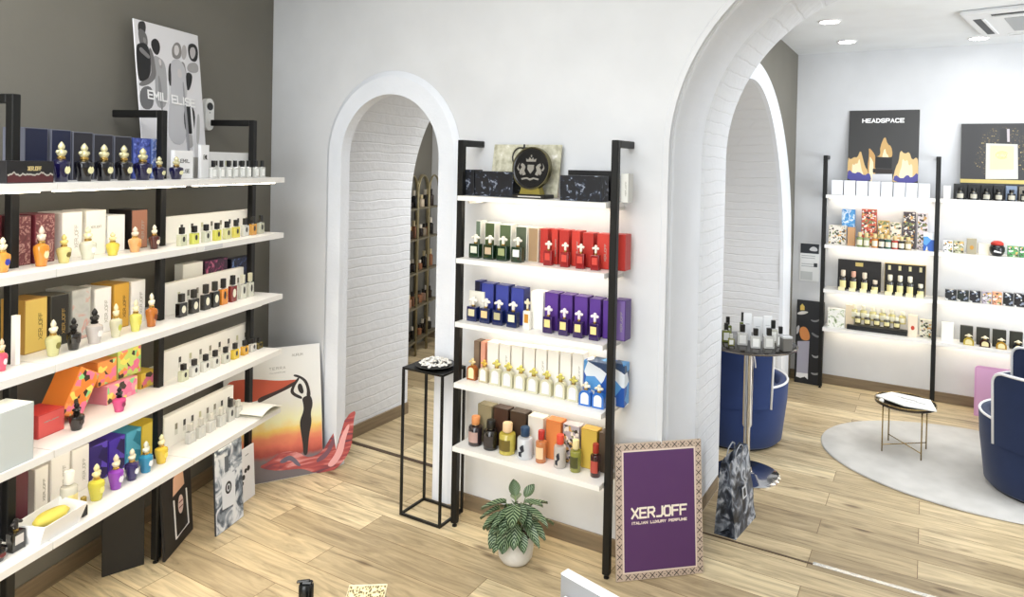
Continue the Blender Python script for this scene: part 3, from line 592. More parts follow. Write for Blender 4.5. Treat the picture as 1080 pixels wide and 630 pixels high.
 ('mini', -3.238, 2.515, 1.139, 107.53, 0.0444, 0, 0.1304, ('#f0f0e0', '#c8c4a8', 'oval'), 'white tester bottle nearest the corner, third shelf', 'tester bottles on the third shelf'),
 ('box', -2.755, 1.153, 0.827, 107.53, 0.1238, 0.12, 0.2024, ('#c9cfce', '#ccd2d0', ''), 'large pale grey carton at the left edge on the fourth shelf', ''),
 ('box', -3.121, 1.714, 0.827, 107.53, 0.1679, 0.12, 0.0819, ('#ef9ab0', 'fruit', ''), 'pink fruit print box behind the pink bottle', 'fruit print boxes on the fourth shelf'),
 ('box', -3.193, 1.875, 0.827, 107.53, 0.0932, 0.12, 0.071, ('#eecb50', 'fruit', ''), 'yellow fruit print box beside the post, fourth shelf', 'fruit print boxes on the fourth shelf'),
 ('box', -3.111, 1.651, 0.911, 107.53, 0.1001, 0.1, 0.105, ('#ee9a52', 'fruit', ''), 'round shouldered orange and green fruit print box lying on the pink one', 'fruit print boxes on the fourth shelf'),
 ('box', -3.149, 1.768, 0.911, 107.53, 0.1328, 0.1, 0.125, ('#c9dc74', 'fruit', ''), 'mint and yellow fruit print box topmost of the stack', 'fruit print boxes on the fourth shelf'),
 ('tiltbox', 0, 0, 0, 0, 0, 0, 0, ('#f08c3a', 'fruit', ''), 'orange fruit print box leaning diagonally on the fourth shelf', 'fruit print boxes on the fourth shelf'),
 ('box', -2.954, 1.353, 0.827, 107.53, 0.1133, 0.12, 0.0895, ('#c93c3c', '#e0605c', 'H:XERJOFF'), 'red box with folded lid beside the pale grey carton', ''),
 ('amphora', -2.869, 1.447, 0.827, 107.53, 0.0555, 0, 0.109, ('#1c1613', '#12100e', '#3a302a'), 'black amphora bottle before the leaning orange box', ''),
 ('amphora', -2.931, 1.644, 0.827, 107.53, 0.0517, 0, 0.1037, ('#e0508c', '#1a1216', '#8a1c4a'), 'bright pink bottle with black cap before the pink fruit box', ''),
 ('box', -3.256, 2.284, 0.827, 107.53, 0.6764, 0.03, 0.1402, ('#f6f5f0', '#f8f7f2', ''), 'long white display backing on the fourth shelf of the right bay', ''),
 ('mini', -3.084, 2.03, 0.827, 107.53, 0.05, 0, 0.0813, ('#f0f2d0', '#161412', 'oval'), 'pale tester bottle with dark oval, first from the left on the fourth shelf', 'tester bottles on the fourth shelf'),
 ('mini', -3.107, 2.101, 0.827, 107.53, 0.0495, 0, 0.0837, ('#f6f6ee', '#161412', 'oval'), 'pale tester bottle with dark oval, second from the left on the fourth shelf', 'tester bottles on the fourth shelf'),
 ('mini', -3.132, 2.179, 0.827, 107.53, 0.049, 0, 0.0852, ('#f4f4ec', '#161412', 'oval'), 'pale tester bottle with dark oval, third from the left on the fourth shelf', 'tester bottles on the fourth shelf'),
 ('mini', -3.153, 2.247, 0.827, 107.53, 0.0483, 0, 0.0882, ('#f4f4ea', '#161412', 'oval'), 'pale tester bottle with dark oval, fourth from the left on the fourth shelf', 'tester bottles on the fourth shelf'),
 ('mini', -3.178, 2.325, 0.827, 107.53, 0.0476, 0, 0.0843, ('#f2f2e2', '#161412', 'oval'), 'pale tester bottle with dark oval, fifth from the left on the fourth shelf', 'tester bottles on the fourth shelf'),
 ('mini', -3.201, 2.399, 0.827, 107.53, 0.0469, 0, 0.0848, ('#e8c840', '#161412', 'oval'), 'pale tester bottle with dark oval, sixth from the left on the fourth shelf', 'tester bottles on the fourth shelf'),
 ('mini', -3.225, 2.476, 0.827, 107.53, 0.0461, 0, 0.0801, ('#e8b030', '#161412', 'oval'), 'pale tester bottle with dark oval, seventh from the left on the fourth shelf', 'tester bottles on the fourth shelf'),
 ('mini', -3.247, 2.545, 0.827, 107.53, 0.0451, 0, 0.0731, ('#f4f2ec', '#161412', 'oval'), 'pale tester bottle with dark oval, eighth from the left on the fourth shelf', 'tester bottles on the fourth shelf'),
 ('mini', -3.266, 2.603, 0.827, 107.53, 0.0439, 0, 0.0635, ('#5a5020', '#161412', 'oval'), 'pale tester bottle with dark oval, ninth from the left on the fourth shelf', 'tester bottles on the fourth shelf'),
 ('box', -3.044, 1.371, 0.494, 107.53, 0.0573, 0.1, 0.1777, ('#f4f1ec', '#fcfaf6', 'V:XERJOFF'), 'white box nearest the maroon box, bottom shelf', 'boxes on the bottom left shelf'),
 ('box', -3.069, 1.451, 0.494, 107.53, 0.0869, 0.1, 0.1998, ('#f4f1ec', '#fcfaf6', 'V:XERJOFF'), 'white box in the middle of three, bottom shelf', 'boxes on the bottom left shelf'),
 ('box', -3.098, 1.541, 0.494, 107.53, 0.0834, 0.1, 0.1854, ('#f4f1ec', '#fcfaf6', 'V:XERJOFF'), 'white box next to the purple boxes, bottom shelf', 'boxes on the bottom left shelf'),
 ('box', -3.126, 1.629, 0.494, 107.53, 0.0938, 0.1, 0.1647, ('#3a2a78', 'facet', ''), 'dark purple faceted box, bottom shelf', 'boxes on the bottom left shelf'),
 ('box', -3.155, 1.721, 0.494, 107.53, 0.0893, 0.1, 0.1521, ('#4a30b0', 'facet', ''), 'bright violet faceted box, bottom shelf', 'boxes on the bottom left shelf'),
 ('box', -3.183, 1.811, 0.494, 107.53, 0.0892, 0.1, 0.1507, ('#4aa8c8', 'facetb', ''), 'turquoise faceted box, bottom shelf', 'boxes on the bottom left shelf'),
 ('box', -3.212, 1.903, 0.494, 107.53, 0.0947, 0.1, 0.1503, ('#f0d040', '#f4d850', ''), 'plain yellow box at the right end of the middle bay, bottom shelf', 'boxes on the bottom left shelf'),
 ('cyl', -2.884, 1.43, 0.494, 107.53, 0.0591, 0, 0.1727, ('#f4f2e4', '#f6f4ee', '#e8d890'), 'frosted white bottle before the white boxes, bottom shelf', 'bright amphora bottles on the bottom shelf'),
 ('amphora', -2.923, 1.553, 0.494, 107.53, 0.0619, 0, 0.1481, ('#e6dc50', '#efe6b0', '#f0e880'), 'yellow bottle with pale cap before the purple box', 'bright amphora bottles on the bottom shelf'),
 ('amphora', -2.953, 1.647, 0.494, 107.53, 0.06, 0, 0.1469, ('#8a3cb0', '#e8dcc0', '#f0e8f4'), 'violet bottle before the bright violet box', 'bright amphora bottles on the bottom shelf'),
 ('amphora', -2.979, 1.729, 0.494, 107.53, 0.0577, 0, 0.1363, ('#2a1c5c', '#e8e0c8', '#f0f0f4'), 'deep indigo bottle before the turquoise box', 'bright amphora bottles on the bottom shelf'),
 ('amphora', -3.002, 1.804, 0.494, 107.53, 0.0591, 0, 0.139, ('#2a88b0', '#e6e4d4', '#f0f4f4'), 'teal bottle before the plain yellow box', 'bright amphora bottles on the bottom shelf'),
 ('amphora', -3.031, 1.893, 0.494, 107.53, 0.0566, 0, 0.133, ('#f0cc40', '#f2e8b8', '#f6dc60'), 'golden yellow bottle beside the post, bottom shelf', 'bright amphora bottles on the bottom shelf'),
 ('box', -2.936, 1.194, 0.494, 107.53, 0.0604, 0.1, 0.2457, ('#1c1a1c', '#252326', ''), 'black box at the left edge of the bottom shelf', ''),
 ('box', -2.956, 1.26, 0.494, 107.53, 0.0638, 0.1, 0.2438, ('#4a2028', '#5a2a34', ''), 'maroon box at the left edge of the bottom shelf', ''),
 ('amphora', -2.761, 1.139, 0.494, 107.53, 0.0653, 0, 0.086, ('#141214', '#1c1a1c', '#6a1c1c'), 'squat black bottle at the left edge of the bottom shelf', ''),
 ('square', -2.783, 1.208, 0.494, 107.53, 0.0504, 0, 0.1124, ('#161416', '#2a282a', '#d8d0c8'), 'black bottle with bow shaped stopper on the bottom shelf', ''),
 ('box', -3.24, 2.219, 0.494, 107.53, 0.5189, 0.03, 0.1549, ('#f6f5f0', '#f8f7f2', ''), 'long white display backing on the bottom shelf of the right bay', ''),
 ('mini', -3.128, 2.1, 0.494, 107.53, 0.0513, 0, 0.0952, ('#f2f1ea', '#cfccc2', 'paleoval'), 'white tester bottle, first from the left on the bottom shelf', 'white tester bottles on the bottom shelf'),
 ('mini', -3.15, 2.171, 0.494, 107.53, 0.051, 0, 0.0943, ('#f2f1ea', '#cfccc2', 'paleoval'), 'white tester bottle, second from the left on the bottom shelf', 'white tester bottles on the bottom shelf'),
 ('mini', -3.172, 2.242, 0.494, 107.53, 0.0506, 0, 0.0946, ('#f2f1ea', '#cfccc2', 'paleoval'), 'white tester bottle, third from the left on the bottom shelf', 'white tester bottles on the bottom shelf'),
 ('mini', -3.197, 2.32, 0.494, 107.53, 0.0502, 0, 0.0961, ('#f2f1ea', '#cfccc2', 'paleoval'), 'white tester bottle, fourth from the left on the bottom shelf', 'white tester bottles on the bottom shelf'),
 ('mini', -3.219, 2.389, 0.494, 107.53, 0.0497, 0, 0.1172, ('#f2f1ea', '#1a1816', 'oval'), 'white tester bottle, fifth from the left on the bottom shelf', 'white tester bottles on the bottom shelf'),
 ('mini', -3.238, 2.45, 0.494, 107.53, 0.049, 0, 0.0907, ('#f2f1ea', '#cfccc2', 'paleoval'), 'white tester bottle, sixth from the left on the bottom shelf', 'white tester bottles on the bottom shelf'),
 ('box', -2.089, 2.97, 1.733, 0, 0.0903, 0.08, 0.1333, ('#17181a', 'butterfly', ''), 'black butterfly print box against the left post of the middle rack', ''),
 ('box', -1.923, 2.97, 1.733, 0, 0.23, 0.08, 0.1274, ('#191b26', 'butterfly', ''), 'wide black blue butterfly print box beside the medallion', ''),
 ('box', -1.416, 2.94, 1.733, 0, 0.2168, 0.08, 0.1193, ('#17181a', 'butterfly', ''), 'wide black butterfly print box right of the medallion, middle rack', ''),
 ('box', -1.424, 3.04, 1.733, 0, 0.2426, 0.04, 0.1439, ('#0e0e0f', '#101011', ''), 'plain black board box behind the butterfly box, middle rack', ''),
 ('box', -1.212, 2.97, 1.733, 0, 0.0373, 0.06, 0.1354, ('#cfcfca', '#dcdcd6', 'V:XERJOFF'), 'narrow pale grey box beyond the right post of the middle rack', ''),
 ('box', -2.045, 3.01, 1.412, 0, 0.03, 0.06, 0.1873, ('#f0eee6', '#6c7a66', ''), 'green carton with white side, first from the left on the green and red shelf', 'green cartons on the middle rack'),
 ('box', -1.972, 3.01, 1.412, 0, 0.0617, 0.06, 0.1817, ('#f0eee6', '#4c5a34', ''), 'green carton with white side, second from the left on the green and red shelf', 'green cartons on the middle rack'),
 ('box', -1.877, 3.01, 1.412, 0, 0.0716, 0.06, 0.1778, ('#f0eee6', '#5a6a48', ''), 'green carton with white side, third from the left on the green and red shelf', 'green cartons on the middle rack'),
 ('box', -1.782, 3.01, 1.412, 0, 0.0669, 0.06, 0.1741, ('#f0eee6', '#56604c', ''), 'green carton with white side, fourth from the left on the green and red shelf', 'green cartons on the middle rack'),
 ('box', -1.711, 3.01, 1.412, 0, 0.0574, 0.06, 0.1714, ('#e8dcc8', '#a88a68', ''), 'tan carton between the green and red cartons', ''),
 ('box', -1.65, 3.015, 1.412, 0, 0.0429, 0.07, 0.1706, ('#b8322a', '#b83028', ''), 'red carton, first from the left of the red row on the middle rack', 'red cartons on the middle rack'),
 ('box', -1.59, 3.015, 1.412, 0, 0.0343, 0.07, 0.1721, ('#b8322a', '#cc3c30', 'V:XERJOFF'), 'red carton, second from the left of the red row on the middle rack', 'red cartons on the middle rack'),
 ('box', -1.539, 3.015, 1.412, 0, 0.052, 0.07, 0.1708, ('#b8322a', '#b83028', ''), 'red carton, third from the left of the red row on the middle rack', 'red cartons on the middle rack'),
 ('box', -1.474, 3.015, 1.412, 0, 0.0459, 0.07, 0.1705, ('#b8322a', '#cc3c30', 'V:XERJOFF'), 'red carton, fourth from the left of the red row on the middle rack', 'red cartons on the middle rack'),
 ('box', -1.409, 3.015, 1.412, 0, 0.055, 0.07, 0.1658, ('#b8322a', '#b83028', ''), 'red carton, fifth from the left of the red row on the middle rack', 'red cartons on the middle rack'),
 ('box', -1.33, 3.015, 1.412, 0, 0.0635, 0.07, 0.1667, ('#b8322a', '#cc3c30', 'V:XERJOFF'), 'red carton, sixth from the left of the red row on the middle rack', 'red cartons on the middle rack'),
 ('box', -1.25, 3.015, 1.412, 0, 0.0667, 0.07, 0.1699, ('#b8322a', '#b83028', ''), 'red carton, seventh from the left of the red row on the middle rack', 'red cartons on the middle rack'),
 ('square', -2.024, 2.93, 1.412, 0, 0.0612, 0, 0.123, ('#14301c', '#f0ece0', '#d8d8c8'), 'dark green bottle with white bow stopper, first from the left', 'dark green bottles on the middle rack'),
 ('square', -1.936, 2.93, 1.412, 0, 0.0604, 0, 0.1241, ('#14301c', '#f0ece0', '#c8b090'), 'dark green bottle with white bow stopper, second from the left', 'dark green bottles on the middle rack'),
 ('square', -1.856, 2.93, 1.412, 0, 0.0597, 0, 0.1249, ('#14301c', '#f0ece0', '#9aa070'), 'dark green bottle with white bow stopper, third from the left', 'dark green bottles on the middle rack'),
 ('square', -1.77, 2.93, 1.412, 0, 0.059, 0, 0.1262, ('#14301c', '#f0ece0', '#f2f2ea'), 'dark green bottle with white bow stopper, fourth from the left', 'dark green bottles on the middle rack'),
 ('square', -1.595, 2.93, 1.412, 0, 0.0437, 0, 0.1201, ('#8c1418', '#f4e8dc', '#d0483c'), 'slim dark red bottle with white bow stopper, first from the left', 'dark red bottles on the middle rack'),
 ('square', -1.504, 2.93, 1.412, 0, 0.0431, 0, 0.1199, ('#8c1418', '#f4e8dc', '#d0483c'), 'slim dark red bottle with white bow stopper, second from the left', 'dark red bottles on the middle rack'),
 ('square', -1.421, 2.93, 1.412, 0, 0.0426, 0, 0.1194, ('#8c1418', '#f4e8dc', '#d0483c'), 'slim dark red bottle with white bow stopper, third from the left', 'dark red bottles on the middle rack'),
 ('square', -1.344, 2.93, 1.412, 0, 0.0421, 0, 0.1185, ('#8c1418', '#f4e8dc', '#d0483c'), 'slim dark red bottle with white bow stopper, fourth from the left', 'dark red bottles on the middle rack'),
 ('box', -2.041, 3.01, 1.085, 0, 0.036, 0.06, 0.1987, ('#232a68', '#1c1c30', ''), 'navy blue carton, first from the left on the blue and purple shelf', 'navy cartons on the middle rack'),
 ('box', -1.978, 3.01, 1.085, 0, 0.0767, 0.06, 0.1928, ('#232a68', '#3a459c', ''), 'navy blue carton, second from the left on the blue and purple shelf', 'navy cartons on the middle rack'),
 ('box', -1.888, 3.01, 1.085, 0, 0.0805, 0.06, 0.1924, ('#232a68', '#3a459c', ''), 'navy blue carton, third from the left on the blue and purple shelf', 'navy cartons on the middle rack'),
 ('box', -1.796, 3.01, 1.085, 0, 0.0785, 0.06, 0.1876, ('#232a68', '#3a459c', ''), 'navy blue carton, fourth from the left on the blue and purple shelf', 'navy cartons on the middle rack'),
 ('box', -2.039, 2.975, 1.085, 0, 0.0958, 0.01, 0.1456, ('#eae6d8', '#f0ecdf', ''), 'small cream card behind the first navy bottle', ''),
 ('box', -1.672, 2.995, 1.085, 0, 0.0701, 0.07, 0.1851, ('#f2efe6', '#fbf8ee', 'emblem'), 'cream carton with small gold emblem between navy and purple cartons', ''),
 ('box', -1.6, 3.015, 1.085, 0, 0.0741, 0.07, 0.1853, ('#4a2878', '#5a3490', ''), 'purple carton, first from the left of the purple row', 'purple cartons on the middle rack'),
 ('box', -1.518, 3.015, 1.085, 0, 0.0672, 0.07, 0.185, ('#4a2878', '#5a3490', ''), 'purple carton, second from the left of the purple row', 'purple cartons on the middle rack'),
 ('box', -1.439, 3.015, 1.085, 0, 0.0707, 0.07, 0.1848, ('#4a2878', '#5a3490', ''), 'purple carton, third from the left of the purple row', 'purple cartons on the middle rack'),
 ('box', -1.364, 3.015, 1.085, 0, 0.0593, 0.07, 0.1821, ('#4a2878', '#5a3490', ''), 'purple carton, fourth from the left of the purple row', 'purple cartons on the middle rack'),
 ('box', -1.302, 3.015, 1.085, 0, 0.0436, 0.07, 0.1824, ('#4a2878', '#5a3490', ''), 'purple carton, fifth from the left of the purple row', 'purple cartons on the middle rack'),
 ('box', -1.24, 3.015, 1.085, 0, 0.0618, 0.07, 0.1897, ('#4a2878', '#8068a8', 'V:XERJOFF'), 'purple carton, sixth from the left of the purple row', 'purple cartons on the middle rack'),
 ('square', -2.031, 2.93, 1.085, 0, 0.0603, 0, 0.1254, ('#0f1f50', '#f2eee4', '#d8d0a8'), 'navy bottle with white bow stopper, first from the left', 'navy bottles on the middle rack'),
 ('square', -1.952, 2.93, 1.085, 0, 0.0596, 0, 0.1262, ('#0f1f50', '#f2eee4', '#e8c890'), 'navy bottle with white bow stopper, second from the left', 'navy bottles on the middle rack'),
 ('square', -1.874, 2.93, 1.085, 0, 0.059, 0, 0.1269, ('#0f1f50', '#f2eee4', '#b8b088'), 'navy bottle with white bow stopper, third from the left', 'navy bottles on the middle rack'),
 ('square', -1.789, 2.93, 1.085, 0, 0.0583, 0, 0.1286, ('#0f1f50', '#f2eee4', '#f0e8c0'), 'navy bottle with white bow stopper, fourth from the left', 'navy bottles on the middle rack'),
 ('square', -1.707, 2.93, 1.085, 0, 0.0375, 0, 0.1528, ('#f2efe2', '#e8e0c0', '#c88a30'), 'slim cream bottle beside the cream carton', ''),
 ('square', -1.587, 2.93, 1.085, 0, 0.0506, 0, 0.132, ('#2c1250', '#f2e8ec', '#f0d890'), 'deep purple bottle with yellow label, first from the left', 'deep purple bottles on the middle rack'),
 ('square', -1.501, 2.93, 1.085, 0, 0.05, 0, 0.1309, ('#2c1250', '#f2e8ec', '#f0d890'), 'deep purple bottle with yellow label, second from the left', 'deep purple bottles on the middle rack'),
 ('square', -1.423, 2.93, 1.085, 0, 0.0494, 0, 0.1292, ('#2c1250', '#f2e8ec', '#f0d890'), 'deep purple bottle with yellow label, third from the left', 'deep purple bottles on the middle rack'),
 ('square', -1.341, 2.93, 1.085, 0, 0.0488, 0, 0.1281, ('#2c1250', '#f2e8ec', '#f0d890'), 'deep purple bottle with yellow label, fourth from the left', 'deep purple bottles on the middle rack'),
 ('box', -2.053, 3.03, 0.772, 0, 0.0363, 0.06, 0.1891, ('#6b5a4a', '#8a7460', ''), 'narrow brown carton at the left of the white carton shelf', ''),
 ('box', -2.013, 3.03, 0.772, 0, 0.0299, 0.06, 0.1898, ('#d8927a', '#e8a890', ''), 'narrow peach carton beside the brown one', ''),
 ('box', -1.946, 3.02, 0.772, 0, 0.0674, 0.06, 0.1994, ('#f2eee6', '#faf7f0', ''), 'white carton, first from the left behind the clear bottles', 'white cartons on the middle rack'),
 ('box', -1.872, 3.02, 0.772, 0, 0.066, 0.06, 0.2025, ('#f2eee6', '#faf7f0', 'V:XERJOFF'), 'white carton, second from the left behind the clear bottles', 'white cartons on the middle rack'),
 ('box', -1.799, 3.02, 0.772, 0, 0.0647, 0.06, 0.2055, ('#f2eee6', '#faf7f0', ''), 'white carton, third from the left behind the clear bottles', 'white cartons on the middle rack'),
 ('box', -1.727, 3.02, 0.772, 0, 0.0634, 0.06, 0.2085, ('#f2eee6', '#faf7f0', ''), 'white carton, fourth from the left behind the clear bottles', 'white cartons on the middle rack'),
 ('box', -1.657, 3.02, 0.772, 0, 0.0621, 0.06, 0.2114, ('#f2eee6', '#faf7f0', 'V:XERJOFF'), 'white carton, fifth from the left behind the clear bottles', 'white cartons on the middle rack'),
 ('box', -1.589, 3.02, 0.772, 0, 0.0609, 0.06, 0.2142, ('#f2eee6', '#faf7f0', ''), 'white carton, sixth from the left behind the clear bottles', 'white cartons on the middle rack'),
 ('box', -1.521, 3.02, 0.772, 0, 0.0597, 0.06, 0.217, ('#f2eee6', '#faf7f0', ''), 'white carton, seventh from the left behind the clear bottles', 'white cartons on the middle rack'),
 ('box', -1.455, 3.02, 0.772, 0, 0.0585, 0.06, 0.2198, ('#f2eee6', '#faf7f0', 'V:XERJOFF'), 'white carton, eighth from the left behind the clear bottles', 'white cartons on the middle rack'),
 ('box', -1.354, 3.045, 0.772, 0, 0.1435, 0.09, 0.1888, ('#3a6cc0', 'coast', ''), 'wide carton with blue white and yellow coast print', ''),
 ('box', -1.239, 3.02, 0.772, 0, 0.0572, 0.06, 0.2028, ('#5a8cd0', 'coast', ''), 'narrow blue striped carton beyond the right post', ''),
 ('tomb', -2.043, 2.95, 0.772, 0, 0.0519, 0, 0.1144, ('#a05a24', '#e8d4a0', '#f4e0b0'), 'amber tombstone shaped bottle at the left end, middle rack', ''),
 ('tomb', -1.969, 2.95, 0.772, 0, 0.0513, 0, 0.1187, ('#e8dcb8', '#e0b850', '#f4f0e0'), 'pale gold bottle second from the left, middle rack', ''),
 ('tomb', -1.893, 2.95, 0.772, 0, 0.0629, 0, 0.1307, ('#f4f0d0', '#cfc468', '#dcdce0'), 'clear bottle with yellowish bow cap, first from the left', 'clear tombstone bottles on the middle rack'),
 ('tomb', -1.822, 2.95, 0.772, 0, 0.0623, 0, 0.1281, ('#f4f0d0', '#cfc468', '#dcdce0'), 'clear bottle with yellowish bow cap, second from the left', 'clear tombstone bottles on the middle rack'),
 ('tomb', -1.749, 2.95, 0.772, 0, 0.0616, 0, 0.126, ('#f4f0d0', '#cfc468', '#dcdce0'), 'clear bottle with yellowish bow cap, third from the left', 'clear tombstone bottles on the middle rack'),
 ('tomb', -1.675, 2.95, 0.772, 0, 0.061, 0, 0.1243, ('#f4f0d0', '#cfc468', '#dcdce0'), 'clear bottle with yellowish bow cap, fourth from the left', 'clear tombstone bottles on the middle rack'),
 ('tomb', -1.6, 2.95, 0.772, 0, 0.0603, 0, 0.1232, ('#f4f0d0', '#cfc468', '#dcdce0'), 'clear bottle with yellowish bow cap, fifth from the left', 'clear tombstone bottles on the middle rack'),
 ('tomb', -1.524, 2.95, 0.772, 0, 0.0596, 0, 0.1225, ('#f4f0d0', '#cfc468', '#dcdce0'), 'clear bottle with yellowish bow cap, sixth from the left', 'clear tombstone bottles on the middle rack'),
 ('tomb', -1.453, 2.95, 0.772, 0, 0.059, 0, 0.1214, ('#f4f0d0', '#cfc468', '#dcdce0'), 'clear bottle with yellowish bow cap, seventh from the left', 'clear tombstone bottles on the middle rack'),
 ('tomb', -1.378, 2.93, 0.772, 0, 0.0603, 0, 0.112, ('#2a6cc0', '#f0e8d0', '#e8f0f4'), 'blue tombstone shaped bottle left of its twin, middle rack', 'blue bottles on the middle rack'),
 ('tomb', -1.311, 2.93, 0.772, 0, 0.0597, 0, 0.1102, ('#2a6cc0', '#f0e8d0', '#e8f0f4'), 'blue tombstone shaped bottle nearest the right post, middle rack', 'blue bottles on the middle rack'),
 ('box', -1.987, 3.02, 0.444, 0, 0.089, 0.06, 0.1933, ('#7a7258', '#9a9070', ''), 'olive tan carton at the left of the lowest shelf', 'cartons on the lowest shelf of the middle rack'),
 ('box', -1.888, 3.02, 0.444, 0, 0.0895, 0.06, 0.195, ('#38241a', '#4a3024', ''), 'dark brown carton, left of two, lowest shelf', 'cartons on the lowest shelf of the middle rack'),
 ('box', -1.784, 3.02, 0.444, 0, 0.0953, 0.06, 0.1959, ('#382a20', '#443226', ''), 'dark brown carton, right of two, lowest shelf', 'cartons on the lowest shelf of the middle rack'),
 ('box', -1.681, 3.02, 0.444, 0, 0.0871, 0.06, 0.1923, ('#e8e2d6', '#f0eadf', ''), 'white carton behind the blue capped bottle', 'cartons on the lowest shelf of the middle rack'),
 ('box', -1.579, 3.02, 0.444, 0, 0.0846, 0.06, 0.194, ('#c8743c', '#e08a4c', ''), 'orange carton with pale edge, lowest shelf', 'cartons on the lowest shelf of the middle rack'),
 ('box', -1.482, 3.02, 0.444, 0, 0.0873, 0.06, 0.1906, ('#b8b0b8', 'mosaic', ''), 'grey and pink mosaic print carton, lowest shelf', 'cartons on the lowest shelf of the middle rack'),
 ('box', -1.385, 3.02, 0.444, 0, 0.0849, 0.06, 0.19, ('#b8963c', '#d8b850', ''), 'gold carton, lowest shelf of the middle rack', 'cartons on the lowest shelf of the middle rack'),
 ('box', -1.306, 3.02, 0.444, 0, 0.0536, 0.06, 0.1886, ('#4a3c30', '#5c4c3c', ''), 'small dark brown carton against the right post', 'cartons on the lowest shelf of the middle rack'),
 ('cyl', -2.008, 2.94, 0.444, 0, 0.0729, 0, 0.1472, ('#2a2024', '#d89058', '#b89890'), 'dark bottle with wooden cap at the left of the lowest shelf', 'assorted bottles on the lowest shelf of the middle rack'),
 ('cyl', -1.914, 2.94, 0.444, 0, 0.0746, 0, 0.1465, ('#1c1816', '#141210', '#3a3432'), 'black bottle with black cap, lowest shelf', 'assorted bottles on the lowest shelf of the middle rack'),
 ('cyl', -1.814, 2.94, 0.444, 0, 0.0841, 0, 0.1524, ('#c8b850', '#e8c8a0', '#6a5a20'), 'gold and green bottle with cream cap, lowest shelf', 'assorted bottles on the lowest shelf of the middle rack'),
 ('cyl', -1.711, 2.94, 0.444, 0, 0.0777, 0, 0.1521, ('#e8ecf0', '#1c3c5c', 'ink'), 'white bottle with ink mark and navy cap', 'assorted bottles on the lowest shelf of the middle rack'),
 ('cyl', -1.619, 2.94, 0.444, 0, 0.0537, 0, 0.1548, ('#c07848', '#b02c24', '#e8c8a0'), 'amber bottle with red cap behind, lowest shelf', 'assorted bottles on the lowest shelf of the middle rack'),
 ('cyl', -1.514, 2.94, 0.444, 0, 0.0604, 0, 0.1562, ('#c8c0b8', '#d84a34', 'ink'), 'white bottle with black swirl and red cap', 'assorted bottles on the lowest shelf of the middle rack'),
 ('cyl', -1.43, 2.94, 0.444, 0, 0.0547, 0, 0.1492, ('#8a8a3c', '#e8d8a0', '#4a4a1c'), 'olive and gold bottle with cream cap', 'assorted bottles on the lowest shelf of the middle rack'),
 ('cyl', -1.326, 2.94, 0.444, 0, 0.0489, 0, 0.1539, ('#3c1c1c', '#a03020', '#b0483c'), 'dark bottle with dark red cap against the right end', 'assorted bottles on the lowest shelf of the middle rack'),
 ('box', -0.686, 6.485, 1.695, 0, 0.0922, 0.07, 0.1274, ('#e4e6ec', '#f0f2f6', ''), 'white carton, first from the left below the flame poster', 'white cartons on the top right shelf'),
 ('box', -0.588, 6.485, 1.695, 0, 0.0907, 0.07, 0.1258, ('#e4e6ec', '#f0f2f6', ''), 'white carton, second from the left below the flame poster', 'white cartons on the top right shelf'),
 ('box', -0.491, 6.485, 1.695, 0, 0.0892, 0.07, 0.1243, ('#e4e6ec', '#f0f2f6', ''), 'white carton, third from the left below the flame poster', 'white cartons on the top right shelf'),
 ('box', -0.396, 6.485, 1.695, 0, 0.0878, 0.07, 0.1228, ('#e4e6ec', '#f0f2f6', ''), 'white carton, fourth from the left below the flame poster', 'white cartons on the top right shelf'),
 ('box', -0.303, 6.485, 1.695, 0, 0.0864, 0.07, 0.1213, ('#e4e6ec', '#f0f2f6', ''), 'white carton, fifth from the left below the flame poster', 'white cartons on the top right shelf'),
 ('box', -0.21, 6.485, 1.695, 0, 0.0851, 0.07, 0.1198, ('#e4e6ec', '#f0f2f6', ''), 'white carton, sixth from the left below the flame poster', 'white cartons on the top right shelf'),
 ('box', -0.12, 6.485, 1.695, 0, 0.0837, 0.07, 0.1184, ('#e4e6ec', '#f0f2f6', ''), 'white carton, seventh from the left below the flame poster', 'white cartons on the top right shelf'),
 ('box', -0.03, 6.485, 1.695, 0, 0.0824, 0.07, 0.117, ('#e4e6ec', '#f0f2f6', ''), 'white carton, eighth from the left below the flame poster', 'white cartons on the top right shelf'),
 ('box', 0.223, 6.505, 1.695, 0, 0.0909, 0.05, 0.1236, ('#101010', '#101010', ''), 'black carton, first from the left below the bottle poster', 'dark cartons on the top right shelf'),
 ('cyl', 0.222, 6.43, 1.695, 0, 0.0567, 0, 0.094, ('#20201e', '#0c0c0c', '#b8b4a4'), 'small dark bottle before the first carton below the bottle poster', 'dark bottles on the top right shelf'),
 ('box', 0.313, 6.505, 1.695, 0, 0.0766, 0.05, 0.122, ('#101010', '#101010', ''), 'black carton, second from the left below the bottle poster', 'dark cartons on the top right shelf'),
 ('cyl', 0.312, 6.43, 1.695, 0, 0.0562, 0, 0.0927, ('#20201e', '#0c0c0c', '#b8b4a4'), 'small dark bottle before the second carton below the bottle poster', 'dark bottles on the top right shelf'),
 ('box', 0.401, 6.505, 1.695, 0, 0.0723, 0.05, 0.1203, ('#101010', '#101010', ''), 'black carton, third from the left below the bottle poster', 'dark cartons on the top right shelf'),
 ('cyl', 0.398, 6.43, 1.695, 0, 0.0558, 0, 0.0913, ('#20201e', '#0c0c0c', '#b8b4a4'), 'small dark bottle before the third carton below the bottle poster', 'dark bottles on the top right shelf'),
 ('box', 0.48, 6.505, 1.695, 0, 0.0682, 0.05, 0.1185, ('#1c1c1c', '#1c1c1c', ''), 'black carton, fourth from the left below the bottle poster', 'dark cartons on the top right shelf'),
 ('cyl', 0.477, 6.43, 1.695, 0, 0.0554, 0, 0.0897, ('#20201e', '#0c0c0c', '#b8b4a4'), 'small dark bottle before the fourth carton below the bottle poster', 'dark bottles on the top right shelf'),
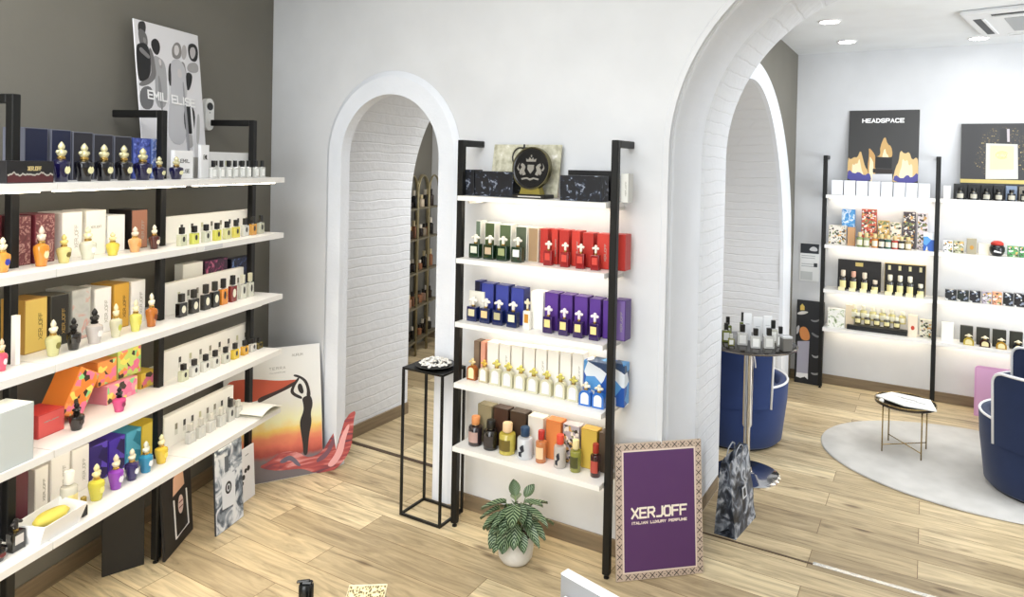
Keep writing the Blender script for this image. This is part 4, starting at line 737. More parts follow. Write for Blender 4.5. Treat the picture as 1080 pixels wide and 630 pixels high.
 ('box', 0.563, 6.505, 1.695, 0, 0.0732, 0.05, 0.1169, ('#7c8ca4', '#7c8ca4', ''), 'grey carton, fifth from the left below the bottle poster', 'dark cartons on the top right shelf'),
 ('cyl', 0.56, 6.43, 1.695, 0, 0.0549, 0, 0.0883, ('#20201e', '#0c0c0c', '#b8b4a4'), 'small dark bottle before the fifth carton below the bottle poster', 'dark bottles on the top right shelf'),
 ('box', 0.648, 6.505, 1.695, 0, 0.0721, 0.05, 0.1154, ('#7a7468', '#7a7468', ''), 'grey carton, sixth from the left below the bottle poster', 'dark cartons on the top right shelf'),
 ('cyl', 0.644, 6.43, 1.695, 0, 0.0545, 0, 0.087, ('#20201e', '#0c0c0c', '#b8b4a4'), 'small dark bottle before the sixth carton below the bottle poster', 'dark bottles on the top right shelf'),
 ('box', 0.132, 6.505, 1.695, 0, 0.0528, 0.05, 0.1053, ('#f0f0ee', '#f6f6f4', ''), 'white carton beside the middle post of the right rack', ''),
 ('box', -0.677, 6.505, 1.262, 0, 0.1441, 0.05, 0.165, ('#e6e0d4', 'mosaic', ''), 'white carton with gold flower print beside the left post, right rack', 'patterned cartons on the right rack'),
 ('box', -0.599, 6.565, 1.262, 0, 0.1056, 0.05, 0.3063, ('#4a90d0', 'sea', ''), 'blue and white sea print carton, right rack', 'patterned cartons on the right rack'),
 ('box', -0.566, 6.485, 1.262, 0, 0.0594, 0.05, 0.157, ('#c89868', '#d0a070', ''), 'slim tan carton before the sea print carton', 'patterned cartons on the right rack'),
 ('box', -0.436, 6.565, 1.262, 0, 0.1175, 0.05, 0.3146, ('#c8503c', 'mosaic', ''), 'red and pink patterned carton, right rack', 'patterned cartons on the right rack'),
 ('box', -0.323, 6.555, 1.262, 0, 0.0864, 0.05, 0.2241, ('#d8b468', 'mosaic', ''), 'gold leaf print carton, right rack', 'patterned cartons on the right rack'),
 ('box', -0.131, 6.565, 1.262, 0, 0.0907, 0.05, 0.3063, ('#4a3c44', 'mosaic', ''), 'dark carton with red butterfly print, right rack', 'patterned cartons on the right rack'),
 ('box', -0.034, 6.565, 1.262, 0, 0.0754, 0.05, 0.3035, ('#f0e4e8', 'mosaic', ''), 'white and pink flower print carton, right rack', 'patterned cartons on the right rack'),
 ('box', -0.231, 6.565, 1.262, 0, 0.0851, 0.05, 0.2129, ('#e8dcc8', 'mosaic', ''), 'cream dragonfly print carton, right rack', 'patterned cartons on the right rack'),
 ('box', 0.018, 6.485, 1.262, 0, 0.0873, 0.05, 0.1477, ('#3c5ca8', 'coast', ''), 'dark blue wave print carton beside the middle post', 'patterned cartons on the right rack'),
 ('cyl', -0.495, 6.42, 1.262, 0, 0.0522, 0, 0.124, ('#8a9a5c', '#e0c890', '#efe6cc'), 'tiny bottle, first from the left before the patterned cartons', 'tiny bottles on the right rack'),
 ('cyl', -0.444, 6.42, 1.262, 0, 0.052, 0, 0.121, ('#a8b080', '#e0c890', '#efe6cc'), 'tiny bottle, second from the left before the patterned cartons', 'tiny bottles on the right rack'),
 ('cyl', -0.379, 6.42, 1.262, 0, 0.0517, 0, 0.119, ('#c8843c', '#e0c890', '#efe6cc'), 'tiny bottle, third from the left before the patterned cartons', 'tiny bottles on the right rack'),
 ('cyl', -0.329, 6.42, 1.262, 0, 0.0515, 0, 0.1161, ('#1c2420', '#e0c890', '#efe6cc'), 'tiny bottle, fourth from the left before the patterned cartons', 'tiny bottles on the right rack'),
 ('cyl', -0.28, 6.42, 1.262, 0, 0.0513, 0, 0.1132, ('#2c5c50', '#e0c890', '#efe6cc'), 'tiny bottle, fifth from the left before the patterned cartons', 'tiny bottles on the right rack'),
 ('cyl', -0.23, 6.42, 1.262, 0, 0.0511, 0, 0.1103, ('#b04030', '#e0c890', '#efe6cc'), 'tiny bottle, sixth from the left before the patterned cartons', 'tiny bottles on the right rack'),
 ('cyl', -0.182, 6.42, 1.262, 0, 0.0509, 0, 0.1074, ('#14120f', '#e0c890', '#efe6cc'), 'tiny bottle, seventh from the left before the patterned cartons', 'tiny bottles on the right rack'),
 ('cyl', -0.133, 6.42, 1.262, 0, 0.0507, 0, 0.1046, ('#a89468', '#e0c890', '#efe6cc'), 'tiny bottle, eighth from the left before the patterned cartons', 'tiny bottles on the right rack'),
 ('box', 0.149, 6.495, 1.262, 0, 0.0657, 0.05, 0.0945, ('#e8e8ea', 'mosaic', ''), 'white and grey patterned tin, left end of the second bay', 'tins on the second bay'),
 ('box', 0.223, 6.495, 1.262, 0, 0.0746, 0.05, 0.096, ('#b0b090', 'mosaic', ''), 'olive patterned tin in the second bay', 'tins on the second bay'),
 ('box', 0.312, 6.495, 1.262, 0, 0.067, 0.05, 0.1215, ('#a09880', 'emblem', ''), 'taller sand carton with white oval, second bay', 'tins on the second bay'),
 ('box', 0.394, 6.495, 1.262, 0, 0.0755, 0.05, 0.0861, ('#eae0c8', '#f2ead0', ''), 'cream tin in the second bay', 'tins on the second bay'),
 ('box', 0.585, 6.495, 1.262, 0, 0.0699, 0.05, 0.0821, ('#4c9c5c', 'mosaic', ''), 'white and green tin in the second bay', 'tins on the second bay'),
 ('box', 0.657, 6.495, 1.262, 0, 0.0629, 0.05, 0.0804, ('#3c8c50', 'mosaic', ''), 'green tin cut by the right edge', 'tins on the second bay'),
 ('skull', 0.48, 6.46, 1.262, 0, 0.1039, 0, 0.1196, ('#16181c', '#b82c20', '#e8e8e8'), 'black round figure with red cap on the right rack', ''),
 ('box', -0.501, 6.535, 0.877, 0, 0.3371, 0.03, 0.256, ('#14100e', '#1a1614', ''), 'black display tray with rounded corners and gold badge, right rack', ''),
 ('box', -0.153, 6.535, 0.877, 0, 0.3074, 0.03, 0.2547, ('#c8b068', '#15110f', ''), 'black display tray with gold frame, right rack', ''),
 ('cyl', -0.62, 6.46, 0.877, 0, 0.0613, 0, 0.1701, ('#2a2018', '#e8d8c0', '#f0e4a0'), 'mini bottle in the rounded display tray, first from the left', 'mini bottles in the display trays'),
 ('cyl', -0.538, 6.46, 0.877, 0, 0.0609, 0, 0.1657, ('#2a2018', '#e0a890', '#f0e4a0'), 'mini bottle in the rounded display tray, second from the left', 'mini bottles in the display trays'),
 ('cyl', -0.453, 6.46, 0.877, 0, 0.0605, 0, 0.1616, ('#2a2018', '#e8d8c0', '#f0e4a0'), 'mini bottle in the rounded display tray, third from the left', 'mini bottles in the display trays'),
 ('cyl', -0.372, 6.46, 0.877, 0, 0.0601, 0, 0.1052, ('#0e0e0e', '#e8d8c0', '#f0e4a0'), 'mini bottle in the rounded display tray, fourth from the left', 'mini bottles in the display trays'),
 ('cyl', -0.259, 6.46, 0.877, 0, 0.0595, 0, 0.1644, ('#3a3a36', '#f2ead0', '#f0e4a0'), 'mini bottle in the gold framed tray, first from the left', 'mini bottles in the display trays'),
 ('cyl', -0.185, 6.46, 0.877, 0, 0.0591, 0, 0.1638, ('#3a3a36', '#f2ead0', '#f0e4a0'), 'mini bottle in the gold framed tray, second from the left', 'mini bottles in the display trays'),
 ('cyl', -0.112, 6.46, 0.877, 0, 0.0587, 0, 0.1631, ('#3a3a36', '#f2ead0', '#f0e4a0'), 'mini bottle in the gold framed tray, third from the left', 'mini bottles in the display trays'),
 ('cyl', -0.036, 6.46, 0.877, 0, 0.0584, 0, 0.1083, ('#0e0e0e', '#f2ead0', '#f0e4a0'), 'mini bottle in the gold framed tray, fourth from the left', 'mini bottles in the display trays'),
 ('box', 0.179, 6.495, 0.877, 0, 0.0785, 0.05, 0.0834, ('#16181a', 'mosaicd', ''), 'dark printed carton, first from the left in the lower second bay', 'printed cartons on the second bay'),
 ('box', 0.263, 6.495, 0.877, 0, 0.0774, 0.05, 0.0872, ('#1c241e', 'mosaicd', ''), 'dark printed carton, second from the left in the lower second bay', 'printed cartons on the second bay'),
 ('box', 0.345, 6.495, 0.877, 0, 0.0731, 0.05, 0.0909, ('#18141a', 'mosaicd', ''), 'dark printed carton, third from the left in the lower second bay', 'printed cartons on the second bay'),
 ('box', 0.423, 6.495, 0.877, 0, 0.0626, 0.05, 0.0941, ('#b0a8b4', 'mosaic', ''), 'pale printed carton, fourth from the left in the lower second bay', 'printed cartons on the second bay'),
 ('box', 0.491, 6.495, 0.877, 0, 0.0619, 0.05, 0.0964, ('#d89878', 'mosaic', ''), 'pale printed carton, fifth from the left in the lower second bay', 'printed cartons on the second bay'),
 ('box', 0.564, 6.495, 0.877, 0, 0.0641, 0.05, 0.0993, ('#121212', 'mosaicd', ''), 'dark printed carton, sixth from the left in the lower second bay', 'printed cartons on the second bay'),
 ('box', 0.635, 6.495, 0.877, 0, 0.0663, 0.05, 0.102, ('#16100f', 'mosaicd', ''), 'dark printed carton, seventh from the left in the lower second bay', 'printed cartons on the second bay'),
 ('box', -0.669, 6.495, 0.542, 0, 0.1363, 0.05, 0.1612, ('#f0eee6', 'leafy', ''), 'white carton with green leaf print at the left of the lowest right shelf', ''),
 ('box', -0.564, 6.525, 0.542, 0, 0.0673, 0.05, 0.2018, ('#f0e4cc', '#f2e0c0', ''), 'narrow cream carton beside the leaf print carton', ''),
 ('box', -0.352, 6.505, 0.542, 0, 0.4589, 0.09, 0.0378, ('#0c0c0c', '#100f0f', ''), 'long black stepped display stand on the lowest right shelf', ''),
 ('cyl', -0.532, 6.52, 0.63, 0, 0.0533, 0, 0.1224, ('#e8dc90', '#f4f0d8', '#f8f4dc'), 'small gold bottle, back row of the stepped stand, first from the left', 'gold bottles on the stepped stand'),
 ('cyl', -0.458, 6.52, 0.63, 0, 0.0529, 0, 0.1182, ('#e8dc90', '#f4f0d8', '#f8f4dc'), 'small gold bottle, back row of the stepped stand, second from the left', 'gold bottles on the stepped stand'),
 ('cyl', -0.384, 6.52, 0.63, 0, 0.0526, 0, 0.1141, ('#e8dc90', '#f4f0d8', '#f8f4dc'), 'small gold bottle, back row of the stepped stand, third from the left', 'gold bottles on the stepped stand'),
 ('cyl', -0.311, 6.52, 0.63, 0, 0.0523, 0, 0.1099, ('#e8dc90', '#f4f0d8', '#f8f4dc'), 'small gold bottle, back row of the stepped stand, fourth from the left', 'gold bottles on the stepped stand'),
 ('cyl', -0.24, 6.52, 0.63, 0, 0.052, 0, 0.1059, ('#e8dc90', '#f4f0d8', '#f8f4dc'), 'small gold bottle, back row of the stepped stand, fifth from the left', 'gold bottles on the stepped stand'),
 ('cyl', -0.162, 6.52, 0.63, 0, 0.0516, 0, 0.1028, ('#e8dc90', '#f4f0d8', '#f8f4dc'), 'small gold bottle, back row of the stepped stand, sixth from the left', 'gold bottles on the stepped stand'),
 ('cyl', -0.496, 6.465, 0.6, 0, 0.0527, 0, 0.0927, ('#3c3420', '#f4f0d8', '#e8dca0'), 'small dark gold bottle, front row of the stepped stand, first from the left', 'gold bottles on the stepped stand'),
 ('cyl', -0.423, 6.465, 0.6, 0, 0.0524, 0, 0.0906, ('#3c3420', '#f4f0d8', '#e8dca0'), 'small dark gold bottle, front row of the stepped stand, second from the left', 'gold bottles on the stepped stand'),
 ('cyl', -0.35, 6.465, 0.6, 0, 0.052, 0, 0.0885, ('#3c3420', '#f4f0d8', '#e8dca0'), 'small dark gold bottle, front row of the stepped stand, third from the left', 'gold bottles on the stepped stand'),
 ('cyl', -0.275, 6.465, 0.6, 0, 0.0517, 0, 0.0868, ('#3c3420', '#f4f0d8', '#e8dca0'), 'small dark gold bottle, front row of the stepped stand, fourth from the left', 'gold bottles on the stepped stand'),
 ('cyl', -0.201, 6.465, 0.6, 0, 0.0514, 0, 0.0852, ('#3c3420', '#f4f0d8', '#e8dca0'), 'small dark gold bottle, front row of the stepped stand, fifth from the left', 'gold bottles on the stepped stand'),
 ('box', -0.084, 6.495, 0.542, 0, 0.0686, 0.05, 0.1778, ('#f0e0c8', 'emblem', ''), 'cream carton with red emblem beside the stepped stand', ''),
 ('box', 0.016, 6.525, 0.542, 0, 0.1016, 0.05, 0.146, ('#e8e4cc', 'mosaic', ''), 'cream and green carton beside the middle post, lowest shelf', ''),
 ('box', 0.163, 6.515, 0.542, 0, 0.0857, 0.05, 0.144, ('#f4f2ea', '#faf8f0', ''), 'blank white carton on the lowest shelf of the second bay', ''),
 ('box', 0.295, 6.505, 0.542, 0, 0.0869, 0.03, 0.1387, ('#2c2c22', '#34342a', ''), 'dark framed card, first from the left behind the round bottles', 'dark cards on the lowest shelf of the second bay'),
 ('tomb', 0.308, 6.44, 0.542, 0, 0.0715, 0, 0.0896, ('#c8b048', '#f4ecd0', '#e8dca8'), 'round gold bottle before the first framed card', 'round bottles on the lowest shelf of the second bay'),
 ('box', 0.406, 6.505, 0.542, 0, 0.0883, 0.03, 0.1377, ('#2c2c22', '#34342a', ''), 'dark framed card, second from the left behind the round bottles', 'dark cards on the lowest shelf of the second bay'),
 ('tomb', 0.417, 6.44, 0.542, 0, 0.0708, 0, 0.0877, ('#3c1c14', '#f4ecd0', '#e8dca8'), 'dark brown round bottle before the second framed card', 'round bottles on the lowest shelf of the second bay'),
 ('box', 0.514, 6.505, 0.542, 0, 0.0897, 0.03, 0.1367, ('#2c2c22', '#34342a', ''), 'dark framed card, third from the left behind the round bottles', 'dark cards on the lowest shelf of the second bay'),
 ('tomb', 0.524, 6.44, 0.542, 0, 0.0701, 0, 0.0858, ('#b08830', '#f4ecd0', '#e8dca8'), 'round amber bottle before the third framed card', 'round bottles on the lowest shelf of the second bay'),
 ('box', 0.623, 6.505, 0.542, 0, 0.0849, 0.03, 0.1362, ('#2c2c22', '#34342a', ''), 'dark framed card, fourth from the left behind the round bottles', 'dark cards on the lowest shelf of the second bay'),
 ('tomb', 0.632, 6.44, 0.542, 0, 0.0694, 0, 0.0844, ('#101418', '#f4ecd0', '#e8dca8'), 'black round bottle before the fourth framed card', 'round bottles on the lowest shelf of the second bay'),
]
PTS = {
 'terre_corners': [(0.5471, 0.7623), (0.1922, 0.7834), (0.0562, -0.0076), (0.5598, -0.0002), (0.1828, -0.0071)],
 'head': [(0.4175, 0.5309), (0.429, 0.538), (0.4401, 0.5279), (0.448, 0.5011), (0.4503, 0.4794), (0.4388, 0.4711), (0.4222, 0.4876), (0.4142, 0.5114)],
 'arm_l': [(0.438, 0.4385), (0.3852, 0.4701), (0.369, 0.495), (0.3866, 0.5351), (0.4185, 0.5765), (0.4296, 0.5665), (0.4005, 0.5275), (0.3886, 0.4951), (0.4037, 0.4788), (0.4413, 0.4565)],
 'arm_r': [(0.4639, 0.4533), (0.4706, 0.4909), (0.4575, 0.5399), (0.4268, 0.5697), (0.3904, 0.583), (0.3963, 0.5965), (0.4356, 0.5801), (0.472, 0.5495), (0.4879, 0.4957), (0.4924, 0.4492)],
 'body': [(0.4382, 0.4456), (0.4641, 0.459), (0.4926, 0.4578), (0.5042, 0.4047), (0.4871, 0.3533), (0.4944, 0.3026), (0.4755, 0.2283), (0.4681, 0.1598), (0.4627, 0.1122), (0.439, 0.1164), (0.4377, 0.179), (0.4281, 0.2501), (0.4211, 0.3142), (0.4478, 0.3705), (0.4459, 0.4132)],
 'cloth_l': [(0.015, 0.5984), (0.1127, 0.602), (0.1858, 0.5925), (0.301, 0.5676), (0.3984, 0.562), (0.4267, 0.5612), (0.3696, 0.526), (0.2999, 0.5045), (0.2315, 0.482), (0.1844, 0.468), (0.1116, 0.4621), (0.0211, 0.5187)],
 'cloth_ld': [(0.1845, 0.4818), (0.2453, 0.4981), (0.3208, 0.5185), (0.3869, 0.5493), (0.4267, 0.5612), (0.3864, 0.5237), (0.3136, 0.497), (0.2449, 0.4732), (0.1882, 0.4509)],
 'cloth': [(0.1865, 0.0948), (0.2397, 0.1117), (0.3076, 0.1536), (0.3622, 0.1535), (0.4171, 0.1342), (0.4582, 0.0992), (0.5005, 0.0985), (0.5509, 0.1174), (0.6037, 0.1928), (0.6495, 0.2495), (0.6949, 0.2782), (0.7263, 0.3169), (0.7644, 0.3257), (0.7472, 0.27), (0.74, 0.1988), (0.7265, 0.1149), (0.687, 0.0508), (0.6267, -0.0014), (0.5686, -0.0141), (0.498, 0.0049), (0.4289, 0.0426), (0.3601, 0.0487), (0.2924, 0.0548), (0.2259, 0.074)],
 'cl_f1': [(0.2932, 0.1019), (0.3481, 0.1327), (0.3822, 0.1198), (0.4292, 0.0563), (0.4016, 0.0587), (0.3613, 0.1071), (0.3268, 0.0889)],
 'cl_f2': [(0.5699, 0.0301), (0.6296, 0.0894), (0.662, 0.1831), (0.709, 0.2543), (0.7237, 0.2448), (0.691, 0.1639), (0.6734, 0.0816), (0.6127, 0.0152)],
 'cl_f3': [(0.5135, 0.0545), (0.5859, 0.0831), (0.6323, 0.1738), (0.6669, 0.2395), (0.6492, 0.2424), (0.6105, 0.1775), (0.5723, 0.1136), (0.5142, 0.0821)],
 't_text': [(0.2492, 0.6432), (0.347, 0.6424), (0.2487, 0.61), (0.376, 0.7123), (0.4544, 0.7148)],
 'xer': [(-0.0001, 0.0001), (0.4281, 0.0001), (0.4213, 0.6007), (-0.0036, 0.6176), (0.0236, 0.569), (0.4058, 0.5535), (0.4096, 0.0316), (0.0275, 0.0346), (0.0712, 0.2773), (0.3475, 0.272), (0.3484, 0.3191), (0.0717, 0.3236), (0.0756, 0.2601), (0.3471, 0.2506)],
 'b1': [(0.0529, -0.0173), (0.2903, 0.0003), (0.3187, 0.2789), (0.087, 0.3383), (0.0959, 0.2378), (0.2207, 0.2282), (0.2448, 0.0631), (0.1053, 0.0444), (0.1336, 0.1402), (0.1506, 0.2153)],
 'b2': [(-0.0006, 0.0002), (0.2118, -0.0001), (-0.0323, 0.4027), (0.1907, 0.4108), (0.0852, 0.1985)],
 'b3': [(-0.0484, 0.0063), (0.0859, -0.0049), (-0.0596, 0.3002), (0.0649, 0.2923)],
 'emil_c': [(0.0019, 0.7744), (0.452, 0.7714), (0.4195, 0.3325), (-0.0021, 0.3243), (0.3922, 0.1614)],
 'em_man_head': [(0.0272, 0.7562), (0.0503, 0.7764), (0.0713, 0.7713), (0.0779, 0.7428), (0.0651, 0.7045), (0.0427, 0.6944), (0.0258, 0.7089)],
 'em_man_top': [(0.0015, 0.6399), (0.0285, 0.6564), (0.0598, 0.6643), (0.0889, 0.6431), (0.0931, 0.5719), (0.0831, 0.4986), (0.0339, 0.4686), (-0.0082, 0.4693)],
 'em_man_arm': [(0.0852, 0.6545), (0.1112, 0.6288), (0.1209, 0.5639), (0.1248, 0.504), (0.0797, 0.4623), (0.0162, 0.4406), (0.0028, 0.459), (0.0793, 0.4921), (0.0961, 0.5363)],
 'em_man_leg': [(0.0067, 0.436), (0.095, 0.4581), (0.0931, 0.338), (0.006, 0.3308)],
 'em_w1_head': [(0.0997, 0.675), (0.1308, 0.7012), (0.1587, 0.6893), (0.1647, 0.65), (0.1413, 0.6095), (0.1112, 0.6288)],
 'em_w1_body': [(0.1094, 0.6105), (0.1445, 0.6088), (0.1884, 0.5886), (0.1965, 0.5009), (0.182, 0.3516), (0.1033, 0.3449), (0.1139, 0.4905)],
 'em_w2_hair': [(0.2428, 0.6632), (0.2669, 0.6988), (0.294, 0.7087), (0.3149, 0.6882), (0.309, 0.6298), (0.2759, 0.6145), (0.2454, 0.6198)],
 'em_w2_face': [(0.2622, 0.6853), (0.2907, 0.6928), (0.2979, 0.6598), (0.2776, 0.6312), (0.2577, 0.6406)],
 'em_w2_dress': [(0.2254, 0.5892), (0.2587, 0.6156), (0.297, 0.6152), (0.3291, 0.5817), (0.3431, 0.5066), (0.319, 0.376), (0.3005, 0.1586), (0.1651, 0.179), (0.1933, 0.3649), (0.226, 0.4922)],
 'em_w2_arm': [(0.2094, 0.5645), (0.2331, 0.5991), (0.2307, 0.5053), (0.2235, 0.467), (0.2036, 0.4709)],
 'em_w3_face': [(0.3228, 0.6959), (0.3486, 0.703), (0.3547, 0.6563), (0.3288, 0.6137), (0.3097, 0.6363)],
 'em_w4_hair': [(0.3631, 0.7029), (0.3981, 0.7221), (0.4346, 0.7128), (0.4415, 0.6704), (0.421, 0.6185), (0.3699, 0.6264)],
 'em_w4_face': [(0.3766, 0.6923), (0.4149, 0.7041), (0.4223, 0.6673), (0.3961, 0.6304), (0.3752, 0.6428)],
 'em_w4_top': [(0.3338, 0.5567), (0.3844, 0.5533), (0.3713, 0.4971), (0.3408, 0.4485), (0.3308, 0.4923)],
 'em_w4_arm': [(0.3609, 0.6095), (0.4306, 0.62), (0.4349, 0.5705), (0.3922, 0.5569), (0.3421, 0.5682)],
 'em_w4_skirt': [(0.2975, 0.3741), (0.3865, 0.3755), (0.3654, 0.2251), (0.2933, 0.228)],
 'em_w4_leg': [(0.3001, 0.2246), (0.3614, 0.2223), (0.3506, 0.1537), (0.3034, 0.1524)],
 'em_w5': [(0.4, 0.344), (0.4214, 0.3326), (0.4011, 0.1747), (0.3748, 0.1738)],
 'em_w3_body': [(0.3035, 0.6098), (0.3315, 0.6051), (0.3374, 0.5572), (0.3444, 0.5196), (0.3169, 0.5672)],
 'em_text': [(0.0548, 0.4297), (0.3754, 0.3939), (0.0509, 0.3878), (0.0846, 0.3816)],
 'hs': [(0.002, 0.743), (0.54, 0.7244), (0.0019, 0.1206), (0.5466, 0.1116), (0.1135, 0.6341), (0.4232, 0.6305), (0.1123, 0.6707)],
 'hs_f1': [(0.002, 0.1175), (-0.0011, 0.3316), (0.0242, 0.3082), (0.0522, 0.3324), (0.0768, 0.3248), (0.1, 0.3962), (0.1194, 0.3254), (0.1404, 0.2471), (0.1625, 0.2162), (0.1796, 0.1229)],
 'hs_f2': [(0.1795, 0.1261), (0.1587, 0.2475), (0.1693, 0.3575), (0.1631, 0.4172), (0.1966, 0.3813), (0.2218, 0.3346), (0.2214, 0.1242)],
 'hs_f3': [(0.2218, 0.3346), (0.2561, 0.3506), (0.2511, 0.4208), (0.2855, 0.5225), (0.3085, 0.4445), (0.3364, 0.4291), (0.3494, 0.3595), (0.3394, 0.3284)],
 'hs_f4': [(0.352, 0.1282), (0.3756, 0.2519), (0.3974, 0.2984), (0.4053, 0.3986), (0.4401, 0.3605), (0.473, 0.3839), (0.4951, 0.3077), (0.5275, 0.3386), (0.5456, 0.3009), (0.5466, 0.1116), (0.3589, 0.1254)],
 'hs_v1': [(0.0006, 0.1174), (0.0054, 0.2285), (0.0573, 0.1822), (0.0921, 0.2067), (0.1359, 0.1686), (0.1771, 0.2009), (0.1965, 0.1203)],
 'hs_v2': [(0.3563, 0.1207), (0.3706, 0.1902), (0.4259, 0.1458), (0.4648, 0.1927), (0.4925, 0.1554), (0.5465, 0.2175), (0.5466, 0.1116)],
 'hs_bottle': [(0.2176, 0.3345), (0.3461, 0.3316), (0.3448, 0.2358), (0.2178, 0.2409)],
 'hs_base': [(0.2013, 0.2327), (0.3532, 0.2283), (0.3501, 0.1928), (0.2024, 0.1984)],
 'hs_plinth': [(0.1986, 0.1858), (0.3502, 0.1897), (0.3523, 0.1206), (0.1977, 0.1235)],
 'bp': [(0.0036, 0.61), (0.4217, 0.6056), (0.4284, 0.1259), (0.0162, 0.127)],
 'bp_bottle': [(0.1738, 0.4497), (0.3831, 0.4432), (0.3894, 0.1673), (0.1754, 0.161)],
 'bp_label': [(0.2021, 0.4323), (0.3598, 0.4287), (0.3602, 0.2422), (0.2031, 0.2387)],
 'bp_cap': [(0.2649, 0.5664), (0.3282, 0.566), (0.3323, 0.4502), (0.2644, 0.45)],
 'bp_capl': [(0.3103, 0.5661), (0.3282, 0.566), (0.331, 0.4618), (0.3144, 0.4618)],
 'bp_gold': [(0.0154, 0.1652), (0.4452, 0.1661), (0.4458, 0.1236), (0.0162, 0.127)],
 'dk': [(-0.0507, -0.0701), (0.2955, 0.0156), (-0.0881, 0.6889), (0.2159, 0.7412), (0.1129, 0.5188), (0.0747, 0.0355)],
 'dk_gold': [(0.0428, 0.68), (0.0605, 0.7015), (0.0797, 0.6796), (0.0809, 0.6459), (0.0443, 0.6415)],
 'dk_c1': [(-0.0056, 0.6135), (0.0582, 0.6383), (0.1224, 0.6366), (0.0823, 0.6075), (0.025, 0.6003)],
 'dk_bag': [(0.0315, 0.3645), (0.1316, 0.3789), (0.1284, 0.0922), (0.0325, 0.0883)],
 'dk_bagb': [(0.0325, 0.0883), (0.1284, 0.0922), (0.1303, 0.0402), (0.1023, 0.0593), (0.0663, 0.0437), (0.0293, 0.0518)],
 'dk_flower': [(0.0408, 0.4864), (0.0974, 0.506), (0.134, 0.439), (0.1316, 0.3789), (0.0562, 0.3801)],
 'dk_wing': [(-0.0503, 0.4377), (-0.0057, 0.4922), (0.0445, 0.511), (0.0421, 0.4504), (-0.0146, 0.4184)],
 'dk_s1': [(0.1293, 0.5702), (0.1748, 0.5641), (0.2146, 0.5859), (0.1977, 0.5551), (0.1528, 0.5493)],
 'dk_s2': [(0.1493, 0.2669), (0.186, 0.2488), (0.2255, 0.2738), (0.2088, 0.2381), (0.1684, 0.2366)],
 'dk_s3': [(0.146, 0.107), (0.1912, 0.1026), (0.2308, 0.121), (0.2184, 0.093), (0.1693, 0.0848)],
 'dk_s4': [(0.1422, 0.4641), (0.202, 0.4318), (0.2197, 0.439), (0.2027, 0.4129), (0.1523, 0.4344)],
}
_TPL = {}
for kind, x, y, z, rot, w, d, h, cols, label, group in ITEMS:
    if kind == 'tiltbox':
        t = thing('perfume_box', label, 'box', group=group); W, D, H = .105, .11, .185
        carton(t, W, D, H, cols)
        t.matrix_world = Matrix.Translation(LP(-1.765, .26, .8275)) @ Matrix.Rotation(RZL, 4, 'Z') @ Matrix.Rotation(math.radians(30), 4, 'Y') @ Matrix.Translation((-W / 2, 0, 0))
        continue
    isbox = kind == 'box'
    disp = isbox and ('display' in label)
    name = ('display_backing' if 'backing' in label else 'display_tray' if 'tray' in label else 'display_stand' if disp else 'name_card' if 'card' in label and 'carton' not in label else 'leaning_panel' if 'panel' in label else 'perfume_box') if isbox else NAMES[kind]
    cat = ('display' if disp else 'card' if name == 'name_card' else 'panel' if name == 'leaning_panel' else 'box') if isbox else ('figurine' if kind == 'skull' else 'bottle')
    key = (kind, cols, round(w, 2), round(d, 2), round(h, 2))
    if key in _TPL:
        t = copy_tree(_TPL[key][0]); t.location = (x, y, z + .0004); tag(t, label, cat, group or None)
        if not group and 'group' in t: del t['group']
        ow, od, oh = _TPL[key][1:]; t.scale = (w / ow, 1 if not isbox else d / od, h / oh); t.rotation_euler = (0, 0, math.radians(rot))
    else:
        t = thing(name, label, cat, (x, y, z + .0004), math.radians(rot), group or None)
        if isbox: carton(t, w, d, h, cols)
        else: BK[kind](t, w, h, cols)
        if name == 'display_tray':
            for k in range(4):
                x = -w / 2 + w * (k + .5) / 4; box_o('cream_tag', x - .026, x + .026, -d / 2 - .105, -d / 2 - .100, 0, .030, mat('#efe6b8', .5), t, .001)
            if 'badge' in label: box_o('gold_badge', -.03, .03, -d / 2 - .003, -d / 2, h * .80, h * .93, mat('#d8c070', .4), t, .001)
            else:
                for k in range(4):
                    x = -w / 2 + w * (k + .5) / 4; box_o('cream_tag', x - .010, x + .010, -d / 2 - .002, -d / 2, h * .78, h * .93, mat('#e6dca8', .5), t)
        if name == 'display_backing' and h > .12:
            for k in range(8):
                x = -w / 2 + w * (k + 1.45) / 9.2; c_ = ('#4a4844', '#77746a', '#3c3a38', '#c9c8a8', '#8a8676')[(k * 3 + int(h * 1000)) % 5]
                box_o('printed_bottle', x - .010, x + .010, -d / 2 - .0014, -d / 2 - .0005, h * .30, h * .46, mat('#dcdcd4', .5), t)
                box_o('printed_cap', x - .008, x + .008, -d / 2 - .0016, -d / 2 - .0005, h * .47, h * .66, mat(c_, .5), t)
        _TPL[key] = (t, w, d, h)

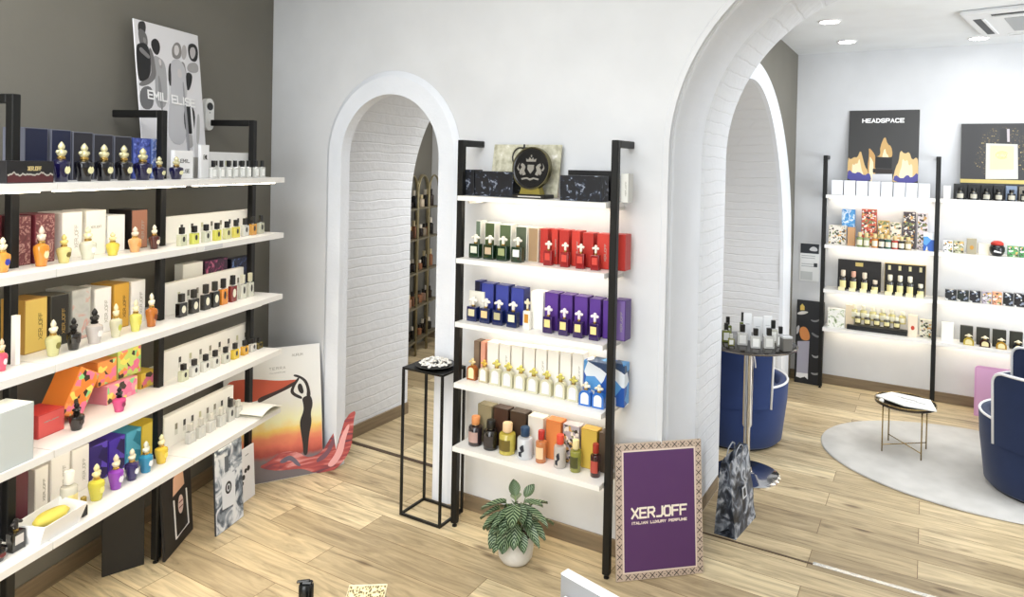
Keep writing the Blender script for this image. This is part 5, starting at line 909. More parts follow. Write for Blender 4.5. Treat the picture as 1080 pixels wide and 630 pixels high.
# ------------------------------------------------------------------ flat boards with printed pictures
def board(name, label, cat, bl, xd, lean, w, h, th, m, edge=None):
    """rigid board: bottom left corner bl, bottom edge along xd, leaning back by lean; local x right, z up, front face at y = 0"""
    xd = Vector((xd[0], xd[1], 0)).normalized(); bk = Vector((-xd.y, xd.x, 0)); zd = Vector((0, 0, 1)) * math.cos(lean) + bk * math.sin(lean); yd = zd.cross(xd)
    t = thing(name, label, cat)
    t.matrix_world = Matrix(((xd.x, yd.x, zd.x, bl[0]), (xd.y, yd.y, zd.y, bl[1]), (xd.z, yd.z, zd.z, bl[2] + .001), (0, 0, 0, 1)))
    box_o('panel', 0, w, 0, th, 0, h, edge or m, t, min(.0015, th * .3))
    box_o('picture_ground', .002, w - .002, -.0006, .001, .002, h - .002, m, t)
    return t
def soft(pts, n=2):
    for _ in range(n):
        q = []
        for a, b in zip(pts, pts[1:] + pts[:1]): q += [(a[0] * .75 + b[0] * .25, a[1] * .75 + b[1] * .25), (a[0] * .25 + b[0] * .75, a[1] * .25 + b[1] * .75)]
        pts = q
    return pts
def pr(t, name, pts, col, k=1, lab=None, th=.0005, rough=.45):
    pts = list(pts)
    if name in ('printed_figure', 'printed_dancer', 'printed_sash', 'printed_ribbon', 'printed_flower', 'printed_shine', 'printed_gold', 'car_picture'): pts = soft(pts)
    if name == 'printed_flame': pts = soft(pts, 1)
    o = mesh(name, prism(bmesh.new(), list(pts), -.0006 - k * .0005, -.0004), col if not isinstance(col, str) else mat(col, rough), t)
    if lab: o['label'] = lab
    return o
def ell(cx, cz, rx, rz, n=20): return [(cx + rx * math.cos(2 * PI * i / n), cz + rz * math.sin(2 * PI * i / n)) for i in range(n)]
P = PTS
# fashion poster on the top left shelf
bl = LP(-1.25, .14, 1.797)
t = board('fashion_poster', 'tall black and white fashion poster of five people on the top left shelf', 'poster', bl, LW, .1, .452, .773, .006, mat('#e4e3e6', .35))
for i, (k, c) in enumerate([('w5', '#b8b8b8'), ('w1_body', '#a8a8aa'), ('w1_head', '#1c1a1a'), ('man_leg', '#6c6c6e'), ('man_arm', '#767474'), ('man_head', '#2e2c2c'), ('man_top', '#121214'), ('w3_body', '#8c8a8a'), ('w3_face', '#b4b0b0'), ('w2_arm', '#2c2a2a'), ('w2_hair', '#8a8684'), ('w2_dress', '#c4c4c8'), ('w2_face', '#d8d4d4'), ('w4_leg', '#b0aeae'), ('w4_arm', '#a4a2a2'), ('w4_hair', '#161516'), ('w4_face', '#bcb8b8'), ('w4_top', '#0e0e10'), ('w4_skirt', '#0f0f11')]):
    pr(t, 'printed_figure', [(max(.003, min(.449, x)), max(.003, min(.77, z))) for x, z in P['em_' + k]], c, 1 + i * .3)
for k, c, q in (([(.022, .735), (.075, .72), (.085, .66), (.058, .63), (.03, .64)], '#6a6868', 2.6), ([(.03, .64), (.055, .625), (.09, .60), (.08, .585), (.05, .60), (.02, .62)], '#807e7e', 7.2), ([(.145, .60), (.165, .60), (.17, .555), (.15, .545)], '#a09c9c', 3.2), ([(.275, .565), (.30, .565), (.305, .52), (.27, .52)], '#cfcaca', 6.2), ([(.13, .52), (.15, .50), (.155, .34), (.135, .34)], '#8c8c8e', 3.4), ([(.20, .50), (.215, .48), (.21, .34), (.195, .34)], '#d8d8da', 3.5),
                 ([(.30, .50), (.315, .50), (.325, .10), (.305, .05)], '#9c9ca0', 6.9), ([(.345, .42), (.36, .40), (.37, .10), (.35, .10)], '#e4e4e6', 6.95), ([(.145, .595), (.16, .60), (.165, .57), (.15, .56)], '#d0cccc', 3.3), ([(.05, .69), (.07, .69), (.072, .665), (.055, .66)], '#8a8888', 2.9)):
    pr(t, 'printed_figure', k, c, q)
strokes('EMIL ELISE', .052, .385, .386, .432, .0085, mat('#fbfbfb', .5), t, -.005, .001, slope=-.05)
# sunset standee with the dancer, in the corner
def terre_mat():
    a = NT('sunset_print', .4); v = a.coord(); s = a.n('ShaderNodeSeparateXYZ'); a.l(v, s.inputs[0])
    n = a.n('ShaderNodeTexNoise', Scale=9., Detail=3.); a.l(v, n.inputs[0])
    m = a.n('ShaderNodeMath', operation='MULTIPLY_ADD'); m.inputs[1].default_value = .10; a.l(n.outputs['Fac'], m.inputs[0]); a.l(s.outputs[2], m.inputs[2])
    a.l(a.ramp(m.outputs[0], [(.0, '#6c6668'), (.165, '#7c7274'), (.19, '#a84a40'), (.24, '#d8705c'), (.29, '#e89068'), (.34, '#f2d074'), (.39, '#f0ecc0'), (.5, '#eceae4'), (1., '#f0f1f1')]), a.b.inputs['Base Color']); return a.m
t = board('sunset_standee', 'large sunset poster of a dancer with red cloth, leaning in the corner', 'poster', (-3.450, 2.527, 0), (.516, .856), .218, .555, .765, .008, terre_mat(), mat('#f0f0f0', .5))
sh = lambda pts, dx=-.0: [(x + dx, z) for x, z in pts]
def cloth_mat():
    a = NT('red_cloth_print', .45); v = a.coord((1, 1, 1)); mp = a.n('ShaderNodeMapping'); mp.inputs['Rotation'].default_value = (0, .8, 0); mp.inputs['Scale'].default_value = (4, 1, 26); a.l(v, mp.inputs[0]); w = a.n('ShaderNodeTexNoise', Scale=1.2, Detail=3., Distortion=1.2); a.l(mp.outputs[0], w.inputs[0])
    a.l(a.ramp(w.outputs['Fac'], [(.3, '#5c4450'), (.42, '#9c4448'), (.55, '#bc5a54'), (.68, '#d89490')]), a.b.inputs['Base Color']); return a.m
MC = cloth_mat()
pr(t, 'printed_sash', [(max(.002, x), z) for x, z in P['cloth_l']], '#c8583c', 1); pr(t, 'printed_sash', P['cloth_ld'], '#3a2826', 1.5, 'dark underside of the blowing sash')
for k in ('body', 'arm_l', 'arm_r', 'head'): pr(t, 'printed_dancer', P[k], '#2f2826', 2)
mesh('cut_out_cloth', prism(bmesh.new(), soft(P['cloth'], 1), -.006, -.0012), MC, t)
for k, c in (('cl_f1', '#6c6474'), ('cl_f2', '#e8aaa8'), ('cl_f3', '#7c5460')): mesh('cloth_fold', prism(bmesh.new(), soft(P[k]), -.0072, -.0055), mat(c, .5), t)
strokes('TERRA', .252, .347, .634, .650, .0022, mat('#a8a6a2', .5), t, -.0008, .0004, gap=.6); strokes('AURUM', .385, .45, .702, .718, .0026, mat('#b8b6b2', .5), t, -.0008, .0004); strokes('ITALIANPERFUME', .252, .347, .612, .619, .0011, mat('#a8a6a2', .5), t, -.0008, .0004)
# purple brand board
t = board('brand_board', 'purple XERJOFF board with patterned beige border leaning beside the right post', 'sign', (-1.193, 2.905, 0), (.321, .283), .1, .428, .612, .01, mat('#cdb9a8', .5), mat('#b8a898', .5))
W, H = .428, .612; MD = mat('#3c3432', .5); MW = mat('#f0e0d2', .5)
bm = bmesh.new()
def xcell(cx, cz, s):
    for a in (1, -1):
        d = Vector((1, 0, a)).normalized(); n = Vector((-d.z, 0, d.x)) * .0016
        q = [Vector((cx, 0, cz)) - d * s + n, Vector((cx, 0, cz)) + d * s + n, Vector((cx, 0, cz)) + d * s - n, Vector((cx, 0, cz)) - d * s - n]
        prism(bm, [(p.x, p.z) for p in q], -.0016, -.0005)
for i in range(14):
    z = .022 + i * (H - .044) / 13
    for x in (.0165, W - .0165): xcell(x, z, .017); prism(bm, ell(x, z + .022, .0028, .0028, 6), -.0016, -.0005)
for i in range(1, 10):
    x = .0165 + i * (W - .033) / 10
    for z in (.0165, H - .0165): xcell(x, z, .017); prism(bm, ell(x + .02, z, .0028, .0028, 6), -.0016, -.0005)
mesh('lattice_border', bm, MD, t)
box_o('inner_line', .033, W - .033, -.0014, 0, .033, H - .033, MW, t); box_o('purple_field', .039, W - .039, -.0022, 0, .039, H - .039, mat('#5a3668', .35), t)
strokes('XERJOFF', .073, .350, .272, .323, .0088, mat('#fff4e4', .4), t, -.0024, .0015, gap=.34); strokes('ITALIAN LUXURY PERFUME', .075, .348, .247, .260, .0034, mat('#f4e4d8', .4), t, -.0024, .001, gap=.4, space=.8)
# flame poster and bottle poster on the far rack
t = board('flame_poster', 'dark HEADSPACE poster with flames and a small bottle, on the far rack', 'poster', (-.62, 6.53, 1.695), (1, 0), .11, .545, .742, .008, mat('#3b3b3b', .45), mat('#d0d0ce', .5))
cl = lambda pts: [(max(.003, min(.542, x)), max(.003, min(.739, z))) for x, z in pts]
for k, c, q in (('f1', '#d8b478', 1), ('f2', '#c89c60', 1.2), ('f3', '#caa468', 1.4), ('f4', '#e0c088', 1.6), ('v1', '#4c4a94', 2), ('v2', '#4c4a94', 2.2)):
    pr(t, 'printed_flame', cl(P['hs_' + k]), c, q)
    if k[0] == 'f':
        pts = P['hs_' + k]; mx = sum(p[0] for p in pts) / len(pts); pr(t, 'printed_flame', cl([(mx + (x - mx) * .55, .11 + (z - .11) * .75) for x, z in pts]), '#f2e2bc', q + .1, 'pale heart of the flame')
pr(t, 'printed_plinth', cl(P['hs_plinth']), '#cfcfd2', 3); pr(t, 'printed_bottle', cl(P['hs_bottle']), '#1a1a1c', 3.2); pr(t, 'printed_bottle_base', cl(P['hs_base']), '#2a2220', 3.4)
strokes('HEADSPACE', .105, .430, .630, .669, .0082, mat('#ffffff', .5), t, -.0012, .001, gap=.42)
def glit():
    a = NT('glitter_print', .4); v = a.coord(); n = a.n('ShaderNodeTexNoise', Scale=70., Detail=3.); a.l(v, n.inputs[0])
    a.l(a.ramp(n.outputs['Fac'], [(.0, '#2c2c2e'), (.58, '#2f2f30'), (.66, '#8a7848'), (.74, '#d8c890')]), a.b.inputs['Base Color']); return a.m
t = board('perfume_poster', 'black poster of a cream square bottle with gold dust, on the far rack', 'poster', (.22, 6.53, 1.70), (1, 0), .11, .60, .612, .008, mat('#2f2f31', .45), mat('#c8c8c4', .5))
bm = bmesh.new(); prism(bm, [(.09, .3), (.12, .42), (.16, .55), (.24, .59), (.36, .58), (.45, .5), (.47, .35), (.42, .22), (.30, .2), (.16, .2)], -.0012, -.0004); mesh('gold_dust', bm, glit(), t)
for k, c, q in (('bottle', '#c9c8c0', 2), ('label', '#e6e0a4', 3), ('cap', '#222224', 2), ('capl', '#b8b0b4', 3)): pr(t, 'printed_' + {'bottle': 'bottle', 'label': 'bottle_label', 'cap': 'cap', 'capl': 'cap_highlight'}[k], P['bp_' + k], c, q)
pr(t, 'gold_ledge', [(.003, .128), (.597, .128), (.597, .158), (.003, .158)], '#c8b468', 3)
xs = [p[0] for p in P['bp_label']]; cx = sum(xs) / 4; cz = sum(p[1] for p in P['bp_label']) / 4 + .02
bm = bmesh.new()
for r_, a0, a1 in ((.04, 20, 330), (.03, 200, 520), (.018, 0, 300)): 
    n = 14; pts = [(cx + r_ * math.cos(math.radians(a0 + (a1 - a0) * i / n)), cz + r_ * .75 * math.sin(math.radians(a0 + (a1 - a0) * i / n))) for i in range(n + 1)]
    tube(bm, [(x, -.0024, z) for x, z in pts], .0012, 5)
mesh('script_flourish', bm, mat('#6a6440', .5), t)
# boards on the floor under the long rack
t = board('framed_board', 'black board with white outlined panel, on the floor by the second post', 'sign', (-3.062, 1.938, 0), (-.157, .245), .06, .295, .40, .012, mat('#171516', .5))
q = P['b1']
bm = bmesh.new(); tube(bm, [(.105, -.002, .24), (.112, -.002, .05), (.245, -.002, .06), (.235, -.002, .24)], .004, 6); mesh('white_outline', bm, mat('#e8e6e4', .5), t)
pr(t, 'oval_emblem', ell(.175, .19, .026, .045), '#e0c8c4', 2); pr(t, 'arched_print', [(.10, .26), (.11, .34), (.16, .37), (.21, .35), (.22, .27)], '#d0a890', 2)
for z in (.175, .2): pr(t, 'oval_emblem', [(.155, z), (.195, z), (.195, z + .006), (.155, z + .006)], '#8a4c50', 3, 'dark line across the oval')
def bluew():
    a = NT('watercolour_print', .45); v = a.coord(); n = a.n('ShaderNodeTexNoise', Scale=11., Detail=4., Distortion=1.5); a.l(v, n.inputs[0])
    a.l(a.ramp(n.outputs['Fac'], [(.38, '#3a4656'), (.46, '#8c98a8'), (.55, '#dfe4ec'), (.8, '#f0f2f6')]), a.b.inputs['Base Color']); return a.m
t = board('bottle_board', 'pale blue watercolour board with bottle print leaning under the shelf', 'sign', (-3.056, 2.2, 0), (-.059, .203), .05, .212, .425, .01, bluew(), mat('#30343a', .5))
pr(t, 'printed_bottle', [(.05, .11), (.15, .10), (.15, .27), (.05, .27)], '#e4e8f0', 1.5); pr(t, 'printed_cap', [(.075, .29), (.105, .29), (.105, .37), (.075, .37)], '#5c6470', 1.5)
pr(t, 'ring_emblem', ell(.098, .205, .024, .032), '#20242c', 2); pr(t, 'ring_emblem', ell(.098, .205, .014, .020), '#c8ccd4', 3, 'pale centre of the ring'); pr(t, 'ring_emblem', ell(.098, .205, .007, .012), '#20242c', 4)
t = board('price_card', 'small white card with black marks leaning beside the watercolour board', 'card', (-3.225, 2.468, 0), (-.3, .95), .05, .13, .295, .006, mat('#e6e8ee', .45))
for x, z, r_ in ((.03, .14, .014), (.05, .17, .012), (.075, .175, .014), (.02, .11, .011)): pr(t, 'black_mark', ell(x, z, r_, r_ * 1.1, 8), '#16181c', 1)
pr(t, 'printed_line', [(.05, .25), (.08, .252), (.08, .256), (.05, .254)], '#70747c', 1)
# dark board added in place of the deep shadow under the rack
board('shade_board', 'dark board standing in for the deep shadow by the second post', 'panel', LP(-1.50, .17, 0), LP(-1.365, .275, 0) - LP(-1.50, .17, 0), .03, .168, .43, .01, mat('#201e1c', .6))
# black display board in the second room
t = board('picture_board', 'black board with hanging bag picture standing left of the far rack', 'poster', (-1.005, 6.50, 0), (1, 0), .08, .232, .735, .012, mat('#17171a', .4))
D = lambda k: [(max(.004, min(.228, x - .015)), max(.03, min(.73, z))) for x, z in P['dk_' + k]]
for k, c in (('c1', '#e0dcd6'), ('wing', '#b8b4b6'), ('bag', '#a8a6b4'), ('bagb', '#f0eeee'), ('flower', '#d88c4c'), ('gold', '#e0c060'), ('s1', '#8c8c8c'), ('s2', '#a0a0a0'), ('s3', '#989898'), ('s4', '#787878')):
    pr(t, {'c1': 'printed_ribbon', 'wing': 'printed_ribbon', 'bag': 'printed_bag', 'bagb': 'printed_bag_edge', 'flower': 'printed_flower', 'gold': 'printed_bottle'}.get(k, 'printed_shine'), D(k), c, 1 + .3 * len(k))
# notice on the rear wall
t = board('wall_notice', 'small white notice with dark header on the rear wall corner', 'notice', (-1.0, 6.612, .90), (1, 0), 0, .165, .345, .003, mat('#eceeee', .5))
pr(t, 'dark_header', [(.004, .25), (.161, .25), (.161, .338), (.004, .338)], '#20262e', 1); pr(t, 'car_picture', [(.07, .275), (.10, .315), (.14, .31), (.155, .27)], '#d8dadc', 2)
for z in (.225, .205, .15, .13): pr(t, 'printed_line', [(.015, z), (.13, z), (.13, z + .006), (.015, z + .006)], '#a8acb0', 1)
pr(t, 'dark_stamp', [(.12, .13), (.15, .13), (.15, .165), (.12, .165)], '#30343a', 1.5)
pr(t, 'leaflet_pocket', [(.01, .01), (.11, .01), (.11, .085), (.01, .085)], '#c8cccc', 1)
# wall sensor
t = thing('scent_dispenser', 'white capsule shaped dispenser with black eye on the taupe wall', 'dispenser'); t.matrix_world = ML @ Matrix.Translation((-.648, 0, 2.147))
pts = [(.036 * math.cos(a * PI / 10), .055 + .036 * math.sin(a * PI / 10)) for a in range(11)] + [(-.036 * math.cos(a * PI / 10), -.055 - .036 * math.sin(a * PI / 10)) for a in range(11)]
bm = prism(bmesh.new(), pts, -.03, -.001); mesh('casing', bm, mat('#f0f0ee', .3), t)
mesh('eye', prism(bmesh.new(), ell(0, .045, .024, .022, 24), -.033, -.029), mat('#1c1c1e', .2), t); mesh('button', prism(bmesh.new(), ell(0, .01, .004, .004, 10), -.032, -.029), mat('#909090', .4), t)

# ------------------------------------------------------------------ things on top of the single bay rack
t = thing('medallion_display', 'round black medallion with a pale crest on a gold stand, middle rack top', 'medallion', (-1.712, 2.955, 1.7335))
box_o('base_plate', -.085, .10, -.05, .05, 0, .02, mat('#161514', .3), t, .003)
pts = [(-.06, .02), (.06, .02), (.045, .06), (-.045, .06)]
mesh('gold_cradle', prism(bmesh.new(), pts, -.02, .025), mat('#a89a4c', .35, .6), t)
RX90 = Matrix.Translation((0, 0, .147)) @ Matrix.Rotation(math.radians(84), 4, 'X')
mesh('disc', lathe(bmesh.new(), [(.10, -.014), (.107, -.01), (.107, .012), (.10, .016), (.094, .013), (.094, .0125), (0, .0125)], 40, M=RX90), mat('#121112', .25), t, 40)
mesh('rim', lathe(bmesh.new(), [(.1015, .0165), (.1065, .0165), (.1078, .012), (.1078, -.009), (.104, -.012), (.1015, .016)], 40, M=RX90, cap=False), mat('#6c6648', .35, .7), t, 40)
bm = bmesh.new(); MC_ = Matrix.Translation((0, -.0145, .147)) @ Matrix.Rotation(math.radians(-6), 4, 'X')
def cp(pts, dx=0, dz=0, s=1., fl=1): prism(bm, [((x * fl + dx) * s, (z + dz) * s) for x, z in pts], -.0015, .003, MC_)
cp([(-.018, .018), (.018, .018), (.018, -.004), (0, -.026), (-.018, -.004)])
cp([(-.026, .034), (.026, .034), (.030, .05), (.016, .042), (.010, .056), (0, .044), (-.010, .056), (-.016, .042), (-.030, .05)]); cp(ell(0, .062, .004, .006, 8))
for f in (1, -1):
    cp([(.026, -.030), (.036, -.012), (.030, .008), (.040, .020), (.052, .026), (.058, .016), (.050, .006), (.058, -.004), (.064, -.022), (.054, -.034), (.046, -.022), (.044, -.036)], fl=f)
    cp([(.062, -.01), (.072, .006), (.066, .026), (.074, .012), (.078, 0), (.070, -.012)], fl=f)
cp([(-.05, -.050), (-.02, -.044), (0, -.050), (.02, -.044), (.05, -.050), (.046, -.058), (.02, -.052), (0, -.060), (-.02, -.052), (-.046, -.058)])
mesh('crest', bm, mat('#96928a', .4, .3), t)
box_o('caption', -.05, .08, -.051, -.0495, .006, .012, mat('#c8c4bc', .4), t)
def speck():
    a = NT('speckled_card', .6); v = a.coord(); n = a.n('ShaderNodeTexNoise', Scale=26., Detail=4.); a.l(v, n.inputs[0])
    a.l(a.ramp(n.outputs['Fac'], [(.35, '#a8a48c'), (.5, '#c8c5ae'), (.62, '#d6d3c2'), (.68, '#f4f2ea')]), a.b.inputs['Base Color']); return a.m
t = board('speckled_panel', 'pale speckled panel leaning on the wall behind the black medallion', 'panel', (-2.01, 3.022, 1.735), (1, 0), .16, .405, .27, .008, speck())
bm = bmesh.new(); tube(bm, [(.165 + .042 * math.cos(a * PI / 9), -.003, .205 + .048 * math.sin(a * PI / 9)) for a in range(2, 17)], .004, 6)
tube(bm, [(.185, -.003, .15), (.187, -.003, .27)], .005, 6); tube(bm, [(.17, -.003, .252), (.235, -.003, .252)], .004, 6); mesh('ring_mark', bm, mat('#1c1a16', .5), t)

# ------------------------------------------------------------------ wire plant stand with a dish of petals
t = thing('wire_stand', 'tall black wire frame stand beside the small arch', 'stand', (-2.295, 2.953, 0))
a_, b_, hh, w = .130, .097, .80, .006
bm = bmesh.new(); bbox(bm, -a_ - w, a_ + w, -b_ - w, b_ + w, hh - .012, hh, .002); mesh('top_plate', bm, M_BLACK, t)
for sx in (-1, 1):
    for sy in (-1, 1): box_o('leg', sx * a_ - w, sx * a_ + w, sy * b_ - w, sy * b_ + w, 0, hh - .012, M_BLACK, t)
for sy in (-1, 1): box_o('bottom_rail', -a_ + w, a_ - w, sy * b_ - w, sy * b_ + w, 0, .012, M_BLACK, t)
for sx in (-1, 1): box_o('bottom_rail', sx * a_ - w, sx * a_ + w, -b_ + w, b_ - w, 0, .012, M_BLACK, t)
t = thing('dish', 'flat black dish on the wire stand', 'dish', (-2.290, 2.955, .8005)); mesh('bowl', lathe(bmesh.new(), [(.05, 0), (.085, .004), (.105, .012), (.108, .015), (.10, .0145), (.06, .008), (0, .007)], 28), mat('#161616', .3), t, 40)
bm = bmesh.new(); random.seed(3)
for i in range(110):
    r_ = .085 * math.sqrt(random.random()); a = random.random() * 6.28
    z = .812 + .026 * (1 - (r_ / .09) ** 2) * random.uniform(.4, 1.1)
    M = Matrix.Translation((-2.290 + r_ * math.cos(a), 2.955 + r_ * math.sin(a) * .95, z + .004)) @ Matrix.Rotation(random.random() * 6, 4, 'Z') @ Matrix.Rotation(random.uniform(-.9, .9), 4, 'X')
    lathe(bm, [(0, -.003), (.011, -.001), (.014, .002), (.008, .004), (0, .003)], 7, sx=1.0, sy=random.uniform(.5, .9), M=M)
tag(mesh('white_petals', bm, mat('#f6f4ee', .7), None, True), 'heap of loose white petals in the black dish', 'petals', kind='stuff')

# ------------------------------------------------------------------ potted plant
t = thing('potted_plant', 'leafy prayer plant with striped leaves in a round white pot', 'plant', (-1.676, 2.812, 0))
def potm():
    a = NT('white_pot', .55); v = a.coord(); n = a.n('ShaderNodeTexNoise', Scale=14., Detail=4.); a.l(v, n.inputs[0]); a.l(a.ramp(n.outputs['Fac'], [(.3, '#d6d4ce'), (.7, '#efeeea')]), a.b.inputs['Base Color']); return a.m
mesh('pot', lathe(bmesh.new(), [(.048, 0), (.066, .008), (.080, .03), (.086, .065), (.086, .105), (.083, .135), (.079, .135), (.078, .115), (0, .112)], 32), potm(), t, 40)
mesh('soil', lathe(bmesh.new(), [(.078, .113), (.06, .119), (0, .121)], 24), mat('#3a2c20', .9), t, True)
def leafm():
    a = NT('striped_leaf', .45); uvn = a.n('ShaderNodeUVMap'); s = a.n('ShaderNodeSeparateXYZ'); a.l(uvn.outputs[0], s.inputs[0])
    ab = a.n('ShaderNodeMath', operation='ABSOLUTE'); a.l(s.outputs[0], ab.inputs[0])
    m = a.n('ShaderNodeMath', operation='MULTIPLY_ADD'); m.inputs[1].default_value = -.35; a.l(ab.outputs[0], m.inputs[0]); a.l(s.outputs[1], m.inputs[2])
    m2 = a.n('ShaderNodeMath', operation='MULTIPLY'); m2.inputs[1].default_value = 44.; a.l(m.outputs[0], m2.inputs[0])
    sn = a.n('ShaderNodeMath', operation='SINE'); a.l(m2.outputs[0], sn.inputs[0])
    m3 = a.n('ShaderNodeMath', operation='MULTIPLY_ADD'); m3.inputs[1].default_value = .5; m3.inputs[2].default_value = .5; a.l(sn.outputs[0], m3.inputs[0])
    a.l(a.ramp(m3.outputs[0], [(.0, '#22391f'), (.55, '#33502e'), (.8, '#52704a'), (.97, '#a8b894')]), a.b.inputs['Base Color']); return a.m
ML_ = leafm(); ML2 = mat('#a9b98c', .5)
def leaf(bm, uvl, base, dirv, L, W, droop, roll=0.):
    d = Vector(dirv).normalized(); up = Vector((0, 0, 1)); s = d.cross(up)
    s = s.normalized() if s.length > .01 else Vector((1, 0, 0)); n = s.cross(d).normalized()
    s2 = s * math.cos(roll) + n * math.sin(roll); n2 = s2.cross(d).normalized()
    N = 8; rows = []
    for i in range(N + 1):
        f = i / N; wd = W * (math.sin(PI * min(1, f * .94 + .05)) ** .75) * (1 - .25 * f)
        c = Vector(base) + d * (L * f) - up * (droop * f * f * L)
        rows.append([(c + s2 * wd * .5 * k + n2 * (.010 * (abs(k)) ** 1.3) * (W / .05), (k, f)) for k in (-1, -.5, 0, .5, 1)])
    vs = [[bm.verts.new(p) for p, _ in r] for r in rows]
    for i in range(N):
        for j in range(4):
            q = [(i, j), (i, j + 1), (i + 1, j + 1), (i + 1, j)]
            f = bm.faces.new([vs[a][b] for a, b in q])
            for lp, (a, b) in zip(f.loops, q): lp[uvl].uv = rows[a][b][1]
lb = bmesh.new(); uvl = lb.loops.layers.uv.new('UVMap'); st = bmesh.new(); random.seed(11)
# (dx, dy, dz) tip anchor of each blade and its direction
LV = [((-.045, -.02, .275), (-1, -.3, -.18), .115, .055, .25), ((-.06, -.05, .255), (-1, -.2, -.5), .10, .05, .2), ((-.02, .02, .30), (-.25, .2, .75), .075, .05, .1), ((.01, -.04, .285), (.35, -.7, -.25), .10, .062, .3), ((.03, .02, .28), (.75, .1, .12), .09, .045, .2), ((.05, 0, .265), (.95, -.05, -.12), .115, .048, .35), ((.06, -.03, .225), (.8, -.25, -.62), .12, .045, .1),
      ((.03, -.06, .215), (.25, -.5, -.75), .095, .06, .1), ((.0, -.08, .20), (.05, -.35, -.9), .10, .064, .05), ((-.045, -.075, .20), (-.15, -.4, -.9), .10, .058, .05), ((-.055, -.06, .235), (-.4, -.6, -.35), .08, .055, .2), ((-.075, -.03, .21), (-.7, -.35, -.6), .085, .05, .2), ((.075, -.01, .215), (.7, .1, -.5), .09, .05, .2), ((.04, .06, .25), (.4, .9, .1), .10, .05, .3), ((-.04, .06, .25), (-.5, .9, .1), .10, .05, .3),
      ((-.08, .03, .22), (-.9, .4, -.3), .10, .05, .2), ((.07, .05, .21), (.8, .6, -.3), .09, .05, .2), ((0, 0, .26), (.1, -.4, .4), .07, .05, .2), ((-.02, -.07, .16), (-.1, -.6, -.5), .085, .055, .1), ((.055, -.055, .175), (.5, -.5, -.6), .08, .05, .1), ((-.02, -.045, .25), (-.2, -.8, -.2), .085, .05, .35), ((.02, .05, .29), (.2, .5, .5), .07, .045, .1)]
for i in range(16):
    a = i * 2.4; q = .3 + .6 * ((i * 7) % 5) / 5
    LV.append(((.062 * q * math.cos(a), .06 * q * math.sin(a) - .01, .20 + .075 * (1 - q) + .012 * (i % 3)), (math.cos(a), math.sin(a) - .2, -.25 - .4 * q), .085, .058, .25))
for b, d, L, W, dr in LV:
    leaf(lb, uvl, b, d, L * 1.1, W * 1.3, dr, random.uniform(-.3, .3))
    tube(st, [(b[0] * .15, b[1] * .15, .115), (b[0] * .5, b[1] * .5, .6 * b[2] + .05), b, tuple(Vector(b) + Vector(d).normalized() * .012)], .0022, 5)
o = mesh('foliage', lb, ML_, t, True); mesh('stems', st, mat('#6f8a4e', .5), t, True)

# ------------------------------------------------------------------ gift bag leaning at the arch
def bagm():
    a = NT('patterned_paper', .45); v = a.coord((1, 1, 1)); n = a.n('ShaderNodeTexNoise', Scale=13., Detail=5., Distortion=1.2); a.l(v, n.inputs[0])
    a.l(a.ramp(n.outputs['Fac'], [(.36, '#24272e'), (.47, '#4c525e'), (.54, '#8b929e'), (.62, '#c6cad2'), (.7, '#3c424e')]), a.b.inputs['Base Color']); return a.m
t = thing('gift_bag', 'black and grey patterned paper gift bag standing in the big arch', 'bag', (-.925, 3.565, 0))
A, B, Cc, D_ = Vector((0, 0, 0)), Vector((.113, -.005, 0)), Vector((.15, .29, 0)), Vector((.035, .295, 0))
H_ = .37; off = Vector((-.01, -.01, H_)); TA = Vector((.03, .03, 0)) + off; TB = Vector((.075, .02, 0)) + off; TC = Vector((.115, .27, .03)) + off; TD = Vector((.07, .28, .03)) + off
def quad(bm, *p): bm.faces.new([bm.verts.new(x) for x in p])
G0 = (A + B) * .5 + Vector((.004, .05, .02)); G1 = (TA + TB) * .5 + Vector((0, .03, 0))
bm = bmesh.new(); quad(bm, B, Cc, TC, TB); quad(bm, D_, A, TA, TD); quad(bm, A, G0, G1, TA); quad(bm, G0, B, TB, G1); quad(bm, Cc, D_, TD, TC); quad(bm, A, D_, Cc, B)
bmesh.ops.remove_doubles(bm, verts=bm.verts, dist=1e-5); bmesh.ops.subdivide_edges(bm, edges=bm.edges, cuts=4, use_grid_fill=True)
for v in bm.verts:
    if v.co.z > .03: v.co += Vector((math.sin(v.co.z * 40 + v.co.y * 30) * .004, math.cos(v.co.z * 33 + v.co.x * 50) * .003, 0))
o = mesh('paper_body', bm, bagm(), t); sm = o.modifiers.new('thickness', 'SOLIDIFY'); sm.thickness = .0015
mid = (B + Cc + TC + TB) * .25 + Vector((.006, -.002, 0)); ax = (Cc - B).normalized(); az = (TB - B).normalized(); nn = ax.cross(az).normalized()
bm = bmesh.new(); q = [mid + ax * x + az * z + nn * .004 for x, z in ((-.03, -.03), (.03, -.03), (.03, .03), (-.03, .03))]; q2 = [p + nn * .002 for p in q]; bm.faces.new([bm.verts.new(p) for p in q2]); mesh('white_emblem', bm, mat('#d0d4dc', .4), t)
bm = bmesh.new(); quad(bm, *[mid + ax * x + az * z + nn * .007 for x, z in ((-.016, -.02), (.016, -.02), (.016, .02), (-.016, .02))]); mesh('emblem_mark', bm, mat('#3a4048', .4), t)
for (p, q_) in ((TA, TD), (TB, TC)):
    bm = bmesh.new(); m0 = p.lerp(q_, .3); m1 = p.lerp(q_, .7)
    tube(bm, [m0, m0 + Vector((.004, .02, .035)), (m0 + m1) * .5 + Vector((.008, 0, .055)), m1 + Vector((.004, -.02, .035)), m1], .0035, 6); mesh('handle', bm, mat('#9a9ea6', .4), t, True)

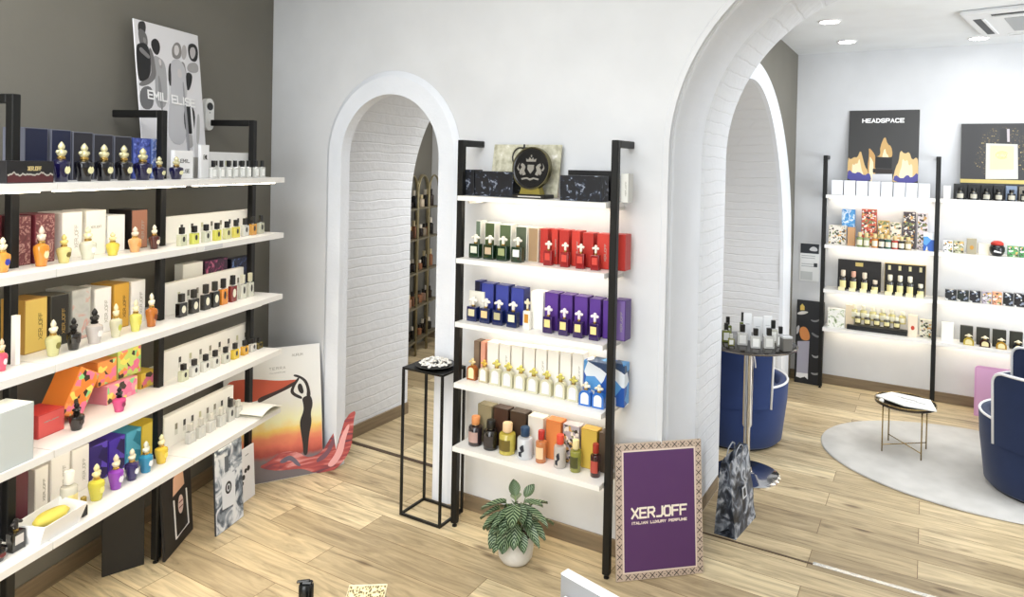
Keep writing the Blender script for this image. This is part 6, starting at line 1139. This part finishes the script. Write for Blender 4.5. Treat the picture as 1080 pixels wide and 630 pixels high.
# ------------------------------------------------------------------ bar table and the things on it
BX, BY, BZ = -.946, 4.372, .825
t = thing('bar_table', 'round dark glass bar table on a chrome pole under the big arch', 'table', (BX, BY, 0))
CHR = mat('#d8d8da', .08, 1.0)
mesh('base_disc', lathe(bmesh.new(), [(.205, 0), (.205, .006), (.185, .012), (.06, .02), (.035, .03), (.03, .05), (0, .05)], 40), CHR, t, 40)
mesh('pole', lathe(bmesh.new(), [(.020, .03), (.020, .30), (.026, .30), (.026, .31), (.029, .31), (.029, .79), (.05, .79), (.05, .81)], 24), CHR, t, 40)
mesh('table_top', lathe(bmesh.new(), [(.275, .81), (.283, .813), (.283, .822), (.275, .825), (0, .825)], 48), mat('#2a2624', .12, .2), t, 40)
mesh('edge_trim', lathe(bmesh.new(), [(.2832, .812), (.287, .814), (.287, .821), (.2832, .823)], 48, cap=False), mat('#77716c', .2, .8), t, 40)
bm = bmesh.new(); tube(bm, [(.03, -.02, .78), (.045, -.03, .72), (.05, -.035, .68)], .005, 6); mesh('lever', bm, CHR, t)
for i, (dx, dy, w, h, c, l) in enumerate([(-.14, .02, .05, .135, ('#6c7a3a', '#121212', '#e8e6d8'), 'green bottle with black cap at the left rim of the bar table'), (-.125, -.075, .054, .115, ('#7c8440', '#121212', '#f0efe6'), 'squat olive bottle with white label at the left of the bar table'), (-.065, .09, .034, .16, ('#68762c', '#121212', '#d8d8c0'), 'tall slim olive bottle with black cap on the bar table'), (-.075, -.15, .04, .07, ('#8a8a50', '#c8c8c0', '#f4f4ee'), 'tiny olive vial in the front left of the bar table'),
        (-.02, -.10, .064, .125, ('#f0efec', '#121212', '#f4f4f2'), 'white bottle with black cap in front of the white cards'), (.065, -.13, .06, .118, ('#e6e6e2', '#161616', '#f4f4f2'), 'clear white bottle with black cap in the middle of the bar table'), (.13, .06, .055, .14, ('#dcdcd0', '#161616', '#e8e8e2'), 'clear bottle behind the others at the right of the bar table'), (.135, -.09, .064, .122, ('#efefec', '#161616', '#f6f6f4'), 'white bottle with black cap right of the clear one, bar table'), (.185, .0, .05, .12, ('#d8d8d4', '#161616', '#eeeeea'), 'clear white bottle nearest the silver box, bar table')]):
    t = thing('perfume_bottle', l, 'bottle', (BX + dx, BY + dy, BZ + .0008), .4, 'bottles on the bar table'); mini(t, w, h, c)
for dx, dy, w, h, l, r_ in [(-.02, .03, .05, .17, 'tall white card standing on the bar table, left of three', .5), (.04, .05, .055, .15, 'white card standing on the bar table, middle of three', .35), (.085, .12, .05, .15, 'white card standing on the bar table, right of three', .3)]:
    t = thing('white_card', l, 'card', (BX + dx, BY + dy, BZ + .0005), r_, 'cards on the bar table'); box_o('sheet', -w / 2, w / 2, -.004, .004, 0, h, mat('#eceef0', .5), t, .001); box_o('printed_line', -w / 4, w / 4, -.0048, -.004, h * .6, h * .62, mat('#b0b4b8', .5), t)
t = thing('silver_box', 'silver grey box with dark side at the right of the bar table', 'box', (BX + .232, BY - .085, BZ + .0005), .6); box_o('shell', -.028, .028, -.026, .026, 0, .075, mat('#6c6a66', .35, .2), t, .002); box_o('lid', -.029, .029, -.027, .027, .075, .088, mat('#c4c6c8', .3, .3), t, .002)

# ------------------------------------------------------------------ tub chairs
def tub(name, label, loc, back_deg, half, m, R0=.36, hb=.73):
    t = thing(name, label, 'armchair', loc, 0, 'navy tub armchairs')
    mesh('tub', lathe(bmesh.new(), [(R0 * .86, .015), (R0 * .90, .03), (R0 * .94, .16), (R0 * .985, .30), (R0, .425), (R0 - .012, .438), (R0 - .045, .438), (R0 - .058, .425), (R0 - .06, .33), (0, .33)], 56), m, t, 50)
    mesh('seat', lathe(bmesh.new(), [(R0 - .064, .335), (R0 - .064, .37), (R0 - .09, .392), (0, .40)], 48), m, t, True)
    mesh('base_plinth', lathe(bmesh.new(), [(R0 * .82, 0), (R0 * .82, .02)], 40), mat('#141416', .6), t)
    MP = mat('#e9e9ea', .6)
    a0 = math.radians(back_deg - half); a1 = math.radians(back_deg + half); z0, z1, cr = .30, hb, .07
    def edge(f):
        # f 0..1 along arc; returns bottom/top height with rounded upper corners
        s = min(f, 1 - f) * (a1 - a0) * R0
        return z1 - (cr - math.sqrt(max(0, cr * cr - (cr - s) ** 2)) if s < cr else 0)
    n = 48; bm = bmesh.new(); fo = []; 
    fs = sorted(set([i / n for i in range(n + 1)] + [x for x in (.003, .008, .02, .03)] + [1 - x for x in (.003, .008, .02, .03)]))
    nz = 6; Ro = lambda z: R0 + .022 - .03 * (1 - (z - z0) / (z1 - z0)) * .5; grid = {}
    for side, dr in (('o', 0), ('i', -.045)):
        for i, f in enumerate(fs):
            a = a0 + (a1 - a0) * f; zt = edge(f)
            for k in range(nz + 1):
                z = z0 + (zt - z0) * k / nz
                rr = Ro(z) + dr if side == 'o' else max(R0 - .02, Ro(z) - .05) if z > .44 else R0 + .002
                grid[side, i, k] = bm.verts.new((rr * math.cos(a), rr * math.sin(a), z))
    N = len(fs)
    for i in range(N - 1):
        for k in range(nz):
            bm.faces.new((grid['o', i, k], grid['o', i + 1, k], grid['o', i + 1, k + 1], grid['o', i, k + 1]))
            bm.faces.new((grid['i', i + 1, k], grid['i', i, k], grid['i', i, k + 1], grid['i', i + 1, k + 1]))
        bm.faces.new((grid['o', i, nz], grid['o', i + 1, nz], grid['i', i + 1, nz], grid['i', i, nz])); bm.faces.new((grid['o', i + 1, 0], grid['o', i, 0], grid['i', i, 0], grid['i', i + 1, 0]))
    for i, rev in ((0, 0), (N - 1, 1)):
        for k in range(nz):
            q = [grid['o', i, k], grid['o', i, k + 1], grid['i', i, k + 1], grid['i', i, k]]
            bm.faces.new(q if rev else q[::-1])
    bmesh.ops.recalc_face_normals(bm, faces=bm.faces)
    mesh('backrest', bm, m, t, 50)
    pts = [(Ro(z0) * math.cos(a0), Ro(z0) * math.sin(a0), z0)] + [((Ro(edge(f)) + .001) * math.cos(a0 + (a1 - a0) * f), (Ro(edge(f)) + .001) * math.sin(a0 + (a1 - a0) * f), edge(f)) for f in fs] + [(Ro(z0) * math.cos(a1), Ro(z0) * math.sin(a1), z0)]
    bm = bmesh.new(); tube(bm, pts, .0085, 7); mesh('backrest_piping', bm, MP, t, True)
    # arm piping runs round the open front half of the tub
    pts = [((R0 - .006) * math.cos(a1 + (2 * PI - (a1 - a0)) * i / 40), (R0 - .006) * math.sin(a1 + (2 * PI - (a1 - a0)) * i / 40), .438) for i in range(41)]
    bm = bmesh.new(); tube(bm, pts, .008, 7); mesh('arm_piping', bm, MP, t, True)
    return t
tub('tub_armchair', 'blue tub armchair with white piping behind the bar table', (-1.17, 4.98, 0), -111, 74, M_NAVY2)
tub('tub_armchair', 'navy tub armchair with white piping, nearest on the rug at the right edge', (.665, 5.07, .0125), -70, 74, M_NAVY)
tub('tub_armchair', 'navy tub armchair half hidden behind the nearest one at the right edge', (.80, 5.86, .0125), -64, 74, M_NAVY, .36, .74)

# ------------------------------------------------------------------ rug, side table, pink board
bm = bmesh.new(); lathe(bm, [(.985, 0), (1., .004), (.995, .011), (.97, .0125), (0, .0125)], 96)
for v in bm.verts: v.co.x *= .955; v.co.y *= .735
o = mesh('round_rug', bm, M_RUG, None, 40); o.location = (.335, 5.27, 0); tag(o, 'pale beige oval wool rug in the second room', 'rug')
t = thing('side_table', 'small round brass side table standing on the rug', 'side table', (-.10, 5.295, .0125))
BR = mat('#a8905c', .25, .9); r0 = .165
for i in range(4):
    a = math.radians(38 + 90 * i); bm = bmesh.new(); tube(bm, [(r0 * math.cos(a), r0 * math.sin(a), .0), (r0 * math.cos(a), r0 * math.sin(a), .315)], .0045, 8); mesh('leg', bm, BR, t, True)
for i in range(2):
    a = math.radians(38 + 90 * i); bm = bmesh.new(); tube(bm, [(r0 * math.cos(a), r0 * math.sin(a), .045 + .0 * i), (-r0 * math.cos(a), -r0 * math.sin(a), .045)], .0035, 8); mesh('cross_brace', bm, BR, t, True)
mesh('tray_top', lathe(bmesh.new(), [(.183, .315), (.188, .318), (.188, .334), (.184, .336), (.182, .323), (0, .322)], 40), mat('#4c443a', .15, .5), t, 40)
bm = bmesh.new(); tube(bm, [(.186 * math.cos(a * PI / 20), .186 * math.sin(a * PI / 20), .336) for a in range(40)], .003, 6, True); mesh('tray_rim', bm, BR, t, True)
t = thing('open_magazine', 'white magazine lying across the brass side table', 'magazine', (-.085, 5.285, .3365 + .0125 + .002), -.30)
bm = bmesh.new(); prism(bm, [(-.185, -.06), (.02, -.13), (.20, -.075), (.10, .13), (-.14, .10)], 0, .008, Matrix(((1, 0, 0, 0), (0, 0, 1, 0), (0, 1, 0, 0), (0, 0, 0, 1)))); bmesh.ops.recalc_face_normals(bm, faces=bm.faces); mesh('pages', bm, mat('#f2f1ee', .5), t)
for x, y, a, b in ((0, .02, .05, .012), (.02, -.03, .04, .006), (.08, 0, .03, .01), (-.07, .03, .03, .006)): box_o('printed_picture', x - a, x + a, y - b, y + b, .008, .0086, mat('#a8a8aa', .5), t)
t = thing('small_globe', 'tiny white ball on the brass side table under the magazine edge', 'ball', (-.285 + .045, 5.20, .337)); mesh('ball', lathe(bmesh.new(), [(0, 0), (.012, .004), (.016, .015), (.012, .026), (0, .03)], 14), mat('#f4f2ec', .3), t, True)
t = thing('pink_board', 'pink board with rounded corners leaning under the far rack', 'panel'); t.matrix_world = Matrix.Translation((.355, 6.40, 0)) @ Matrix.Rotation(-.10, 4, 'X')
pts = [(0, 0), (.36, 0)] + [(.33 + .03 * math.cos(a * PI / 10), .36 + .03 * math.sin(a * PI / 10)) for a in range(6)] + [(.03 - .03 * math.sin(a * PI / 10), .36 + .03 * math.cos(a * PI / 10)) for a in range(6)]
mesh('panel', prism(bmesh.new(), pts, 0, .012), mat('#d49cc4', .4), t)
mesh('edge_band', prism(bmesh.new(), [(.012, .012), (.348, .012), (.348, .372), (.012, .372)], -.0012, 0), mat('#dba8cc', .4), t)

# ------------------------------------------------------------------ things lying on the long rack
t = thing('card_tray', 'white folded paper tray with yellow slices at the front of the bottom left shelf', 'tray', LP(-1.985, .405, .4945), RZL)
box_o('bottom', -.085, .085, -.05, .05, 0, .003, mat('#f6f5f2', .5), t); 
bm = bmesh.new(); quad(bm, (-.09, -.055, 0), (.08, -.05, 0), (.095, -.075, .075), (-.085, -.075, .068)); quad(bm, (-.09, -.055, 0), (-.085, -.075, .068), (-.10, .05, .07), (-.085, .05, 0)); quad(bm, (.08, -.05, 0), (.08, .05, 0), (.09, .05, .085), (.095, -.075, .075)); quad(bm, (-.085, .05, 0), (-.10, .05, .07), (.09, .05, .085), (.08, .05, 0))
o = mesh('walls', bm, mat('#f8f8f8', .5), t); q = o.modifiers.new('thickness', 'SOLIDIFY'); q.thickness = .002
mesh('yellow_filling', lathe(bmesh.new(), [(.05, .045), (.062, .06), (.05, .074), (0, .08)], 20, 0, -.01, 1.15, .6), mat('#d8c858', .6), t, True)
t = thing('black_lighter', 'small black and gold object beside the white paper tray', 'lighter', LP(-1.86, .43, .4945), RZL); box_o('case', -.012, .012, -.01, .01, 0, .04, mat('#161616', .3), t, .002); box_o('gold_tip', -.009, .009, -.008, .008, .04, .075, mat('#b8a050', .3, .7), t, .002)
t = thing('brochure', 'white folded brochure curling over the corner end of the bottom left shelf', 'brochure', LP(-.695, .385, .4985), RZL)
bm = bmesh.new(); n = 10; top = []
for i in range(n + 1):
    f = i / n; x = -.10 + .19 * f; z = .012 + .022 * math.sin(f * PI * 1.1) * (1 - .2 * f) + .004; top.append((x, z))
prism(bm, top + [(x, z - .004) for x, z in reversed(top)], -.11, .10); mesh('folded_sheets', bm, mat('#f2f0e6', .5), t)
box_o('lower_sheet', -.10, .08, -.105, .095, 0, .002, mat('#e2dfd0', .5), t)

# ------------------------------------------------------------------ arched wire shelf in the passage room
S0, S1 = 1.93, 2.80
t = thing('arched_shelf', 'slim golden wire shelf with arched tops seen through the small arch', 'shelf'); t.matrix_world = ML
MG = mat('#8f8566', .35, .6); zz = [.15, .48, .82, 1.15, 1.45]
n3 = 3; wd = (S1 - S0) / n3
for k in range(n3):
    x0, x1 = S0 + wd * k + .01, S0 + wd * (k + 1) - .01; r_ = (x1 - x0) / 2; c = (x0 + x1) / 2
    bm = bmesh.new(); tube(bm, [(x0, -.15, .0)] + [(c - r_ * math.cos(a * PI / 12), -.15, 1.60 + r_ * 1.25 * math.sin(a * PI / 12)) for a in range(13)] + [(x1, -.15, .0)], .0095, 7); mesh('arched_frame', bm, MG, t, True)
    bm = bmesh.new(); tube(bm, [(x0, -.02, .0)] + [(c - r_ * math.cos(a * PI / 12), -.02, 1.60 + r_ * 1.25 * math.sin(a * PI / 12)) for a in range(13)] + [(x1, -.02, .0)], .0095, 7); mesh('arched_frame', bm, MG, t, True)
for z in zz: box_o('tier', S0, S1, -.158, -.012, z - .016, z, mat('#7a725c', .4, .4), t)
bp = None; random.seed(5)
ordz = ['lowest', 'second', 'third', 'fourth', 'top']
for zi, z in enumerate(zz):
    for k in range(9):
        s = S0 + .06 + k * .094 + random.uniform(-.01, .01); h = random.choice((.1, .12, .14)) if zi < 2 else random.choice((.09, .12, .17))
        cc = random.choice(('#1a1512', '#241a14', '#30221a', '#141010')) if random.random() < .75 else random.choice(('#b89078', '#8a5c40', '#c8b8a0'))
        t = thing('perfume_bottle', 'small dark bottle on the arched wire shelf, %s tier' % ordz[zi], 'bottle', LP(s, .085, z + .0006), RZL, 'bottles on the %s tier of the arched shelf' % ordz[zi])
        w_ = random.uniform(.05, .065)
        mesh('body', lathe(bmesh.new(), [(w_ * .48, 0), (w_ * .5, .004), (w_ * .5, h * .6), (w_ * .2, h * .68)], 12), mat(cc, .25), t, 40); mesh('cap', lathe(bmesh.new(), [(w_ * .24, h * .69), (w_ * .26, h)], 10), mat(random.choice(('#1a1614', '#c8b890', '#d8d0c0')), .3), t, 40)

# ------------------------------------------------------------------ foreground: counter end, low table with pump bottles and woven box
t = thing('service_counter', 'corner of a white counter panel at the bottom edge', 'counter'); t.matrix_world = Matrix.Translation((-.865, 1.745, 0)) @ Matrix.Rotation(-.24, 4, 'Z')
box_o('shaded_panel', 0, .9, -.03, 0, .02, .748, mat('#949494', .5), t); box_o('top_edge', 0, .9, -.03, 0, .7482, .752, mat('#f2f2f4', .4), t); box_o('plinth', .02, .88, -.25, -.032, 0, .05, mat('#9a9a98', .5), t); box_o('counter_body', .02, .88, -.40, -.032, .05, .70, mat('#dcdcdc', .5), t, .003)  # white counter: shade on its front is painted into the panel's grey
t = thing('low_table', 'low pale table below the bottom edge under the pump bottles', 'table', (-1.28, 1.14, 0)); box_o('table_top', -.22, .22, -.24, .24, .515, .54, mat('#e8e0cc', .5), t, .004)
for sx in (-1, 1):
    for sy in (-1, 1): box_o('leg', sx * .19 - .02, sx * .19 + .02, sy * .21 - .02, sy * .21 + .02, 0, .515, mat('#e0d8c4', .5), t)
def pump(x, y, h, l):
    t = thing('pump_bottle', l, 'pump bottle', (x, y, .5405), .55, 'black pump bottles'); K = mat('#0e0e0e', .25)
    mesh('bottle_body', lathe(bmesh.new(), [(.034, 0), (.037, .004), (.037, h - .095), (.032, h - .07), (.018, h - .06)], 24), mat('#c9b996', .15, 0, 0, 0, .5), t, 40)
    mesh('collar', lathe(bmesh.new(), [(.017, h - .062), (.0185, h - .058), (.0185, h - .012), (.015, h - .006)], 20), K, t, 40)
    bm = bmesh.new(); bbox(bm, -.011, .016, -.008, .008, h - .010, h - .001, .003); bbox(bm, .010, .044, -.0045, .0045, h - .006, h, .002, M=Matrix.Rotation(-.12, 4, 'Y')); mesh('nozzle', bm, K, t)
pump(-1.352, 1.232, .288, 'black capped pump bottle, taller of two at the bottom edge')
pump(-1.282, 1.190, .262, 'black capped pump bottle, lower one right of the taller at the bottom edge')
def weave():
    a = NT('woven_rattan', .7); v = a.coord((1, 1, 1)); c = a.n('ShaderNodeTexVoronoi', Scale=190.); mp = a.n('ShaderNodeMapping'); mp.inputs['Rotation'].default_value = (0, 0, .9); mp.inputs['Scale'].default_value = (1, .45, 1); a.l(v, mp.inputs[0]); a.l(mp.outputs[0], c.inputs[0])
    a.l(a.ramp(c.outputs['Distance'], [(.15, '#4a3c1c'), (.32, '#6a5830'), (.5, '#d8c898'), (.8, '#e8dcb4')]), a.b.inputs['Base Color']); a.bump(c.outputs['Distance'], .5, .003); return a.m
t = thing('woven_box', 'small woven rattan box with pale rim at the bottom edge', 'box', (-1.198, 1.285, .5405), .60)
box_o('lid', -.046, .046, -.032, .032, .25, .277, weave(), t, .002); box_o('box_body', -.047, .047, -.033, .033, 0, .249, mat('#4c3c24', .6), t, .002)
bm = bmesh.new(); tube(bm, [(-.047, -.033, .277), (.047, -.033, .277), (.047, .033, .277), (-.047, .033, .277)], .0022, 5, True); mesh('rim', bm, mat('#e8dcb8', .5), t)

# ------------------------------------------------------------------ ceiling
def down(x, y, z, l, on=14.):
    t = thing('ceiling_light', l, 'light', (x, y, z - .0005), 0, 'recessed ceiling lights')
    mesh('lens', lathe(bmesh.new(), [(.062, -.006), (.058, -.009), (0, -.010)], 28), mat('#ffffff', .5, emit=on), t, True)
    mesh('trim_ring', lathe(bmesh.new(), [(.078, 0), (.078, -.004), (.066, -.009), (.062, -.007), (.062, 0)], 28, cap=False), mat('#f0f0f0', .4), t, 40)
down(-.63, 5.20, HC, 'round recessed ceiling light, left front of the three over the second room')
down(-.60, 6.06, HC, 'round recessed ceiling light nearest the rear left corner of the second room')
down(.31, 6.28, HC, 'round recessed ceiling light beside the air conditioner')
t = thing('ceiling_air_conditioner', 'square white ceiling air conditioner cassette at the top right', 'air conditioner'); t.matrix_world = Matrix.Translation((.145, 5.20, HC - .0005)) @ Matrix.Rotation(-.20, 4, 'Z')
W = .93; ac = mat('#e4e6e8', .4)
bm = bmesh.new(); bbox(bm, 0, W, 0, W, -.035, 0, .015, 2); mesh('casing', bm, ac, t)
for i in range(4):
    M = Matrix.Translation((W / 2, W / 2, 0)) @ Matrix.Rotation(i * PI / 2, 4, 'Z')
    bm = bmesh.new(); bbox(bm, -.30, .30, -W / 2 + .05, -W / 2 + .095, -.037, -.033, M=M); mesh('air_slot', bm, mat('#2c2e30', .5), t)
    bm = bmesh.new(); bbox(bm, -.30, .30, -W / 2 + .10, -W / 2 + .118, -.044, -.034, .002, M=M); mesh('louvre_flap', bm, ac, t)
bm = bmesh.new(); bbox(bm, W / 2 - .25, W / 2 + .25, W / 2 - .25, W / 2 + .25, -.038, -.034, .002)
mesh('intake_grille', bm, mat('#a8abae', .5), t)

# ------------------------------------------------------------------ lights and camera
def area(name, loc, size, power, col=(1, .97, .93), rot=(0, 0, 0), sy=None):
    d = bpy.data.lights.new(name, 'AREA'); d.energy = power; d.color = col; d.size = size
    if sy: d.shape = 'RECTANGLE'; d.size_y = sy
    o = bpy.data.objects.new(name, d); COL.objects.link(o); o.location = loc; o.rotation_euler = rot; return o
area('ceiling_panel_light', (-1.25, -.1, HM - .05), 3.2, 130, (.97, .985, 1), sy=2.8)
area('front_fill_light', (-.5, -2.9, 1.8), 3.2, 105, (.91, .96, 1.0), (PI / 2, 0, 0), 2.4)  # unseen fill light added behind the camera, the wall there has no window
area('second_room_light', (.7, 5.1, HC - .06), 1.6, 30, (.98, .99, 1.), sy=1.4)
area('second_room_fill_light', (3.0, 4.3, 1.3), 2.0, 85, (.92, .96, 1.), (0, PI / 2, 0), 1.6)  # unseen fill added to brighten the second room and its ceiling, not a window
area('passage_light', (-2.75, 4.75, HC - .06), .7, 34, (1, .96, .9))
w = bpy.data.worlds.new('world'); sc.world = w; w.use_nodes = True; w.node_tree.nodes['Background'].inputs[0].default_value = (.9, .94, 1, 1); w.node_tree.nodes['Background'].inputs[1].default_value = .5
cam = bpy.data.cameras.new('camera'); co = bpy.data.objects.new('camera', cam); COL.objects.link(co); sc.camera = co
cam.sensor_fit = 'HORIZONTAL'; cam.sensor_width = 36; cam.lens = 24.1948; cam.shift_x = -.02574; cam.shift_y = -.12234; cam.clip_start = .05
Rm = ((.869503, -.0213951, .493464), (.0247907, .9996926, -.00033854), (-.4933052, .0125277, .8697661))
X_ = Vector((Rm[0][0], Rm[0][2], -Rm[0][1])); Yd = Vector((Rm[1][0], Rm[1][2], -Rm[1][1])); F_ = Vector((Rm[2][0], Rm[2][2], -Rm[2][1]))
U_ = -Yd; B_ = -F_
co.matrix_world = Matrix(((X_.x, U_.x, B_.x, 0), (X_.y, U_.y, B_.y, 0), (X_.z, U_.z, B_.z, 1.9), (0, 0, 0, 1)))
vs = sc.view_settings; vs.view_transform = 'Standard'; vs.look = 'None'; vs.exposure = .22; vs.gamma = 1; vs.use_curve_mapping = False
sc.cycles.use_denoising = True; sc.cycles.max_bounces = 8; sc.cycles.diffuse_bounces = 4; sc.cycles.transmission_bounces = 4
sc.cycles.sample_clamp_indirect = 6.
